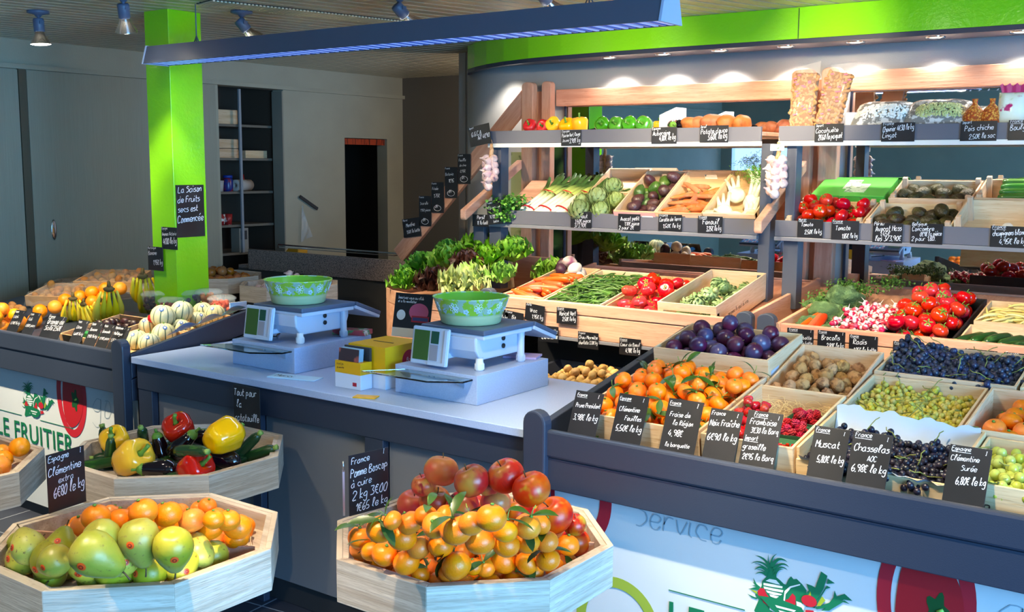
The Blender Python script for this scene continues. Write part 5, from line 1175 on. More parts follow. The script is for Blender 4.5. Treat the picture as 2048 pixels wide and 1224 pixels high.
F = frame(CR_['suree']); pts = pack(44, .031, .404, .324, 7, x0=.008, y0=.008, bias=lambda x, y: .25*math.hypot(x-.2, y-.16)); put(CLEM2, pts, F, 'big bright clementine in the orange-tinted crate at the picture edge', 'clementine', 'big clementines', .030, upish)
F = frame(CR_['black2']); put(PLUM, pack(40, .026, .404, .284, 8, x0=.008, y0=.008), F, 'dark plum in the crate right of the blue grapes', 'plum', 'plums at the picture edge', .026)
# white paper lining of the muscat crate, band on the grape crate
def paper(name, F, fn, label, nu=24, nv=8, m=None):
    o = MB().sheet(fn, nu, nv).build(name, m or mat('white_paper', '#c9d3e2', .5, layers=[('#a9bad2', 5, .5, .7)])); o.matrix_world = F; return tag(o, label, 'paper')
F = frame(CR_['muscat']); wob = lambda u, v, k=0: .006*math.sin(23*u+5*v+k)+.004*math.sin(51*u+k)
paper('paper_lining', F, lambda u, v: Vector((.01+.395*u, .298-.10*(1-v)**2+.0*wob(u, v), .02+.125*v**1.3-.018*u*v+wob(u, v)*v)), 'blue-white paper sheet standing up behind the black muscat grapes')
paper('paper_lining', F, lambda u, v: Vector((.01+.395*u, .012+.03*(1-v)-.018*v, .058+.036*v+wob(u, v, 2)-.012*u*math.sin(9*u)**2)), 'crumpled white paper edge hanging over the front of the muscat crate')
F = frame(CR_['black']); paper('paper_lining', F, lambda u, v: Vector((.01+.40*u, .002+.012*v-.010, .045+.05*v+.004*math.sin(17*u))), 'printed white paper band along the front of the blue grape crate', m=mat('printed_band', '#c3c7cc', .5, layers=[('#c65a20', 9, .70, .73)]))
# straw and punnets
F = frame(CR_['straw']); r = random.Random(11); mb = MB()
for i in range(620):
    x, y = r.uniform(.012, .262), r.uniform(.02, .41); z = r.uniform(.012, .05)+(.035 if y > .30 else 0)+(.02 if y < .05 else 0); a = r.uniform(0, 6.3); l = r.uniform(.01, .03); h = r.uniform(.004, .03)
    P4 = [(x-l*math.cos(a), y-l*math.sin(a), z), (x-l*.4*math.sin(a), y+l*.4*math.cos(a), z+h), (x+l*math.cos(a), y+l*math.sin(a), z+r.uniform(-.005, .01))]
    P4 = [(min(max(q[0], .01), .265), min(max(q[1], .01), .418), q[2]) for q in P4]; mb.tube([P4[0], *[tuple((P4[0][k]*(1-t)**2+2*P4[1][k]*t*(1-t)+P4[2][k]*t*t) for k in range(3)) for t in (.25, .5, .75)], P4[2]], .0009, 3, cap=False)
o = mb.build('wood_wool', mat('straw', '#e6cfa2', .7, rnd=(.01, .1, .1))); o.matrix_world = F; tag(o, 'pale wood wool filling the berry crate', 'straw', kind='stuff')
def punnet(x, y, z, F, kind, label, rz=0, n=30):
    o = empty('berry_punnet', label=label, cat='punnet'); o.matrix_world = F @ T(x, y, z) @ RZ(rz); a, b_ = .055, .042
    m = mat('punnet_green', '#3f7a5a', .5) if kind != 'straw' else mat('punnet_clear', '#d8e4e0', .15, alpha=.35)
    mb = MB()
    lo = [(a*.8*sx, b_*.8*sy) for sx, sy in ((-1, -1), (1, -1), (1, 1), (-1, 1))]; hi = [(a*sx, b_*sy) for sx, sy in ((-1, -1), (1, -1), (1, 1), (-1, 1))]
    v = [(*p, 0) for p in lo]+[(*p, .034) for p in hi]+[(p[0]*.97, p[1]*.97, .034) for p in hi]+[(p[0]*.96, p[1]*.96, .003) for p in lo]
    mb.add(v, [(0, 3, 2, 1), *[(i, (i+1) % 4, 4+(i+1) % 4, 4+i) for i in range(4)], *[(4+i, 4+(i+1) % 4, 8+(i+1) % 4, 8+i) for i in range(4)], *[(8+i, 8+(i+1) % 4, 12+(i+1) % 4, 12+i) for i in range(4)], (12, 13, 14, 15)])
    mb.build('tray', m, o)
    pr, rr, r0, lb, ct = {'straw': (STRA, .0145, .0145, 'red strawberry in the punnets by the raspberry sign', 'strawberry'), 'rasp': (RASP, .0105, .0105, 'pink-red raspberry in a green punnet on straw', 'raspberry'), 'curr': (CURR, .0055, .0048, 'shiny red currant in the front punnet', 'red currant')}[kind]
    put(pr, pack(n, rr, .088, .066, int(x*1000), z0=.004, x0=-.044, y0=-.033), F @ T(x, y, z) @ RZ(rz), lb, ct, ct+' heap', r0)
for (x, y, z, n) in ((.06, .255, .045, 16), (.055, .165, .04, 16), (.06, .075, .035, 14)): punnet(x, y, z, F, 'straw', ['clear punnet of strawberries at the back of the straw', 'clear punnet of strawberries in the middle of the crate', 'clear punnet of strawberries behind the front sign'][int(y*10) % 3], 5, n)
punnet(.200, .30, .045, F, 'rasp', 'green punnet of raspberries at the back right of the straw', -6, 26); punnet(.195, .205, .042, F, 'rasp', 'green punnet of raspberries in the middle right of the straw', 4, 26); punnet(.195, .105, .038, F, 'curr', 'green punnet of red currants in front of the raspberries', 0, 90)

# trough
F = frame(CR_['carrot'])
def sticks(protos, F, n, w_, d, L, r, label, cat, group, dirn=20, z0=.01, h=.06, seed=0, x0=.01, y0=.01, tilt=8, prof=None, sc=(.9, 1.1), lx=1):
    rg = random.Random(seed); layers = max(1, int(h/(r*1.7))); k = 0
    for i in range(n):
        f = i/n; lay = f*h; x = x0+rg.uniform(L/2*abs(math.sin(rad(dirn))) if not lx else r, w_-x0-r); y = y0+rg.uniform(r, d-2*y0-r); a = rg.gauss(0, dirn)
        hx = L/2*abs(math.sin(rad(a+(90 if lx else 0)))); hy = L/2*abs(math.cos(rad(a+(90 if lx else 0))))
        x = min(max(x, x0+hx), max(w_-x0-hx, x0+hx)); y = min(max(y, y0+hy), max(d-y0-hy, y0+hy))
        z = z0+r+lay+(prof(x, y) if prof else 0)
        tag(copy_tree(protos[rg.randrange(len(protos))], F @ T(x, y, z) @ RZ(a+(90 if lx else 0)) @ RX(90+rg.uniform(-tilt, tilt)) @ RZ(rg.uniform(0, 360)) @ SC(rg.uniform(*sc))), label, cat, group)
sticks(CAR, F, 40, .255, .42, .17, .0165, 'orange carrot in the open trough crate', 'carrot', 'carrots in the trough', 32, h=.075, seed=3)
put(BEET, pack(9, .034, .235, .15, 4, x0=.01, y0=.39, z0=.03), F, 'turnip or beetroot behind the carrots in the trough', 'root vegetable', 'roots behind the carrots', .034)
F = frame(CR_['bean']); sticks(BEAN, F, 290, .335, .54, .10, .0042, 'thin green bean in the trough crate', 'green bean', 'green beans in the crate', 48, z0=.03, h=.045, seed=5, tilt=14, prof=lambda x, y: .035*math.exp(-((x-.17)**2+(y-.27)**2)/.03))
o = MB().sheet(lambda u, v: Vector((.01+.315*u, .01+.56*v, .034+.030*math.exp(-((u-.5)**2+(v-.5)**2)/.12))), 12, 16).build('bean_layer', M_bean); o.matrix_world = F; tag(o, 'mass of green beans under the top layer', 'green beans', kind='stuff')
F = frame(CR_['ribbed']); put(TOMR, pack(26, .041, .284, .56, 6, x0=.008, y0=.008, bias=lambda x, y: .1*abs(y-.3)), F, 'ribbed red tomato in the cardboard crate', 'tomato', 'ribbed tomatoes in the trough', .042, upish)
F = frame(CR_['arti2']); put([ARTS], pack(17, .041, .28, .5, 7, x0=.01, y0=.04, z0=.02), F, 'small green artichoke in the trough crate', 'artichoke', 'small artichokes in the trough', .040)
F = frame(CR_['cuke'])
for i in range(7): tag(copy_tree(COURG, F @ T(.035+.052*i, .12, .045+.004*math.sin(i)) @ RZ(-22+3*math.sin(3*i)) @ RX(82) @ RZ(i*60)), 'dark green courgette in the low crate at the picture edge', 'courgette', 'courgettes in the crate')
F = frame(CR_['butter']); sticks(BUT, F, 110, .45, .28, .095, .0055, 'yellow butter bean in the crate behind the courgettes', 'butter bean', 'butter beans in the crate', 40, z0=.02, h=.05, seed=8, lx=1)
F = frame(CR_['tomv']); pts = pack(58, .0345, .28, .54, 9, x0=.01, y0=.01, bias=lambda x, y: .12*math.hypot(x-.15, y-.26)); put(TOMV, pts, F, 'red vine tomato with green calyx in the black crate', 'tomato', 'vine tomatoes in the black crate', .034, upish)
Fd = T(0, 4.41, 0) @ RX(10.4)
zf = .985
for i, (px, py, s) in enumerate(((1690, 605, 1), (1655, 640, 1.05), (1700, 650, 1), (1665, 680, .95), (1640, 625, .9), (1625, 660, .8))):
    q = at(px, py-6, 'y', (4.80, 4.66, 4.68, 4.51, 4.86, 4.55)[i]); tag(copy_tree(BROC[i % 2], T(*q) @ RX(-28) @ RZ(77*i) @ SC(s*1.4)), 'grey-green broccoli head between the bunched carrots and the radishes', 'broccoli', 'broccoli heads')
r = random.Random(21)
for i in range(12):
    x, y = (-1.50+.068*(i % 3)+.02*((i//3) % 2), 4.46+.080*(i//3)); tag(copy_tree(RADB[i % 2], T(x, y, zf+.0+(y-4.41)*.184+.03) @ RX(12) @ RZ(r.uniform(-25, 25)) @ SC(1.15)), 'bunch of pink and white radishes between broccoli and tomatoes', 'bunch of radishes', 'radish bunches')
F = frame(CR_['tray_r'])
for i, (x, a) in enumerate(((.035, -14), (.06, -4), (.085, 6))): tag(copy_tree(CAR[0], F @ T(x, .10, .06) @ RZ(a) @ RX(-84) @ SC(.95)), 'bunched carrot lying beside the broccoli', 'carrot', 'bunched carrots')
for i, (x, y) in enumerate(((-1.68, 4.74), (-1.70, 4.86), (-1.60, 5.0), (-1.68, 5.05), (-1.5, 5.15))): tag(copy_tree(HERBD, T(x, y, 1.05+(y-4.6)*.2) @ RX(10) @ SC((.8, .8, .7))), 'feathery dark green carrot tops behind the broccoli', 'carrot tops', 'carrot tops')
# middle shelf left
F1 = T(0, 4.95, 1.389) @ RX(st_)      # x world, y up the board, z off the board
for i, x in enumerate((-3.50, -3.375, -3.255)): tag(copy_tree(LEEK[i % 2], F1 @ T(x, .205, .04) @ RZ(-12-3*i) @ RX(-90) @ RY(4)), 'bunch of leeks with two red bands, %s of three' % ('next to the parsley', 'in the middle', 'next to the artichokes')[i], 'bunch of leeks', 'leek bunches')
for i, (x, y, z, s) in enumerate(((-3.155, .055, .065, 1.12), (-3.03, .07, .055, 1.0), (-3.10, .17, .075, 1.1), (-3.05, .27, .085, 1.0), (-2.985, .17, .06, .95), (-3.20, .16, .05, .9))):
    tag(copy_tree(ART, F1 @ T(x, y, z) @ RX(-20) @ RZ(60*i) @ SC(s*1.1)), 'large round green artichoke on the middle shelf, '+('at the front beside the leeks', 'at the front beside the avocado crate', 'behind the front pair', 'highest at the back', 'against the avocado crate side', 'half hidden behind the leeks')[i], 'artichoke', 'large artichokes')
for i, (x, y, z, s) in enumerate(((-3.66, .01, .06, 1.1), (-3.60, .07, .05, 1.05), (-3.70, .10, .04, 1), (-3.62, -.012, .02, .8))): tag(copy_tree(HERB, F1 @ T(x, y, z) @ RX(-30) @ RZ(80*i) @ SC(s)), 'leafy parsley bunch spilling over the shelf front, left of the leeks', 'herb bunch', 'parsley bunches')
F = frame(CR_['avo'])
put([AVOP, AVOP, AVOG], pack(24, .032, .23, .38, 12, x0=.01, y0=.01), F, 'purple or green avocado in the crate with the pink printed front', 'avocado', 'avocados on the left shelf', .033)
F = frame(CR_['carrot2']); sticks(CAR2, F, 42, .265, .34, .155, .0145, 'sandy orange carrot in the middle shelf crate', 'carrot', 'sandy carrots in the crate', 26, h=.06, seed=14, lx=1)
F = frame(CR_['fennel'])
for i, (x, y, z, k, a) in enumerate(((.07, .09, .05, 0, 20), (.08, .24, .06, 0, 30), (.19, .17, .06, 1, -20), (.20, .30, .06, 1, 40), (.15, .05, .04, 0, 80), (.22, .06, .045, 0, 10))): tag(copy_tree(FEN[k], F @ T(x, y, z) @ RZ(a) @ RX(-70 if k == 0 else -35) @ SC(1.15)), 'white fennel bulb in the crate by the grey post', 'fennel', 'fennel bulbs')
# middle shelf right
F = frame(CR_['tom']); put(TOM, pack(24, .0335, .355, .235, 15, x0=.01, y0=.008, z0=.01), F, 'round red tomato in the open crate on the middle shelf', 'tomato', 'round tomatoes on the shelf', .033, upish)
F = frame(CR_['avo1']); put([AVO], pack(13, .033, .37, .23, 16, x0=.01, y0=.008), F, 'dark avocado in the front crate of the right shelf', 'avocado', 'avocados in the front crate', .033, lambda g: lying(g))
F = frame(CR_['avo2']); put([AVO], pack(11, .033, .36, .22, 17, x0=.01, y0=.008, z0=.02), F, 'dark avocado in the rear crate of the right shelf', 'avocado', 'avocados in the rear crate', .033, lambda g: lying(g))
F = frame(CR_['mush']); tag(copy_tree(MUSH, F @ T(.20, .10, .03) @ RX(25)), 'single white mushroom left in the crate', 'mushroom')
F = frame(CR_['cucu'])
for i in range(5): tag(copy_tree(CUCU, F @ T(.23, .05+.036*i, .05+.012*i) @ RZ(90+i-2) @ RX(90) @ RZ(i*50)), 'plastic-wrapped cucumber in the rear crate at the picture edge', 'cucumber', 'cucumbers')
# top shelf
zt = 1.889
def top(p, x, y, z, s, label, cat, rot=None): return tag(copy_tree(p, T(x, y, zt+z) @ (rot or Matrix()) @ SC(s)), label, cat)
def topx(px, y=5.04): return at(px, 262, 'y', y).x
for i, px in enumerate((1063, 1090)): top(PEP['red'], topx(px), 5.04, .045, 1.0, ('red bell pepper at the very left of the top shelf', 'red bell pepper next to the yellow ones on the top shelf')[i], 'bell pepper', RX(60+20*i) @ RZ(30))
for i, px in enumerate((1110, 1136, 1160)): top(PEP['yellow'], topx(px), 5.04, .05 if i != 1 else .04, 1.12, ('tall yellow pepper beside the red ones on the top shelf', 'low yellow pepper in the middle on the top shelf', 'yellow pepper next to the sign gap on the top shelf')[i], 'bell pepper', RX(70-30*i) @ RZ(50*i))
for i, px in enumerate((1208, 1236, 1262, 1290)): top(PEP['green'], topx(px), 5.04, .046, 1.08, 'glossy green pepper on the top shelf, the %s after the yellow ones' % ('first', 'second', 'third', 'fourth')[i], 'bell pepper', RX(75) @ RZ(40*i))
for i, px in enumerate((1380, 1400, 1426, 1455, 1482)): top(SWP[i % 2], topx(px, 5.03), 5.03, .046, (1.05, 1.1, 1.4, 1.25, 1.2)[i], 'brown sweet potato on the top shelf, %s in the row' % ('first', 'second', 'third and largest', 'fourth', 'last')[i], 'sweet potato', RZ(20*i) @ RX(60 if i in (1, 3) else 0))
for i, px in enumerate((1345, 1356)): top(AUB, topx(px, 5.02), 5.02+.03*i, .04, .9, ('dark aubergine behind the price sign on the top shelf', 'second dark aubergine beside the sweet potatoes')[i], 'aubergine', RZ(60*i+20) @ RX(90))
o = MB().prism([(0, 0), (.10, 0), (.10, .14), (.0, .10)], 0, .12, 0, RX(90)).build('open_carton', mat('white_card', ''), loc=(topx(1330, 5.2), 5.25, zt), bev=.002); tag(o, 'white printed carton standing behind the aubergines on the top shelf', 'box')
# heads of lettuce
zl = .93
SAL = [(-4.20, 4.86, .12, 'dark', 1.45, 'dark green leafy lettuce at the outer corner of the bin'), (-4.14, 5.04, .20, 'dark', 1.35, 'dark lettuce highest against the wooden crate end'), (-4.12, 4.62, .06, 'green', 1.15, 'bright curly lettuce hanging over the rounded bin rim'), (-4.30, 4.82, .05, 'green', 1.0, 'pale leaves at the far end of the bin rim'), (-3.98, 4.84, .16, 'loose', 1.3, 'loose green lettuce in the middle of the bin'),
       (-3.88, 4.60, .07, 'red', 1.25, 'dark red oak-leaf lettuce at the front of the bin'), (-3.80, 4.80, .17, 'red', 1.2, 'dark red lettuce behind the pale endive'), (-3.66, 4.60, .08, 'pale', 1.3, 'pale curly endive at the front, left of the grey posts'), (-3.86, 5.06, .24, 'loose', 1.35, 'tall pale green lettuce at the back of the bin'),
       (-3.62, 5.0, .22, 'green', 1.35, 'bright green lettuce behind the grey posts'), (-3.50, 4.74, .13, 'green', 1.1, 'green lettuce seen between the two grey posts'), (-3.42, 5.08, .12, 'green', 1.2, 'green lettuce right of the grey posts near the mirror'), (-4.02, 5.16, .22, 'loose', 1.2, 'green lettuce beside the lattice crate end'), (-3.72, 4.88, .20, 'loose', 1.1, 'light green lettuce above the red one')]
for x, y, z, k, s, lb in SAL: tag(copy_tree(LET[k], T(x, y, zl+z-.02) @ RX(14) @ RZ(x*900) @ SC(s)), lb, 'lettuce')
cr = crate(-4.30, 5.14, .93, .42, .22, .22, 'wooden crate standing behind the lettuces in the corner', 8, 0)
# garlic braids
def braid(x, y, z, n, label, cardtag=False):
    o = empty('garlic_braid', (x, y, z), label=label, cat='garlic braid'); r = random.Random(n)
    MB().tube([(.0, 0, .04), (.004, 0, .0), (-.004, 0, -.04), (.004, 0, -.09), (0, 0, -.16)], [.008, .011, .012, .012, .006], 8).tube([(0, .0, .06), (0, .015, .03)], .0015, 4).build('braid', mat('braid_straw', '#c9a27a', .7, layers=[('#a97c52', 60, .5, .6)]), o)
    k = 0
    for row in range(5):
        for s in (-1, 1, 0):
            if row == 4 and s == 1: continue
            c = GAR[0].copy(); C.objects.link(c); c.name = 'garlic'; c.parent = o; c.location = (s*.030+r.uniform(-.003, .003), (-.012 if s else -.032)+r.uniform(-.004, .004), -.045-.036*row-(.016 if s == 0 else 0)); c.rotation_euler = (rad(r.uniform(40, 110)), rad(s*-40), rad(s*40+r.uniform(-20, 20))); c.scale = (1.08,)*3; k += 1
    if cardtag: MB().box(-.034, .034, -.016, -.013, .0, .03).tube([(.012, -.017, .012), (-.002, -.017, .008), (.02, -.017, .022)], .0015, 4, 1).build('paper_tag', [M_chalk, M_leafb], o)
    return o
braid(-3.70, 4.875, 1.80, 12, 'braid of pinkish garlic hanging from the left end of the top shelf'); braid(-1.985, 4.875, 1.795, 14, 'braid of pinkish garlic hanging between the two shelf units', True)
# rear bins
def inoct(side, m=.0):
    ap = side/2/math.tan(PI/8)-.034-m
    return lambda x, y, r: max(abs(x), abs(y), abs(x+y)/math.sqrt(2), abs(x-y)/math.sqrt(2)) <= ap-r*.8
def fo(o): return Matrix.Translation(o.location)
put(GAR, pack(75, .024, .56, .56, 31, z0=-.055, x0=-.28, y0=-.28, inside=inoct(.25), bias=lambda x, y: .5*math.hypot(x, y)), fo(oG), 'purple-white garlic bulb in the shaded octagonal bin', 'garlic', 'garlic bulbs in the bin', .024)
put(ONI, pack(60, .03, .56, .56, 32, z0=-.055, x0=-.28, y0=-.28, inside=inoct(.25), bias=lambda x, y: .4*math.hypot(x, y)), fo(oO), 'brown onion in the octagonal bin behind the green column', 'onion', 'onions in the bin', .031)
put(DATE, pack(80, .024, .56, .56, 33, z0=-.055, x0=-.28, y0=-.28, inside=inoct(.25), bias=lambda x, y: .4*math.hypot(x, y)), fo(oD), 'dark dried fruit heaped in the bin near the sliding door', 'dried fruit', 'dried fruit in the bin', .024)
# potatoes in the low tray
o = empty('potato_tray', (-2.62, 4.24, .655), (rad(5), 0, 0), label='black plastic tray of small yellow potatoes standing in the aisle', cat='tray')
a_, b_ = .33, .24; v = [(-a_*.9, -b_*.9, 0), (a_*.9, -b_*.9, 0), (a_*.9, b_*.9, 0), (-a_*.9, b_*.9, 0)]; v += [(x/.9, y/.9, .06) for x, y, z in v]; v += [(x*1.04, y*1.05, .062) for x, y, z in v[4:8]]; v += [(x*.985, y*.985, .060) for x, y, z in v[4:8]]; v += [(x*.97, y*.97, .006) for x, y, z in v[:4]]
MB().add(v, [(3, 2, 1, 0)]+[(i, (i+1) % 4, 4+(i+1) % 4, 4+i) for i in range(4)]+[(4+i, 4+(i+1) % 4, 8+(i+1) % 4, 8+i) for i in range(4)]+[(8+i, 8+(i+1) % 4, 12+(i+1) % 4, 12+i) for i in range(4)]+[(12+i, 12+(i+1) % 4, 16+(i+1) % 4, 16+i) for i in range(4)]+[(16, 17, 18, 19)]).build('tray', mat('tray_black', '#22242c', .4), o)
put(POT, pack(140, .0225, .56, .40, 35, x0=-.28, y0=-.20, z0=.006, bias=lambda x, y: .5*math.hypot(x*.8, y)), frame(o), 'small yellow potato in the black tray', 'potato', 'potatoes in the tray', .023)
o = empty('low_trolley', (-2.7, 4.25, 0), label='dark low trolley under the potato tray', cat='trolley'); cbox('shelf', M_dark, (-3.05, -2.25, 4.02, 4.50, .62, .645), par=o); 
for xx in (-3.03, -2.29):
    for yy in (4.04, 4.46): cbox('leg', M_dark, (xx, xx+.03, yy, yy+.03, 0, .62), par=o)
# ================================================================ customer-side octagonal bins: fruit laid where it is seen
def rest(px, py, r, zf, placed, cx, cy, ap, slack=.97):
    """follow the sight line down until the fruit touches the bin floor, the rim or another fruit"""
    o = Vector((0, 0, CAM_H)); d = (at(px, py, 'z', .5)-o).normalized(); t = 1.4; last = None
    while t < 6:
        p = o+d*t
        if p.z-r < zf: break
        lx, ly = p.x-cx, p.y-cy
        e = max(abs(lx), abs(ly), abs(lx+ly)/1.41421, abs(lx-ly)/1.41421)
        if p.z < ZR+.0 and e > ap-r*.9 and ly > 0 : break          # back rim
        if any((p-Vector(q[:3])).length < (r+q[3])*slack for q in placed): break
        last = p; t += .003
    if last is None: last = o+d*t
    # do not leave the bin through its front boards
    lx, ly = last.x-cx, last.y-cy; e = max(abs(lx), abs(ly), abs(lx+ly)/1.41421, abs(lx-ly)/1.41421)
    if last.z-r < ZR and e > ap-r: k = (ap-r)/e; last = Vector((cx+lx*k, cy+ly*k, last.z))
    placed.append((*last, r)); return last
c8 = lambda x, y, r: (600+x/2.914, 804+y/2.914, r/2.914/758)
c7 = lambda x, y, r, k=700: (x/2.914, 804+y/2.914, r/2.914/k)
# --- right bin
cx, cy = -1.739, 2.205; ap = .331; zf = ZR-.055; PL = []
hid = []
for (x, y) in ((-.20, .10), (-.11, .12), (-.02, .11), (.07, .12), (.16, .10), (-.14, .21), (-.05, .21), (.04, .21), (.13, .20), (.0, .28)): hid.append((cx+x, cy+y, zf+.042, .042)); 
for q in hid: PL.append(q)
put(APPLE, hid, Matrix(), 'red and russet apple at the bottom of the pile in the right bin', 'apple', 'apples at the bottom of the pile', .042, upish, 3)
AP = [(1605, 815, 84, 1, 'half-hidden russet apple low by the right end of the divider'), (1600, 715, 66, 0, 'bright red apple at the right edge of the bin'), (1480, 660, 106, 1, 'large brownish-red apple at the right end of the pile'), (787, 575, 95, 1, 'orange-russet apple with a thick stalk, second from the left in the lower row'),
      (598, 568, 101, 1, 'orange-red apple at the left end of the pile'), (945, 610, 100, 0, 'red-striped apple in the middle of the lower row'), (1262, 645, 95, 1, 'russet apple with a big stalk dimple above the clementines'), (1140, 585, 85, 0, 'small bright red apple between two larger ones'),
      (720, 485, 72, 0, 'red apple peeping out behind the left top apple'), (1100, 490, 62, 0, 'red apple hidden behind the gap of the top row'), (823, 400, 99, 1, 'topmost apple at the left, orange-red with visible stalk hollow'), (1000, 458, 96, 0, 'pinkish-red apple in the centre of the top row'), (1200, 430, 101, 0, 'dark red shiny apple in the top row, black stalk'), (1348, 507, 102, 1, 'yellow-green and red apple at the right of the top row')]
rg = random.Random(4)
for x, y, r, k, lb in AP:
    px, py, rr = c8(x, y, r); rr *= 1.07; p = rest(px, py, rr, zf, PL, cx, cy, ap, .94)
    tag(copy_tree(APPLE[k], T(*p) @ RZ(rg.uniform(0, 360)) @ RX(rg.uniform(10, 40)) @ RZ(rg.uniform(0, 360)) @ SC(rr/.041)), lb, 'apple', 'red apples in the right octagonal bin')
CLR = [(1110, 905, 62), (960, 880, 58), (1080, 965, 55), (730, 790, 60), (1010, 985, 50), (860, 1000, 50), (700, 1000, 55), (350, 860, 62), (355, 790, 72), (420, 870, 62), (495, 885, 70), (620, 935, 72), (912, 955, 80), (1210, 945, 78), (1320, 940, 62), (1445, 920, 65), (1560, 835, 66), (1440, 815, 60), (1325, 815, 65), (1200, 830, 72), (692, 845, 66), (820, 835, 68), (1050, 810, 77), (595, 790, 76), (468, 742, 72), (1400, 710, 58), (1325, 725, 70), (1195, 750, 65), (640, 705, 65), (735, 665, 60), (860, 668, 60), (790, 718, 66), (910, 742, 80), (1000, 708, 62), (1115, 675, 72), (540, 690, 50)]
nr2 = lambda x, y: -(x)*.379+(y)*.925
CF_ = pack(46, .027, .66, .66, 72, z0=-.055, x0=-.33, y0=-.33, inside=lambda x, y, r: nr2(x, y) < -.03 and max(abs(x), abs(y), abs(x+y)/1.414, abs(x-y)/1.414) <= .315-r*.8)
put([CLEM[0], CLEML[0], CLEM[0]], CF_, T(cx, cy, ZR), 'leafy clementine low in the front half of the right octagonal bin', 'clementine', 'lower clementines in the right bin', .030, upish, 8)
PL += [(cx+x, cy+y, ZR+z, r) for x, y, z, r in CF_]
for i, (x, y, r) in enumerate(CLR):
    px, py, rr = c8(x, y, r); rr *= 1.04; p = rest(px, py, rr, zf, PL, cx, cy, ap, .93); m = CLEML if i % 3 != 1 else CLEM
    tag(copy_tree(m[i % len(m)], T(*p) @ RZ(rg.uniform(0, 360)) @ RX(rg.uniform(0, 55)) @ RZ(rg.uniform(0, 360)) @ SC(rr/.030)), 'leafy yellow-orange clementine in the front half of the right octagonal bin', 'clementine', 'leafy clementines in the right bin')
# --- left bin
cx, cy = -2.442, 1.642; PL = []
CLL = [(690, 745, 60), (940, 770, 60), (1100, 775, 62), (485, 720, 70), (560, 672, 72), (700, 692, 72), (845, 705, 70), (835, 640, 74), (975, 722, 75), (980, 655, 72), (1115, 745, 62), (1120, 690, 70), (1245, 685, 56), (1230, 727, 72), (1330, 690, 62), (1385, 727, 75), (1230, 795, 70), (1380, 792, 70)]
nrm = lambda x, y: (-(x)*.4367+(y)*.8996)       # side of the divider
CLF = pack(30, .028, .66, .66, 71, z0=-.055, x0=-.33, y0=-.33, inside=lambda x, y, r: nrm(x, y) > .035 and max(abs(x), abs(y), abs(x+y)/1.414, abs(x-y)/1.414) <= .31-r*.6)
put(CLEM2, CLF, T(cx, cy, ZR), 'bright clementine at the bottom behind the divider of the left bin', 'clementine', 'lower clementines in the left bin', .030, upish, 9)
PL += [(cx+x, cy+y, ZR+z, r) for x, y, z, r in CLF]
CLL.sort(key=lambda q: -q[1])
for i, (x, y, r) in enumerate(CLL):
    px, py, rr = c7(x, y, r, 690); p = rest(px, py, rr, zf, PL, cx, cy, ap, .93)
    tag(copy_tree(CLEM2[0], T(*p) @ RZ(rg.uniform(0, 360)) @ RX(rg.uniform(0, 35)) @ SC(rr/.030)), 'bright smooth clementine behind the divider of the left octagonal bin', 'clementine', 'smooth clementines in the left bin')
r = random.Random(3); mb = MB()
for i in range(110):
    x, y = r.uniform(-.25, .25), r.uniform(.05, .30)
    if max(abs(x+y), abs(x-y))/1.414 > .30: continue
    a = r.uniform(0, 6.3); l = r.uniform(.01, .03); mb.tube([(x-l*math.cos(a), y-l*math.sin(a), .0), (x, y, r.uniform(.01, .045)), (x+l*math.cos(a), y+l*math.sin(a), .01)], .0009, 3)
tag(mb.build('wood_wool', mat('straw', ''), loc=(cx, cy, zf+.002)), 'pale wood wool under the clementines of the left bin', 'straw', kind='stuff')
hid = [(cx+x, cy+y, zf+.040, .040) for x, y in ((-.22, -.20), (-.13, -.14), (-.03, -.12), (.07, -.07), (.17, -.02), (.25, .05), (-.10, -.24), (.0, -.21), (.10, -.16), (.20, -.10), (.03, -.27), (.14, -.22))]
PL += hid; put(PEAR, hid, Matrix(), 'yellow-green pear at the bottom of the left octagonal bin', 'pear', 'pears at the bottom of the bin', .042, lambda g: lying(g), 5)
PR = [(100, 915, 96, 1, 210, 'yellow pear at the far left against the bin side'), (165, 845, 90, 1, 120, 'yellow pear at the left back by the divider'), (350, 850, 86, 0, 90, 'green pear with sticker behind the left gap'), (1150, 890, 92, 1, 100, 'yellowish pear at the right by the divider'), (1062, 985, 84, 1, 60, 'yellow-brown pear low at the right front'),
      (180, 970, 104, 0, 250, 'green pear with a low sticker at the left front'), (320, 925, 84, 0, 200, 'small green pear with a sticker, left of centre'), (390, 1020, 98, 1, 270, 'speckled pear at the front left'), (870, 985, 92, 0, 95, 'pear with its stalk pointing up at the front right'), (640, 1015, 110, 0, 0, 'pear lying flat at the very front'), (720, 925, 80, 1, 40, 'brownish pear deep in the middle'),
      (600, 795, 96, 0, 300, 'pear with sticker at the top of the heap, leaning on the divider'), (548, 885, 114, 0, 330, 'largest green pear, stalk pointing right, in the middle'), (813, 800, 104, 0, 280, 'top green pear with its stalk hanging down'), (1010, 850, 102, 0, 265, 'green pear at the upper right, its base to the shopper')]
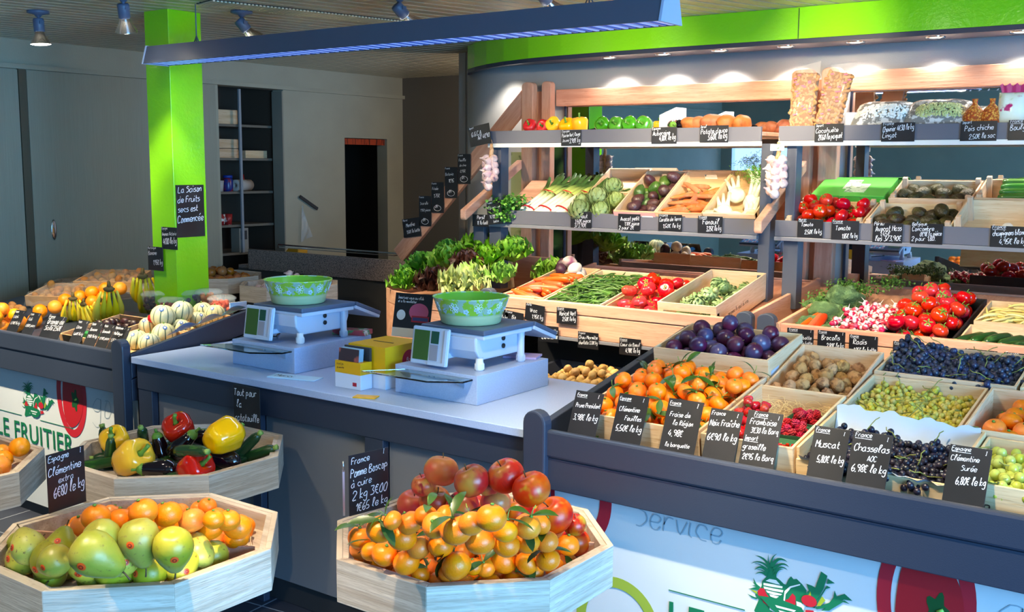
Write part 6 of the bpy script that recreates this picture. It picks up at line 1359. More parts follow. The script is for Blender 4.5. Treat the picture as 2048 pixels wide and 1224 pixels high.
for x, y, r_, k, ang, lb in PR:
    px, py, rr = c7(x, y, r_, 760); p = rest(px, py, rr, zf, PL, cx, cy, ap, .93)
    # stalk direction in the picture plane, turned so the sticker faces the shopper
    dirv = (CR*math.cos(rad(ang))+CU*math.sin(rad(ang))*.8+CF*(.1 if ang in (330, 280, 95) else .5)-Vector((0, 0, .2))).normalized(); fac = (-CF-dirv*(-CF).dot(dirv)).normalized(); yy = dirv.cross(fac)
    Mx = Matrix(((fac.x, yy.x, dirv.x, 0), (fac.y, yy.y, dirv.y, 0), (fac.z, yy.z, dirv.z, 0), (0, 0, 0, 1)))
    tag(copy_tree(PEAR[k], T(*p) @ Mx @ RZ(rg.uniform(-30, 30)) @ SC(rr/.041)), lb, 'pear', 'green pears in the left octagonal bin')
# --- vegetable bin
cx, cy = -3.10, 2.262; PL = []; ap = .32
hid = [(cx+x, cy+y, zf+.022, .022) for x in (-.2, -.1, 0, .1, .2) for y in (-.12, 0, .12)]
PL += hid
for i, q in enumerate(hid): tag(copy_tree(COURG, T(*q[:3]) @ RZ(20*(i % 3)-20) @ RX(90) @ SC(.9)), 'dark green courgette at the bottom of the vegetable bin', 'courgette', 'courgettes at the bottom of the bin')
k7 = 575
VG = [('C', 1420, 275, 52, 60, 'courgette lying at the right side of the vegetable bin'), ('C', 1480, 312, 48, 35, 'courgette pointing to the right rim'), ('C', 570, 265, 50, 95, 'courgette at the left back rim of the vegetable bin'), ('C', 560, 365, 52, 20, 'courgette at the left front rim'), ('A', 1170, 205, 60, 170, 'aubergine behind the yellow pepper at the right'), ('C', 825, 215, 58, 75, 'courgette end sticking up behind the left peppers'),
      ('Pred', 1050, 170, 95, 0, 'red pepper at the back of the vegetable bin'), ('Pyellow', 680, 240, 88, 0, 'yellow pepper behind the frontmost yellow one'), ('A', 920, 390, 76, 175, 'long black aubergine lying at the front'), ('A', 1290, 330, 72, 160, 'black aubergine lying in the right half'), ('Pred', 1140, 395, 92, 1, 'red pepper at the front of the vegetable bin'),
      ('C', 635, 335, 58, 85, 'long courgette standing between the yellow peppers and the rim'), ('A', 935, 275, 74, 95, 'aubergine standing on end with its green cap at the back'), ('A', 1060, 250, 80, 60, 'glossy aubergine in front of the red back pepper'), ('C', 1115, 288, 64, 10, 'round-ended courgette pointing at the shopper in the middle'), ('Pyellow', 768, 330, 104, 1, 'frontmost large yellow pepper at the left'), ('Pyellow', 1300, 200, 100, 2, 'yellow pepper with a green stalk at the right back')]
for i, (k, x, y, r_, a, lb) in enumerate(VG):
    px, py, rr = c7(x, y, r_, k7)
    if k == 'C': rr = .022*1.05
    if k == 'A': rr = .036
    p = rest(px, py, rr, zf, PL, cx, cy, ap, .9)
    if k[0] == 'P': tag(copy_tree(PEP[k[1:]], T(*p) @ RZ(a*80+20) @ RX((35, 60, 80)[a]) @ RZ(a*40) @ SC(rr/.041)), lb, 'bell pepper')
    else:
        dirv = (CR*math.cos(rad(a))+CU*math.sin(rad(a))*.55-CF*(.75 if a in (10, 75) else .1)).normalized(); q = dirv.to_track_quat('Z', 'Y').to_matrix().to_4x4()
        tag(copy_tree(COURG if k == 'C' else AUB, T(*p) @ q @ SC(rr/(.022 if k == 'C' else .037)*(.95 if k == 'A' else .92))), lb, 'courgette' if k == 'C' else 'aubergine')
# --- oranges at the left edge
cx, cy = -3.30, 1.20; PL = []; ap = .331
OR = pack(62, .036, .66, .66, 41, z0=-.055, x0=-.33, y0=-.33, inside=lambda x, y, r: max(abs(x), abs(y), abs(x+y)/1.414, abs(x-y)/1.414) <= .31-r*.6, bias=lambda x, y: .12*math.hypot(x, y))
put(ORANGE, OR, fo(oF), 'big orange in the octagonal bin at the left picture edge', 'orange', 'oranges in the edge bin', .030, upish)

# ================================================================ left display bench
FL = T(0, 2.68, .815) @ RX(9.9)          # x world, y up the deck, z off the deck
def onL(px, py, h): # point h above the sloping deck on the sight line
    n_ = (FL.to_3x3() @ Vector((0, 0, 1))).normalized(); p0 = FL @ Vector((0, 0, h)); o = Vector((0, 0, CAM_H)); d = at(px, py, 'z', .5)-o
    return o+d*((p0-o).dot(n_)/d.dot(n_))
MELP = [(275, 680, 1, .065, 'melon at the front right corner of the left bench'), (299, 686, 1, .065, 'striped melon lowest beside the bench corner'), (328, 668, 1, .07, 'striped melon with blue sticker in the front row'), (298, 652, 1, .07, 'melon half hidden behind the front row'), (362, 655, 1, .065, 'melon resting in blue packing by the side board'), (397, 640, 1, .065, 'melon in the blue packing, second from the end'), (430, 628, 1, .065, 'melon at the far end of the row beside the scale'), (405, 622, 1, .07, 'pale melon behind the far end of the row'),
        (364, 622, 2, .15, 'upper striped melon with two blue stickers'), (326, 632, 2, .15, 'largest striped melon on top of the front row')]
for i, (px, py, l, h, lb) in enumerate(MELP):
    p = onL(px, py, h*.78); tag(copy_tree(MEL, T(*p) @ RZ(-75+(i*23) % 60) @ RX(-12+6*(i % 4)) @ SC(.77*(1.0, 1.0, 1.1, .95, .9, .9, 1.0, .95, 1.05, 1.15)[i])), lb, 'melon', 'striped melons on the left bench')
# blue packing and boxes
o = MB().sheet(lambda u, v: Vector((-4.06+.07*v, 3.32-.40*u, 1.012-.40*u*.175+.05*v*(.5+.5*abs(math.sin(9*u))))), 22, 2).build('blue_packing', mat('packing_blue', '#1296dc', .5)); tag(o, 'bright blue packing sheet edge along the melons', 'packing')
b1 = crate(-4.42, 2.75, .835, .38, .33, .045, 'shallow cardboard crate under the melons', 9.9, 1, name='cardboard_crate')
b2 = crate(-4.43, 3.10, .89, .42, .27, .045, 'shallow cardboard crate under the clear tubs', 9.9, 1, name='cardboard_crate')
b3 = crate(-4.72, 2.80, .845, .28, .34, .06, 'open cardboard crate of passion fruit with green inlay', 9.9, 1, name='cardboard_crate')
F = frame(b3); put(PASS, pack(26, .026, .26, .32, 51, x0=.01, y0=.01, bias=lambda x, y: .2*math.hypot(x-.13, y-.16)), F, 'dark purple passion fruit on the left bench', 'passion fruit', 'passion fruit on the left bench', .026)
p = onL(306, 638-2, .10); tag(copy_tree(TOM[0], T(*p) @ RX(20) @ SC(.8)), 'bright red round fruit among the passion fruit', 'fruit')
MB().box(.16, .27, .02, .05, .03, .075).build('green_inlay', mat('inlay_green', '#1f7a3c', .5), b3)
# oranges behind, kiwis, bananas
for i, (px, py, h) in enumerate(((80, 622, .04), (110, 614, .045), (130, 600, .06), (160, 594, .06), (184, 585, .08), (211, 578, .09), (240, 577, .08), (185, 604, .04), (206, 597, .05), (40, 645, .04), (33, 650, .03), (70, 640, .03))):
    p = onL(px, py, h); tag(copy_tree(ORANGE[0], T(*p) @ rrot(rg) @ SC(1.25)), 'bright orange in the row between the wrapped crates and the bananas', 'orange', 'oranges on the left bench')
put(KIWI, pack(26, .025, .24, .40, 52, x0=0, y0=0), T(-5.65, 2.70, .835) @ RX(9.9), 'brown kiwi at the left end of the bench behind the signs', 'kiwi', 'kiwis on the left bench', .025)
put(ORANGE, pack(14, .034, .22, .20, 53, x0=0, y0=0), T(-5.40, 2.70, .835) @ RX(9.9), 'orange half hidden behind the front signs of the left bench', 'orange', 'oranges behind the signs', .030)
for i, (px, py, h, s, a, t_, k) in enumerate(((218, 578, .16, 1.0, 25, 20, 0), (285, 552, .17, 1.05, 10, 20, 1), (146, 597, .12, .8, 20, 25, 0), (166, 608, .09, .75, -20, 25, 1), (200, 600, .09, .7, 50, 30, 0))):
    p = onL(px, py, h); tag(copy_tree(BAN[k], T(*p) @ RZ(36+a) @ RX(t_+150) @ RX(180) @ SC(s*1.35)), 'yellow banana bunch with brown crown, '+('in the middle of the left bench', 'highest one beside the green column', 'small one behind the signs', 'small low one next to the second sign group', 'low one leaning on the middle bunch')[i], 'banana bunch', 'bananas on the left bench')
# wrapped fruit crates at the back
M_film_ = mat('clear_wrap', '#e2e6e6', .06, alpha=.12, bump=(14, .6))
for i, (px, py, rz, w_) in enumerate(((52, 612, 30, .36), (148, 582, 30, .36))):
    q = onL(px, py, .0); x, y, z = q
    c = crate(x, y, z, w_, .28, .06, ('wrapped cardboard crate of round brown fruit at the left end', 'wrapped crate of brown fruit next to the bananas')[i], 9, 1, rz, name='cardboard_crate'); F = frame(c)
    put(KIWI, pack(30, .025, w_-.02, .26, 60+i, x0=.01, y0=.01, z0=.008), F, 'round brown fruit under clear film at the back of the left bench', 'fruit', 'wrapped brown fruit', .025)
    rr_ = random.Random(i); o = MB().sheet(lambda u, v: Vector((-.01+(w_+.02)*u, -.01+.30*v, (.062 if 0 < u < 1 and 0 < v < 1 else .0)+.025*noise.noise(Vector((9*u+i*5, 7*v, i)))+.02*math.sin(PI*u)*math.sin(PI*v))), 20, 14).build('clear_wrap', M_film_); o.matrix_world = F; tag(o, ('crinkled clear film over the leftmost wrapped crate', 'crinkled clear film over the wrapped crate by the bananas')[i], 'plastic film')
# clear tubs of dried fruit
M_tub = mat('clear_tub', '#e6eeee', .06, alpha=.22)
cont = [('#e08a3a', 'orange dried apricots'), ('#5a4a58', 'dark prunes'), ('#e57a28', 'bright orange kumquats'), ('#e56a4a', 'pink-orange dried fruit'), ('#b58a58', 'pale nuts'), ('#4a1f18', 'dark dates'), ('#8a3a2a', 'reddish dried fruit')]
for i, (px, py, h, k) in enumerate(((335, 602, .04, 0), (380, 602, .04, 1), (418, 600, .04, 2), (444, 613, .035, 3), (293, 590, .04, 4), (310, 604, .035, 5), (345, 617, .03, 6))):
    p = onL(px, py, h); o = empty('fruit_tub', tuple(p), label='clear plastic tub of %s on the left bench' % cont[k][1], cat='plastic tub')
    MB().lathe([(0, -.03), (.042, -.03), (.052, .028), (.056, .030)], 24).build('tub', M_tub, o); o.scale = (1.3, 1.3, 1.3); MB().lathe([(.057, .030), (.056, .036), (.040, .046), (0, .048)], 24).build('lid', M_tub, o)
    r = random.Random(i); mb = MB()
    for q in range(34):
        a = r.uniform(0, 6.3); d = .038*math.sqrt(r.random()); lump_ = .011; mb2 = ball(lump_, lump_*.7, 8, 6, mb=mb, M=T(d*math.cos(a), d*math.sin(a), -.02+.04*r.random()) @ rrot(r))
    mb.build('dried_fruit', mat('content_%d' % k, cont[k][0], .5, rnd=(.01, .1, .1)), o)
tag(MB().box(-.05, .05, 0, .008, 0, .04).build('white_lid_edge', mat('white_card', ''), loc=(-4.03, 3.31, 1.02), rot=(0, 0, rad(90)), bev=.001), 'white cardboard edge by the far end of the left bench', 'carton')
# top shelf: bags
def pillow(name, x, y, z, sx, sy, sz, mats, label, cat, inner=None, n=22, rot=None, amp=.10):
    o = empty(name, (x, y, z), rot or (0, 0, 0), label=label, cat=cat)
    def f(k, s):
        return lambda u, v: Vector(((u-.5)*sx*k, (v-.5)*sy*k, s*sz*.5*k*(max(0, 1-(abs(2*u-1))**3)*max(0, 1-(abs(2*v-1))**3))**.5*(1+amp*noise.noise(Vector((u*6, v*6, s+sx))))))
    MB().sheet(f(1, 1), n, n).sheet(f(1, -1), n, n).build('bag', mats[0], o)
    if inner: MB().sheet(f(.88, 1), n, n).sheet(f(.88, -1), n, n).build(inner, mats[1], o)
    return o
zt = 1.889
def peanut_bag(px, tilt, seed, label):
    x = at(px, 215, 'y', 5.02).x; o = empty('peanut_bag', (x, 5.03, zt), (rad(-7), rad(tilt), 0), label=label, cat='bag of peanuts')
    w_, h_, d_ = .128, .30, .055; r = random.Random(seed)
    f = lambda s: (lambda u, v: Vector(((u-.5)*w_*(1-.06*v), s*d_/2*(max(0, 1-abs(2*u-1)**4))**.5*(1-.8*max(0, v-.82)/.18), v*h_*1.08+(.03*(u-.5) if v > .9 else 0))))
    MB().sheet(f(-1), 12, 16).sheet(f(1), 12, 16).build('bag', mat('clear_bag', '#eef0f0', .05, alpha=.07, bump=(12, .3)), o)
    pn = U(MB().lathe([(0, -.018), (.006, -.016), (.0088, -.009), (.0066, 0), (.0090, .009), (.006, .016), (0, .018)], 8), 'peanut', mat('peanut_shell', '#b08356', .75, rcol='#9d7246', bump=(120, .5), rnd=(.01, .1, .12)))
    for i in range(96):
        c = pn.copy(); C.objects.link(c); c.parent = o; row = i//8
        c.location = ((i % 8-3.5)*.0148+r.uniform(-.003, .003), -d_/2+.012+r.uniform(0, .006), .016+row*.0225+r.uniform(-.004, .004)); c.rotation_euler = (rad(r.uniform(60, 120)), r.uniform(0, 3.1), r.uniform(-1, 1)) if False else (r.uniform(-.5, .5), r.uniform(0, 3.14), r.uniform(-.5, .5))
    bpy.data.objects.remove(pn)
    mb = MB()
    for i in range(16): a, b_ = r.uniform(-.06, .05), r.uniform(.02, .27); mb.add([(a, -d_/2+.000, b_), (a+.016, -d_/2+.000, b_+.004), (a+.013, -d_/2+.000, b_+.010), (a-.003, -d_/2+.000, b_+.007)], [(0, 1, 2, 3)])
    mb.build('pink_print', mat('print_pink', '#d05a72', .4), o); MB().box(-w_*.42, w_*.42, -d_*.32, d_*.32, .004, h_*.93).build('peanut_core', mat('peanut_shell_core', '#7a4f28', .8), o)
peanut_bag(1602, 2, 1, 'tall clear bag of peanuts with pink print, the left one of two'); peanut_bag(1652, 11, 2, 'tall clear bag of peanuts with pink print, the right one, leaning')
M_bagg = mat('grey_floral_film', '#8a8a88', .15, layers=[('#e4e4e2', 38, .50, .56)], alpha=.9); 
pillow('bean_bag', at(1765, 225, 'y', 5.05).x, 5.06, zt+.062, .27, .19, .10, (M_bagg, mat('white_beans', '#f2f0e8', .4)), 'flat clear bag of white beans with curly grey print', 'bag of beans', rot=(rad(38), 0, 0))
pillow('bean_bag', at(1873, 222, 'y', 5.05).x, 5.06, zt+.064, .28, .19, .10, (M_bagg, M_chalk), 'flat clear bag of pale green flageolet beans with curly print', 'bag of beans', rot=(rad(38), 0, 0))
r = random.Random(8)
for px, hx, nm in ((1762, '#f4f2ea', 'white'), (1872, '#cfd08a', 'pale green')):
    x = at(px, 225, 'y', 5.0).x; mb = MB()
    for i in range(620):
        u, v = r.uniform(-1, 1), r.uniform(-1, 1)
        if abs(u)**3+abs(v)**3 > .9: continue
        ball(.006, .0042, 6, 4, mb=mb, M=T(u*.118, v*.062-.012, .056*(max(.02, 1-abs(u)**3)*max(.02, 1-abs(v)**3))**.5+.001) @ rrot(r))
    o = mb.build('dry_beans', mat('dry_beans_'+nm.replace(' ', '_'), hx, .4, rnd=(0, 0, 0))); o.matrix_world = T(x, 5.06, zt+.062) @ RX(38); tag(o, nm+' dry beans showing through the bag window', 'beans', kind='stuff')
def netbag(px, label, s=1):
    x = at(px, 225, 'y', 5.02).x; o = empty('net_bag', (x, 5.02, zt), label=label, cat='bag of chickpeas')
    prof = [(0, 0), (.032, .002), (.037, .02), (.035, .045), (.024, .068), (.009, .084), (.006, .092), (.010, .104)]
    prof = [(a*1.35, b*1.25) for a, b in prof]
    MB().lathe(prof, 22).build('net', mat('orange_net', '#e8741c', .5, layers=[('#f5b04a', 150, .45, .5, (1, 1, 1), 'voro'), ('#c4500f', 100, .5, .6, (1, 1, 1), 'voro')], bump=(150, 1.0)), o); MB().tube([(-.01, 0, .115), (0, 0, .119), (.01, 0, .115)], .005, 6).build('clip', M_band, o)
netbag(1949, 'orange net bag of chickpeas, the left one of two'); netbag(1984, 'orange net bag of chickpeas, the right one with a pale label')
o = pillow('printed_bag', at(2025, 225, 'y', 5.02).x, 5.02, zt+.075, .12, .16, .07, (mat('pink_green_bag', '#e6efe0', .25, layers=[('#8cc04a', 9, .55, .62), ('#c01f6a', 14, .64, .68)]),), 'white, green and pink printed plastic bag at the end of the top shelf', 'bag', rot=(rad(80), 0, 0))
mb = MB(); mb.sheet(lambda u, v: Vector(((u-.5)*.10*(1+.2*v), .004*math.sin(20*u), v*.035+.008*math.sin(25*u)*v)), 12, 3); mb.build('crimped_top', mat('magenta_film', '#c01f6a', .3), o, (0, .078, .0), (rad(-80), 0, 0))
o = empty('paper_can', (at(1700, 230, 'y', 5.03).x, 5.05, zt), label='white labelled tin standing right of the peanut bags', cat='tin'); MB().lathe([(0, 0), (.03, 0), (.03, .085), (0, .085)], 24).build('tin', mat('white_card', ''), o)

# ================================================================ price signs
A6 = (.088, .122)
def rail_card(px, lines, label, w_=.088, h_=.122, lean=26, rz=0, y=2.690, z=.912, seed=1):
    x = at(px, 900, 'y', y).x if px < 5000 else px; return card(lines, w_, h_, T(x, y, z-.008) @ RZ(rz) @ RX(-lean), label, seed=seed)
def rx(px, py): return at(px, py, 'y', 2.69).x
SG = [((1175, 862), .088, .125, [('_France', .08, .13, .10), ('I', .82, .12, .1), ('Prune President', .1, .38, .13), ('3,98€ le kg', .1, .66, .17)], 'black price sign reading Prune, first on the bench rail'),
      ((1262, 880), .090, .135, [('_Espagne', .06, .13, .09), ('I', .82, .12, .1), ('Clémentine', .1, .36, .13), ('Feuilles', .35, .53, .13), ('5,50€ le kg', .12, .76, .17)], 'black price sign reading Clémentine Feuilles, second on the bench rail'),
      ((1365, 900), .098, .142, [('_France', .06, .12, .09), ('I', .84, .12, .1), ('Fraise de', .12, .34, .12), ('la Région', .25, .49, .12), ('4,98€', .18, .70, .16), ('la barquette', .15, .90, .1)], 'black price sign reading Fraise de la Région'),
      ((1448, 918), .086, .132, [('France', .06, .13, .12), ('I', .84, .12, .1), ('Noix Fraîche', .06, .34, .17), ('6€90 le kg', .06, .62, .19)], 'black price sign reading Noix Fraîche'),
      ((1524, 930), .090, .142, [('_France', .2, .10, .11), ('I', .88, .11, .09), ('Framboise', .12, .25, .15), ('3€30 la Barq', .18, .40, .14), ('_Import', .05, .54, .12), ('groseille', .04, .70, .14), ('2€95 la Barq', .08, .88, .15)], 'black price sign reading Framboise and groseille'),
      ((1660, 952), .084, .128, [('_France', .06, .11, .11), ('I', .84, .12, .09), ('Muscat', .12, .40, .19), ('5,80€ le kg', .22, .68, .18)], 'black price sign reading Muscat'),
      ((1742, 965), .090, .130, [('_France', .06, .11, .12), ('I', .86, .12, .1), ('Chasselas', .08, .36, .17), ('AOC', .45, .52, .13), ('6,98€ le kg', .1, .74, .18)], 'black price sign reading Chasselas AOC'),
      ((1938, 990), .086, .132, [('_Espagne', .06, .10, .11), ('I', .86, .11, .1), ('Clémentine', .06, .27, .13), ('Surée', .34, .42, .13), ('6,80€ le kg', .26, .66, .18)], 'black price sign reading Clémentine Surée, near the picture edge')]
for i, ((px, py), w_, h_, ls, lb) in enumerate(SG):
    card(ls, w_*1.13, h_*1.10, T(rx(px, py)-.008, 2.664, .906) @ RX(-22) , lb, seed=i+1)
# left bench signs (dark, crowded)
SL = [(25, .09, 'Litchi', '6,90€ le kg', 'at the far left end'), (150/1.0-95, .09, 'Kaki', '0,80€ piece', 'second from the left end'), (98, .155, 'Orange de', 'Sicile 2,50€', 'the wide one'), (150, .085, 'Citron', '5,60€ le kg', 'right of the wide one'), (178, .085, 'Banane', '1,95€ le kg', 'under the bananas'), (202, .08, 'Grenade', '0,90€ piece', 'in front of the passion fruit'), (225, .085, 'Melon', '1,75€ piece', 'second from the bench corner'), (246, .08, 'Figue', '5,50€ le kg', 'nearest the bench corner')]
for i, (px, w_, a, b_, lb) in enumerate(SL):
    x = at(px-8, 665+px*.08, 'y', 2.66).x; x = min(x, -4.085)
    card([('_France', .08, .12, .09), ('I', .84, .12, .09), (a, .12, .38, .16), (b_, .12, .66, .15)], w_, .115, T(x, 2.672, .905) @ RX(-30), 'black price sign on the left bench rail, '+lb, seed=20+i)
# trough signs
def wcard(px, py, y, w_, h_, ls, lb, lean=0, rz=0, ry=0, seed=0):
    p = at(px, py, 'y', y); return card(ls, w_, h_, T(p.x, y, p.z-h_/2) @ RY(ry) @ RX(-lean) @ RZ(rz), lb, seed=seed+int(px))
W = [(997, 633, .118, .082, [('Navet', .25, .35, .15), ('1,95€ le kg', .3, .65, .16), ('2 kg pour 3€', .05, .92, .12)], 'dark sign behind the right bowl, on the trough front', 4),
     (1026, 640, .118, .088, [('France', .05, .15, .1), ('Bio', .4, .42, .15), ('1,25€ la botte', .1, .8, .13)], 'sign overlapping the one behind the right bowl', 5), (1068, 626, .118, .088, [('Italie', .05, .13, .09), ('Vrac', .25, .48, .16), ('1,95€ kg', .38, .82, .16)], 'sign reading Vrac under the carrots', 5), (1133, 632, .118, .082, [('_France', .05, .14, .09), ('Haricot Vert', .15, .5, .17), ('2,50€ le kg', .3, .82, .16)], 'sign reading Haricot Vert under the beans', 0),
     (1097, 668, .118, .082, [('France', .05, .16, .10), ('Carotte Botte', .08, .5, .17), ('1€98 la botte', .12, .85, .2)], 'sign reading Carotte Botte on the lower trough board', 0), (1176, 681, .118, .082, [('France', .05, .16, .09), ('Chou Marmite', .05, .45, .14), ('charlotte 3,30€ kg', .05, .78, .13)], 'sign on the lower trough board under the green beans', 0), (1260, 694, .118, .082, [('_France', .05, .18, .09), ('Coeur de Boeuf', .06, .5, .13), ('4,98€ le kg', .3, .85, .17)], 'sign reading Coeur de Boeuf left of the plums', 0),
     (1600, 678, .118, .088, [('_France', .08, .13, .09), ('I', .88, .13, .08), ('botte', .6, .5, .12), ('1,50€ la botte', .3, .8, .12)], 'half-covered sign above the plum crate corner', 0), (1662, 683, .118, .088, [('_France', .05, .13, .08), ('I', .9, .14, .08), ('Brocolis', .15, .45, .16), ('2,80€ le kg', .35, .82, .16)], 'sign reading Brocolis', 0), (1726, 692, .118, .088, [('_France', .05, .13, .08), ('I', .9, .14, .08), ('Radis', .15, .45, .17), ('1,25€ la botte', .18, .82, .15)], 'sign reading Radis', 0),
     (1815, 706, .118, .088, [('_France', .05, .13, .09), ('I', .9, .14, .08), ('Tomate grappe', .1, .5, .13), ('1,95€ le kg', .3, .82, .15)], 'sign behind the blue grapes, under the vine tomatoes', 0), (1961, 722, .118, .088, [('_France', .05, .13, .09), ('I', .9, .14, .08), ('Courgette', .1, .5, .15)], 'sign under the courgettes', 0), (2040, 730, .118, .088, [('_France', .05, .13, .11), ('I', .9, .14, .08), ('Haricot beurre', .1, .5, .13)], 'sign cut by the picture edge on the trough', 0)]
for px, py, w_, h_, ls, lb, tl_ in W: wcard(px, py, 4.372, w_, h_, ls, 'small black price '+lb, ry=tl_)
# shelf signs
M2 = [(991, 425, 4.90, .105, .135, [('France', .05, .12, .11), ('Poireau en', .1, .35, .15), ('botte', .4, .52, .13), ('1€80 la', .15, .74, .18), ('botte', .4, .92, .13)], 'tilted price sign in front of the leeks', -7), (998-37, 441, 4.915, .12, .07, [('Persil', .3, .4, .16), ('1€ la bott', .3, .85, .16)], 'price sign half covered by the parsley', 0),
      (1162, 440, 4.922, .135, .092, [('France', .05, .14, .09), ('Artichaut', .08, .42, .15), ('1,40€ piece', .22, .68, .14), ('3/3,90€', .18, .95, .15)], 'price sign reading Artichaut', 0), (1258, 445, 4.922, .135, .090, [('Avocat petit', .12, .42, .15), ('1,10€ piece', .3, .68, .13), ('2 pour 2€', .05, .94, .14)], 'price sign reading Avocat petit', 0), (1340, 446, 4.922, .135, .088, [('France', .05, .15, .10), ('Carotte de Terre', .05, .44, .14), ('1,50€ le kg', .2, .8, .14)], 'price sign reading Carotte de Terre', 0), (1420, 450, 4.922, .135, .088, [('_France', .05, .14, .09), ('Fenouil', .2, .48, .18), ('3,25€ le kg', .35, .86, .17)], 'price sign reading Fenouil', 0),
      (1620, 457, 4.922, .125, .090, [('_Maroc', .05, .13, .10), ('Tomate', .15, .4, .13), ('2,50€ le kg', .3, .8, .15)], 'price sign reading Tomate, left of its twin', 0), (1690, 461, 4.922, .13, .092, [('_France', .05, .13, .10), ('Tomate', .15, .5, .15), ('1,85€ le kg', .4, .9, .15)], 'price sign reading Tomate under the tomato crate corner', 0), (1775, 466, 4.922, .135, .090, [('Pérou', .05, .14, .11), ('Avocat Hass', .1, .44, .17), ('1,45€', .25, .66, .14), ('les 3/3,90€', .1, .93, .16)], 'price sign reading Avocat Hass', 0), (1853, 468, 4.922, .14, .092, [('Belgique', .05, .12, .10), ('Concombre', .05, .38, .13), ('0€98 la pièce', .3, .62, .13), ('2 pour 1,80.', .05, .86, .13)], 'price sign reading Concombre', 0), (2018, 474, 4.922, .15, .092, [('_France', .05, .14, .10), ('champignons blancs', .06, .48, .14), ('4,95€ le kg', .25, .85, .15)], 'price sign reading champignons blancs', 0),
      (1142, 276, 4.922, .128, .085, [('Espagne', .05, .15, .09), ('Poivron Vert, Rouge', .05, .46, .14), ('Jaune', .06, .75, .12), ('3,90€ kg', .42, .82, .18)], 'price sign reading Poivron', 0), (1328, 271, 4.922, .145, .085, [('Espagne', .03, .16, .08), ('Aubergine', .06, .5, .14), ('4,80€ le kg', .32, .82, .18)], 'price sign reading Aubergine', 0), (1428, 268, 4.922, .155, .085, [('Israël', .03, .15, .08), ('Patate douce', .04, .5, .14), ('3.60€ le kg', .28, .85, .19)], 'price sign reading Patate douce', 0), (1658, 266, 4.922, .137, .085, [('Import', .05, .16, .08), ('Cacahuète', .04, .5, .14), ('2€60 le paquet', .14, .88, .17)], 'price sign reading Cacahuète', 0), (1796, 264, 4.922, .147, .085, [('France', .05, .15, .09), ('Chevrier 4€30 le kg', .04, .5, .15), ('Lingot', .04, .8, .14)], 'price sign reading Chevrier and Lingot', 0), (1957, 262, 4.922, .148, .085, [('Import', .05, .14, .08), ('Pois chiche', .12, .5, .14), ('2,50€ le sac', .25, .9, .13)], 'price sign reading Pois chiche', 0), (2055, 260, 4.922, .15, .085, [('_France', .05, .15, .09), ('Boulgour', .05, .5, .14)], 'price sign cut by the picture edge on the top shelf', 0)]
for px, py, y, w_, h_, ls, lb, tl_ in M2: wcard(px, py, y, w_, h_, ls, 'small black '+lb, ry=tl_)
# signs on the slanting board
for i, (px, py, w_, h_, ls, lb, tl_) in enumerate([(825, 455, .155, .125, [('Maroc', .05, .14, .09), ('Menthe', .2, .45, .15), ('1,50€ la botte', .2, .8, .13)], 'lowest price sign on the slanting board', -8), (850, 422, .105, .20, [('France', .03, .08, .11), ('Scarole', .1, .3, .16), ('1,95€ piece', .12, .52, .15), ('JN', .3, .84, .2)], 'second price sign up the slanting board', 0), (875, 395, .105, .20, [('France', .03, .08, .11), ('Frisée', .08, .26, .16), ('1,75€', .2, .5, .2), ('JN', .3, .84, .2)], 'third price sign up the slanting board', 0), (902, 365, .105, .20, [('France', .03, .08, .11), ('Batavia', .05, .28, .16), ('1€95', .3, .5, .2), ('JN', .3, .84, .2)], 'fourth price sign up the slanting board', 0), (928, 338, .105, .19, [('France', .03, .08, .11), ('Feuille', .1, .25, .15), ('de chêne', .15, .42, .13), ('0,95€', .2, .62, .16), ('JN', .3, .84, .2)], 'topmost price sign on the slanting board', 0)]):
    o = wcard(px, py, 5.375, w_, h_, ls, 'black '+lb, ry=tl_)
    if i: mb = MB(); mb.tube([(.030*math.cos(a*PI/8), -.001, .030+.018*math.sin(a*PI/8)) for a in range(17)], .0014, 4); q = mb.build('circle_mark', M_chalk); adopt(o, q)
wcard(962, 270, 4.90, .155, .115, [('Import', .05, .12, .07), ('G.G.C.A', .12, .5, .15), ('Ail 4€90', .4, .72, .15)], 'tilted black price sign above the left garlic braid', ry=-10)
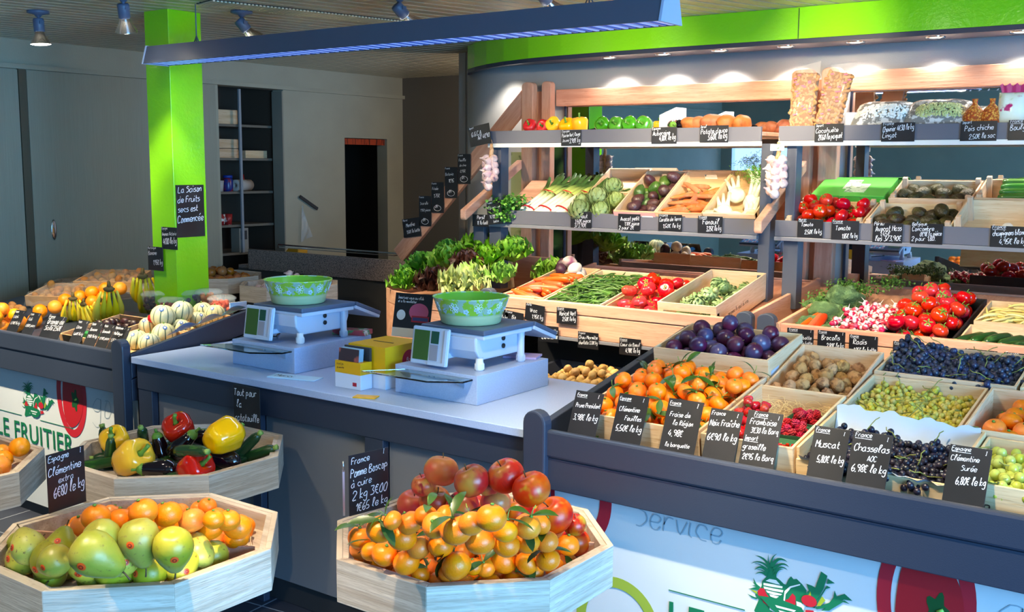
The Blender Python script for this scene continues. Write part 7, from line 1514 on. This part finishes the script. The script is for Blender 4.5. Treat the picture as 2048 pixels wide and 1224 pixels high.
# signs on the green column
cz = lambda px, py: at(px, py, 'y', 3.395)
p = at(382, 422, 'x', -4.614); card([('La Saison', .08, .15, .17), ('de Fruits', .05, .34, .17), ('secs est', .06, .52, .17), ('Commencée', .03, .72, .19)], .175, .27, T(-4.6175, p.y, p.z-.135) @ RZ(90), 'large black sign on the green column reading La Saison de Fruits secs est Commencée', seed=77)
p = cz(338, 477); card([('Espagne', .03, .12, .09), ('Ananas Victoria', .05, .4, .13), ('4€80 le kg', .1, .78, .22)], .13, .115, T(p.x, 3.397, p.z-.057), 'small black price sign higher on the green column', seed=78)
p = cz(319, 518); card([('Martinique', .03, .12, .10), ('Banane', .05, .36, .15), ('1,95€ kg', .35, .76, .18)], .13, .125, T(p.x-.03, 3.392, p.z-.062), 'small black price sign lower on the green column', seed=79)
# big signs of the octagonal bins
def post_sign(P0, P1, h_, ls, label, seed, lw=.12):
    v = (P1-P0); w_ = v.length; an = math.atan2(v.y, v.x); Mx = T(*((P0+P1)/2)) @ Matrix.Rotation(an, 4, 'Z'); return card(ls, w_, h_, Mx, label, seed=seed)
a0, a1 = at(699, 1033, 'z', ZR+.001), at(778, 1012, 'z', ZR+.001)
post_sign(a0+Vector((0, .0, 0)), a1+Vector((0, .0, 0)), .178, [('France', .06, .16, .13), ('I', .86, .08, .09), ('Pomme Boscop', .04, .37, .16), ('à cuire', .05, .54, .14), ('2 kg 3€00', .08, .75, .18), ('1€65 le kg', .16, .95, .16)], 'black sign on the right octagonal bin reading Pomme Boscop à cuire', 5)
a0, a1 = at(98, 1028, 'z', ZR+.001), at(173, 1003, 'z', ZR+.001)
post_sign(a0, a1, .172, [('Espagne', .05, .14, .13), ('I', .88, .10, .1), ('Clémentine', .03, .38, .165), ('extra', .28, .53, .14), ('6€80 le kg', .14, .76, .22)], 'black sign on the left octagonal bin reading Clémentine extra', 6)
a0 = at(461, 868, 'y', 2.60); a1 = at(517, 872, 'y', 2.60)
card([('Tout pour', .03, .20, .17), ('la', .12, .42, .17), ('ratatouille', .06, .68, .17), ('Z', .3, .90, .13)], .152, .205, T((a0.x+a1.x)/2, 2.615, a0.z-.01), 'dark sign before the counter reading Tout pour la ratatouille', seed=7)
# edge-on metal sign holder at the left rim of the right bin
p = at(682, 1030, 'z', ZR); p.x += .012; o = MB().box(-.002, .002, -.003, .003, 0, .135).tube([(0, 0, .13), (0, 0, .16)], .003, 6).build('sign_holder', M_metal, loc=(p.x, p.y, ZR+.0005), rot=(0, 0, rad(-30))); tag(o, 'thin metal sign holder seen edge-on at the left rim of the right bin', 'sign holder')
# tidy the unlinked prototypes
for o in PROTO:
    for k in kids(o):
        if not k.users_collection: pass
for o in list(bpy.data.objects):
    if not o.users_collection: bpy.data.objects.remove(o)
bpy.context.view_layer.update()
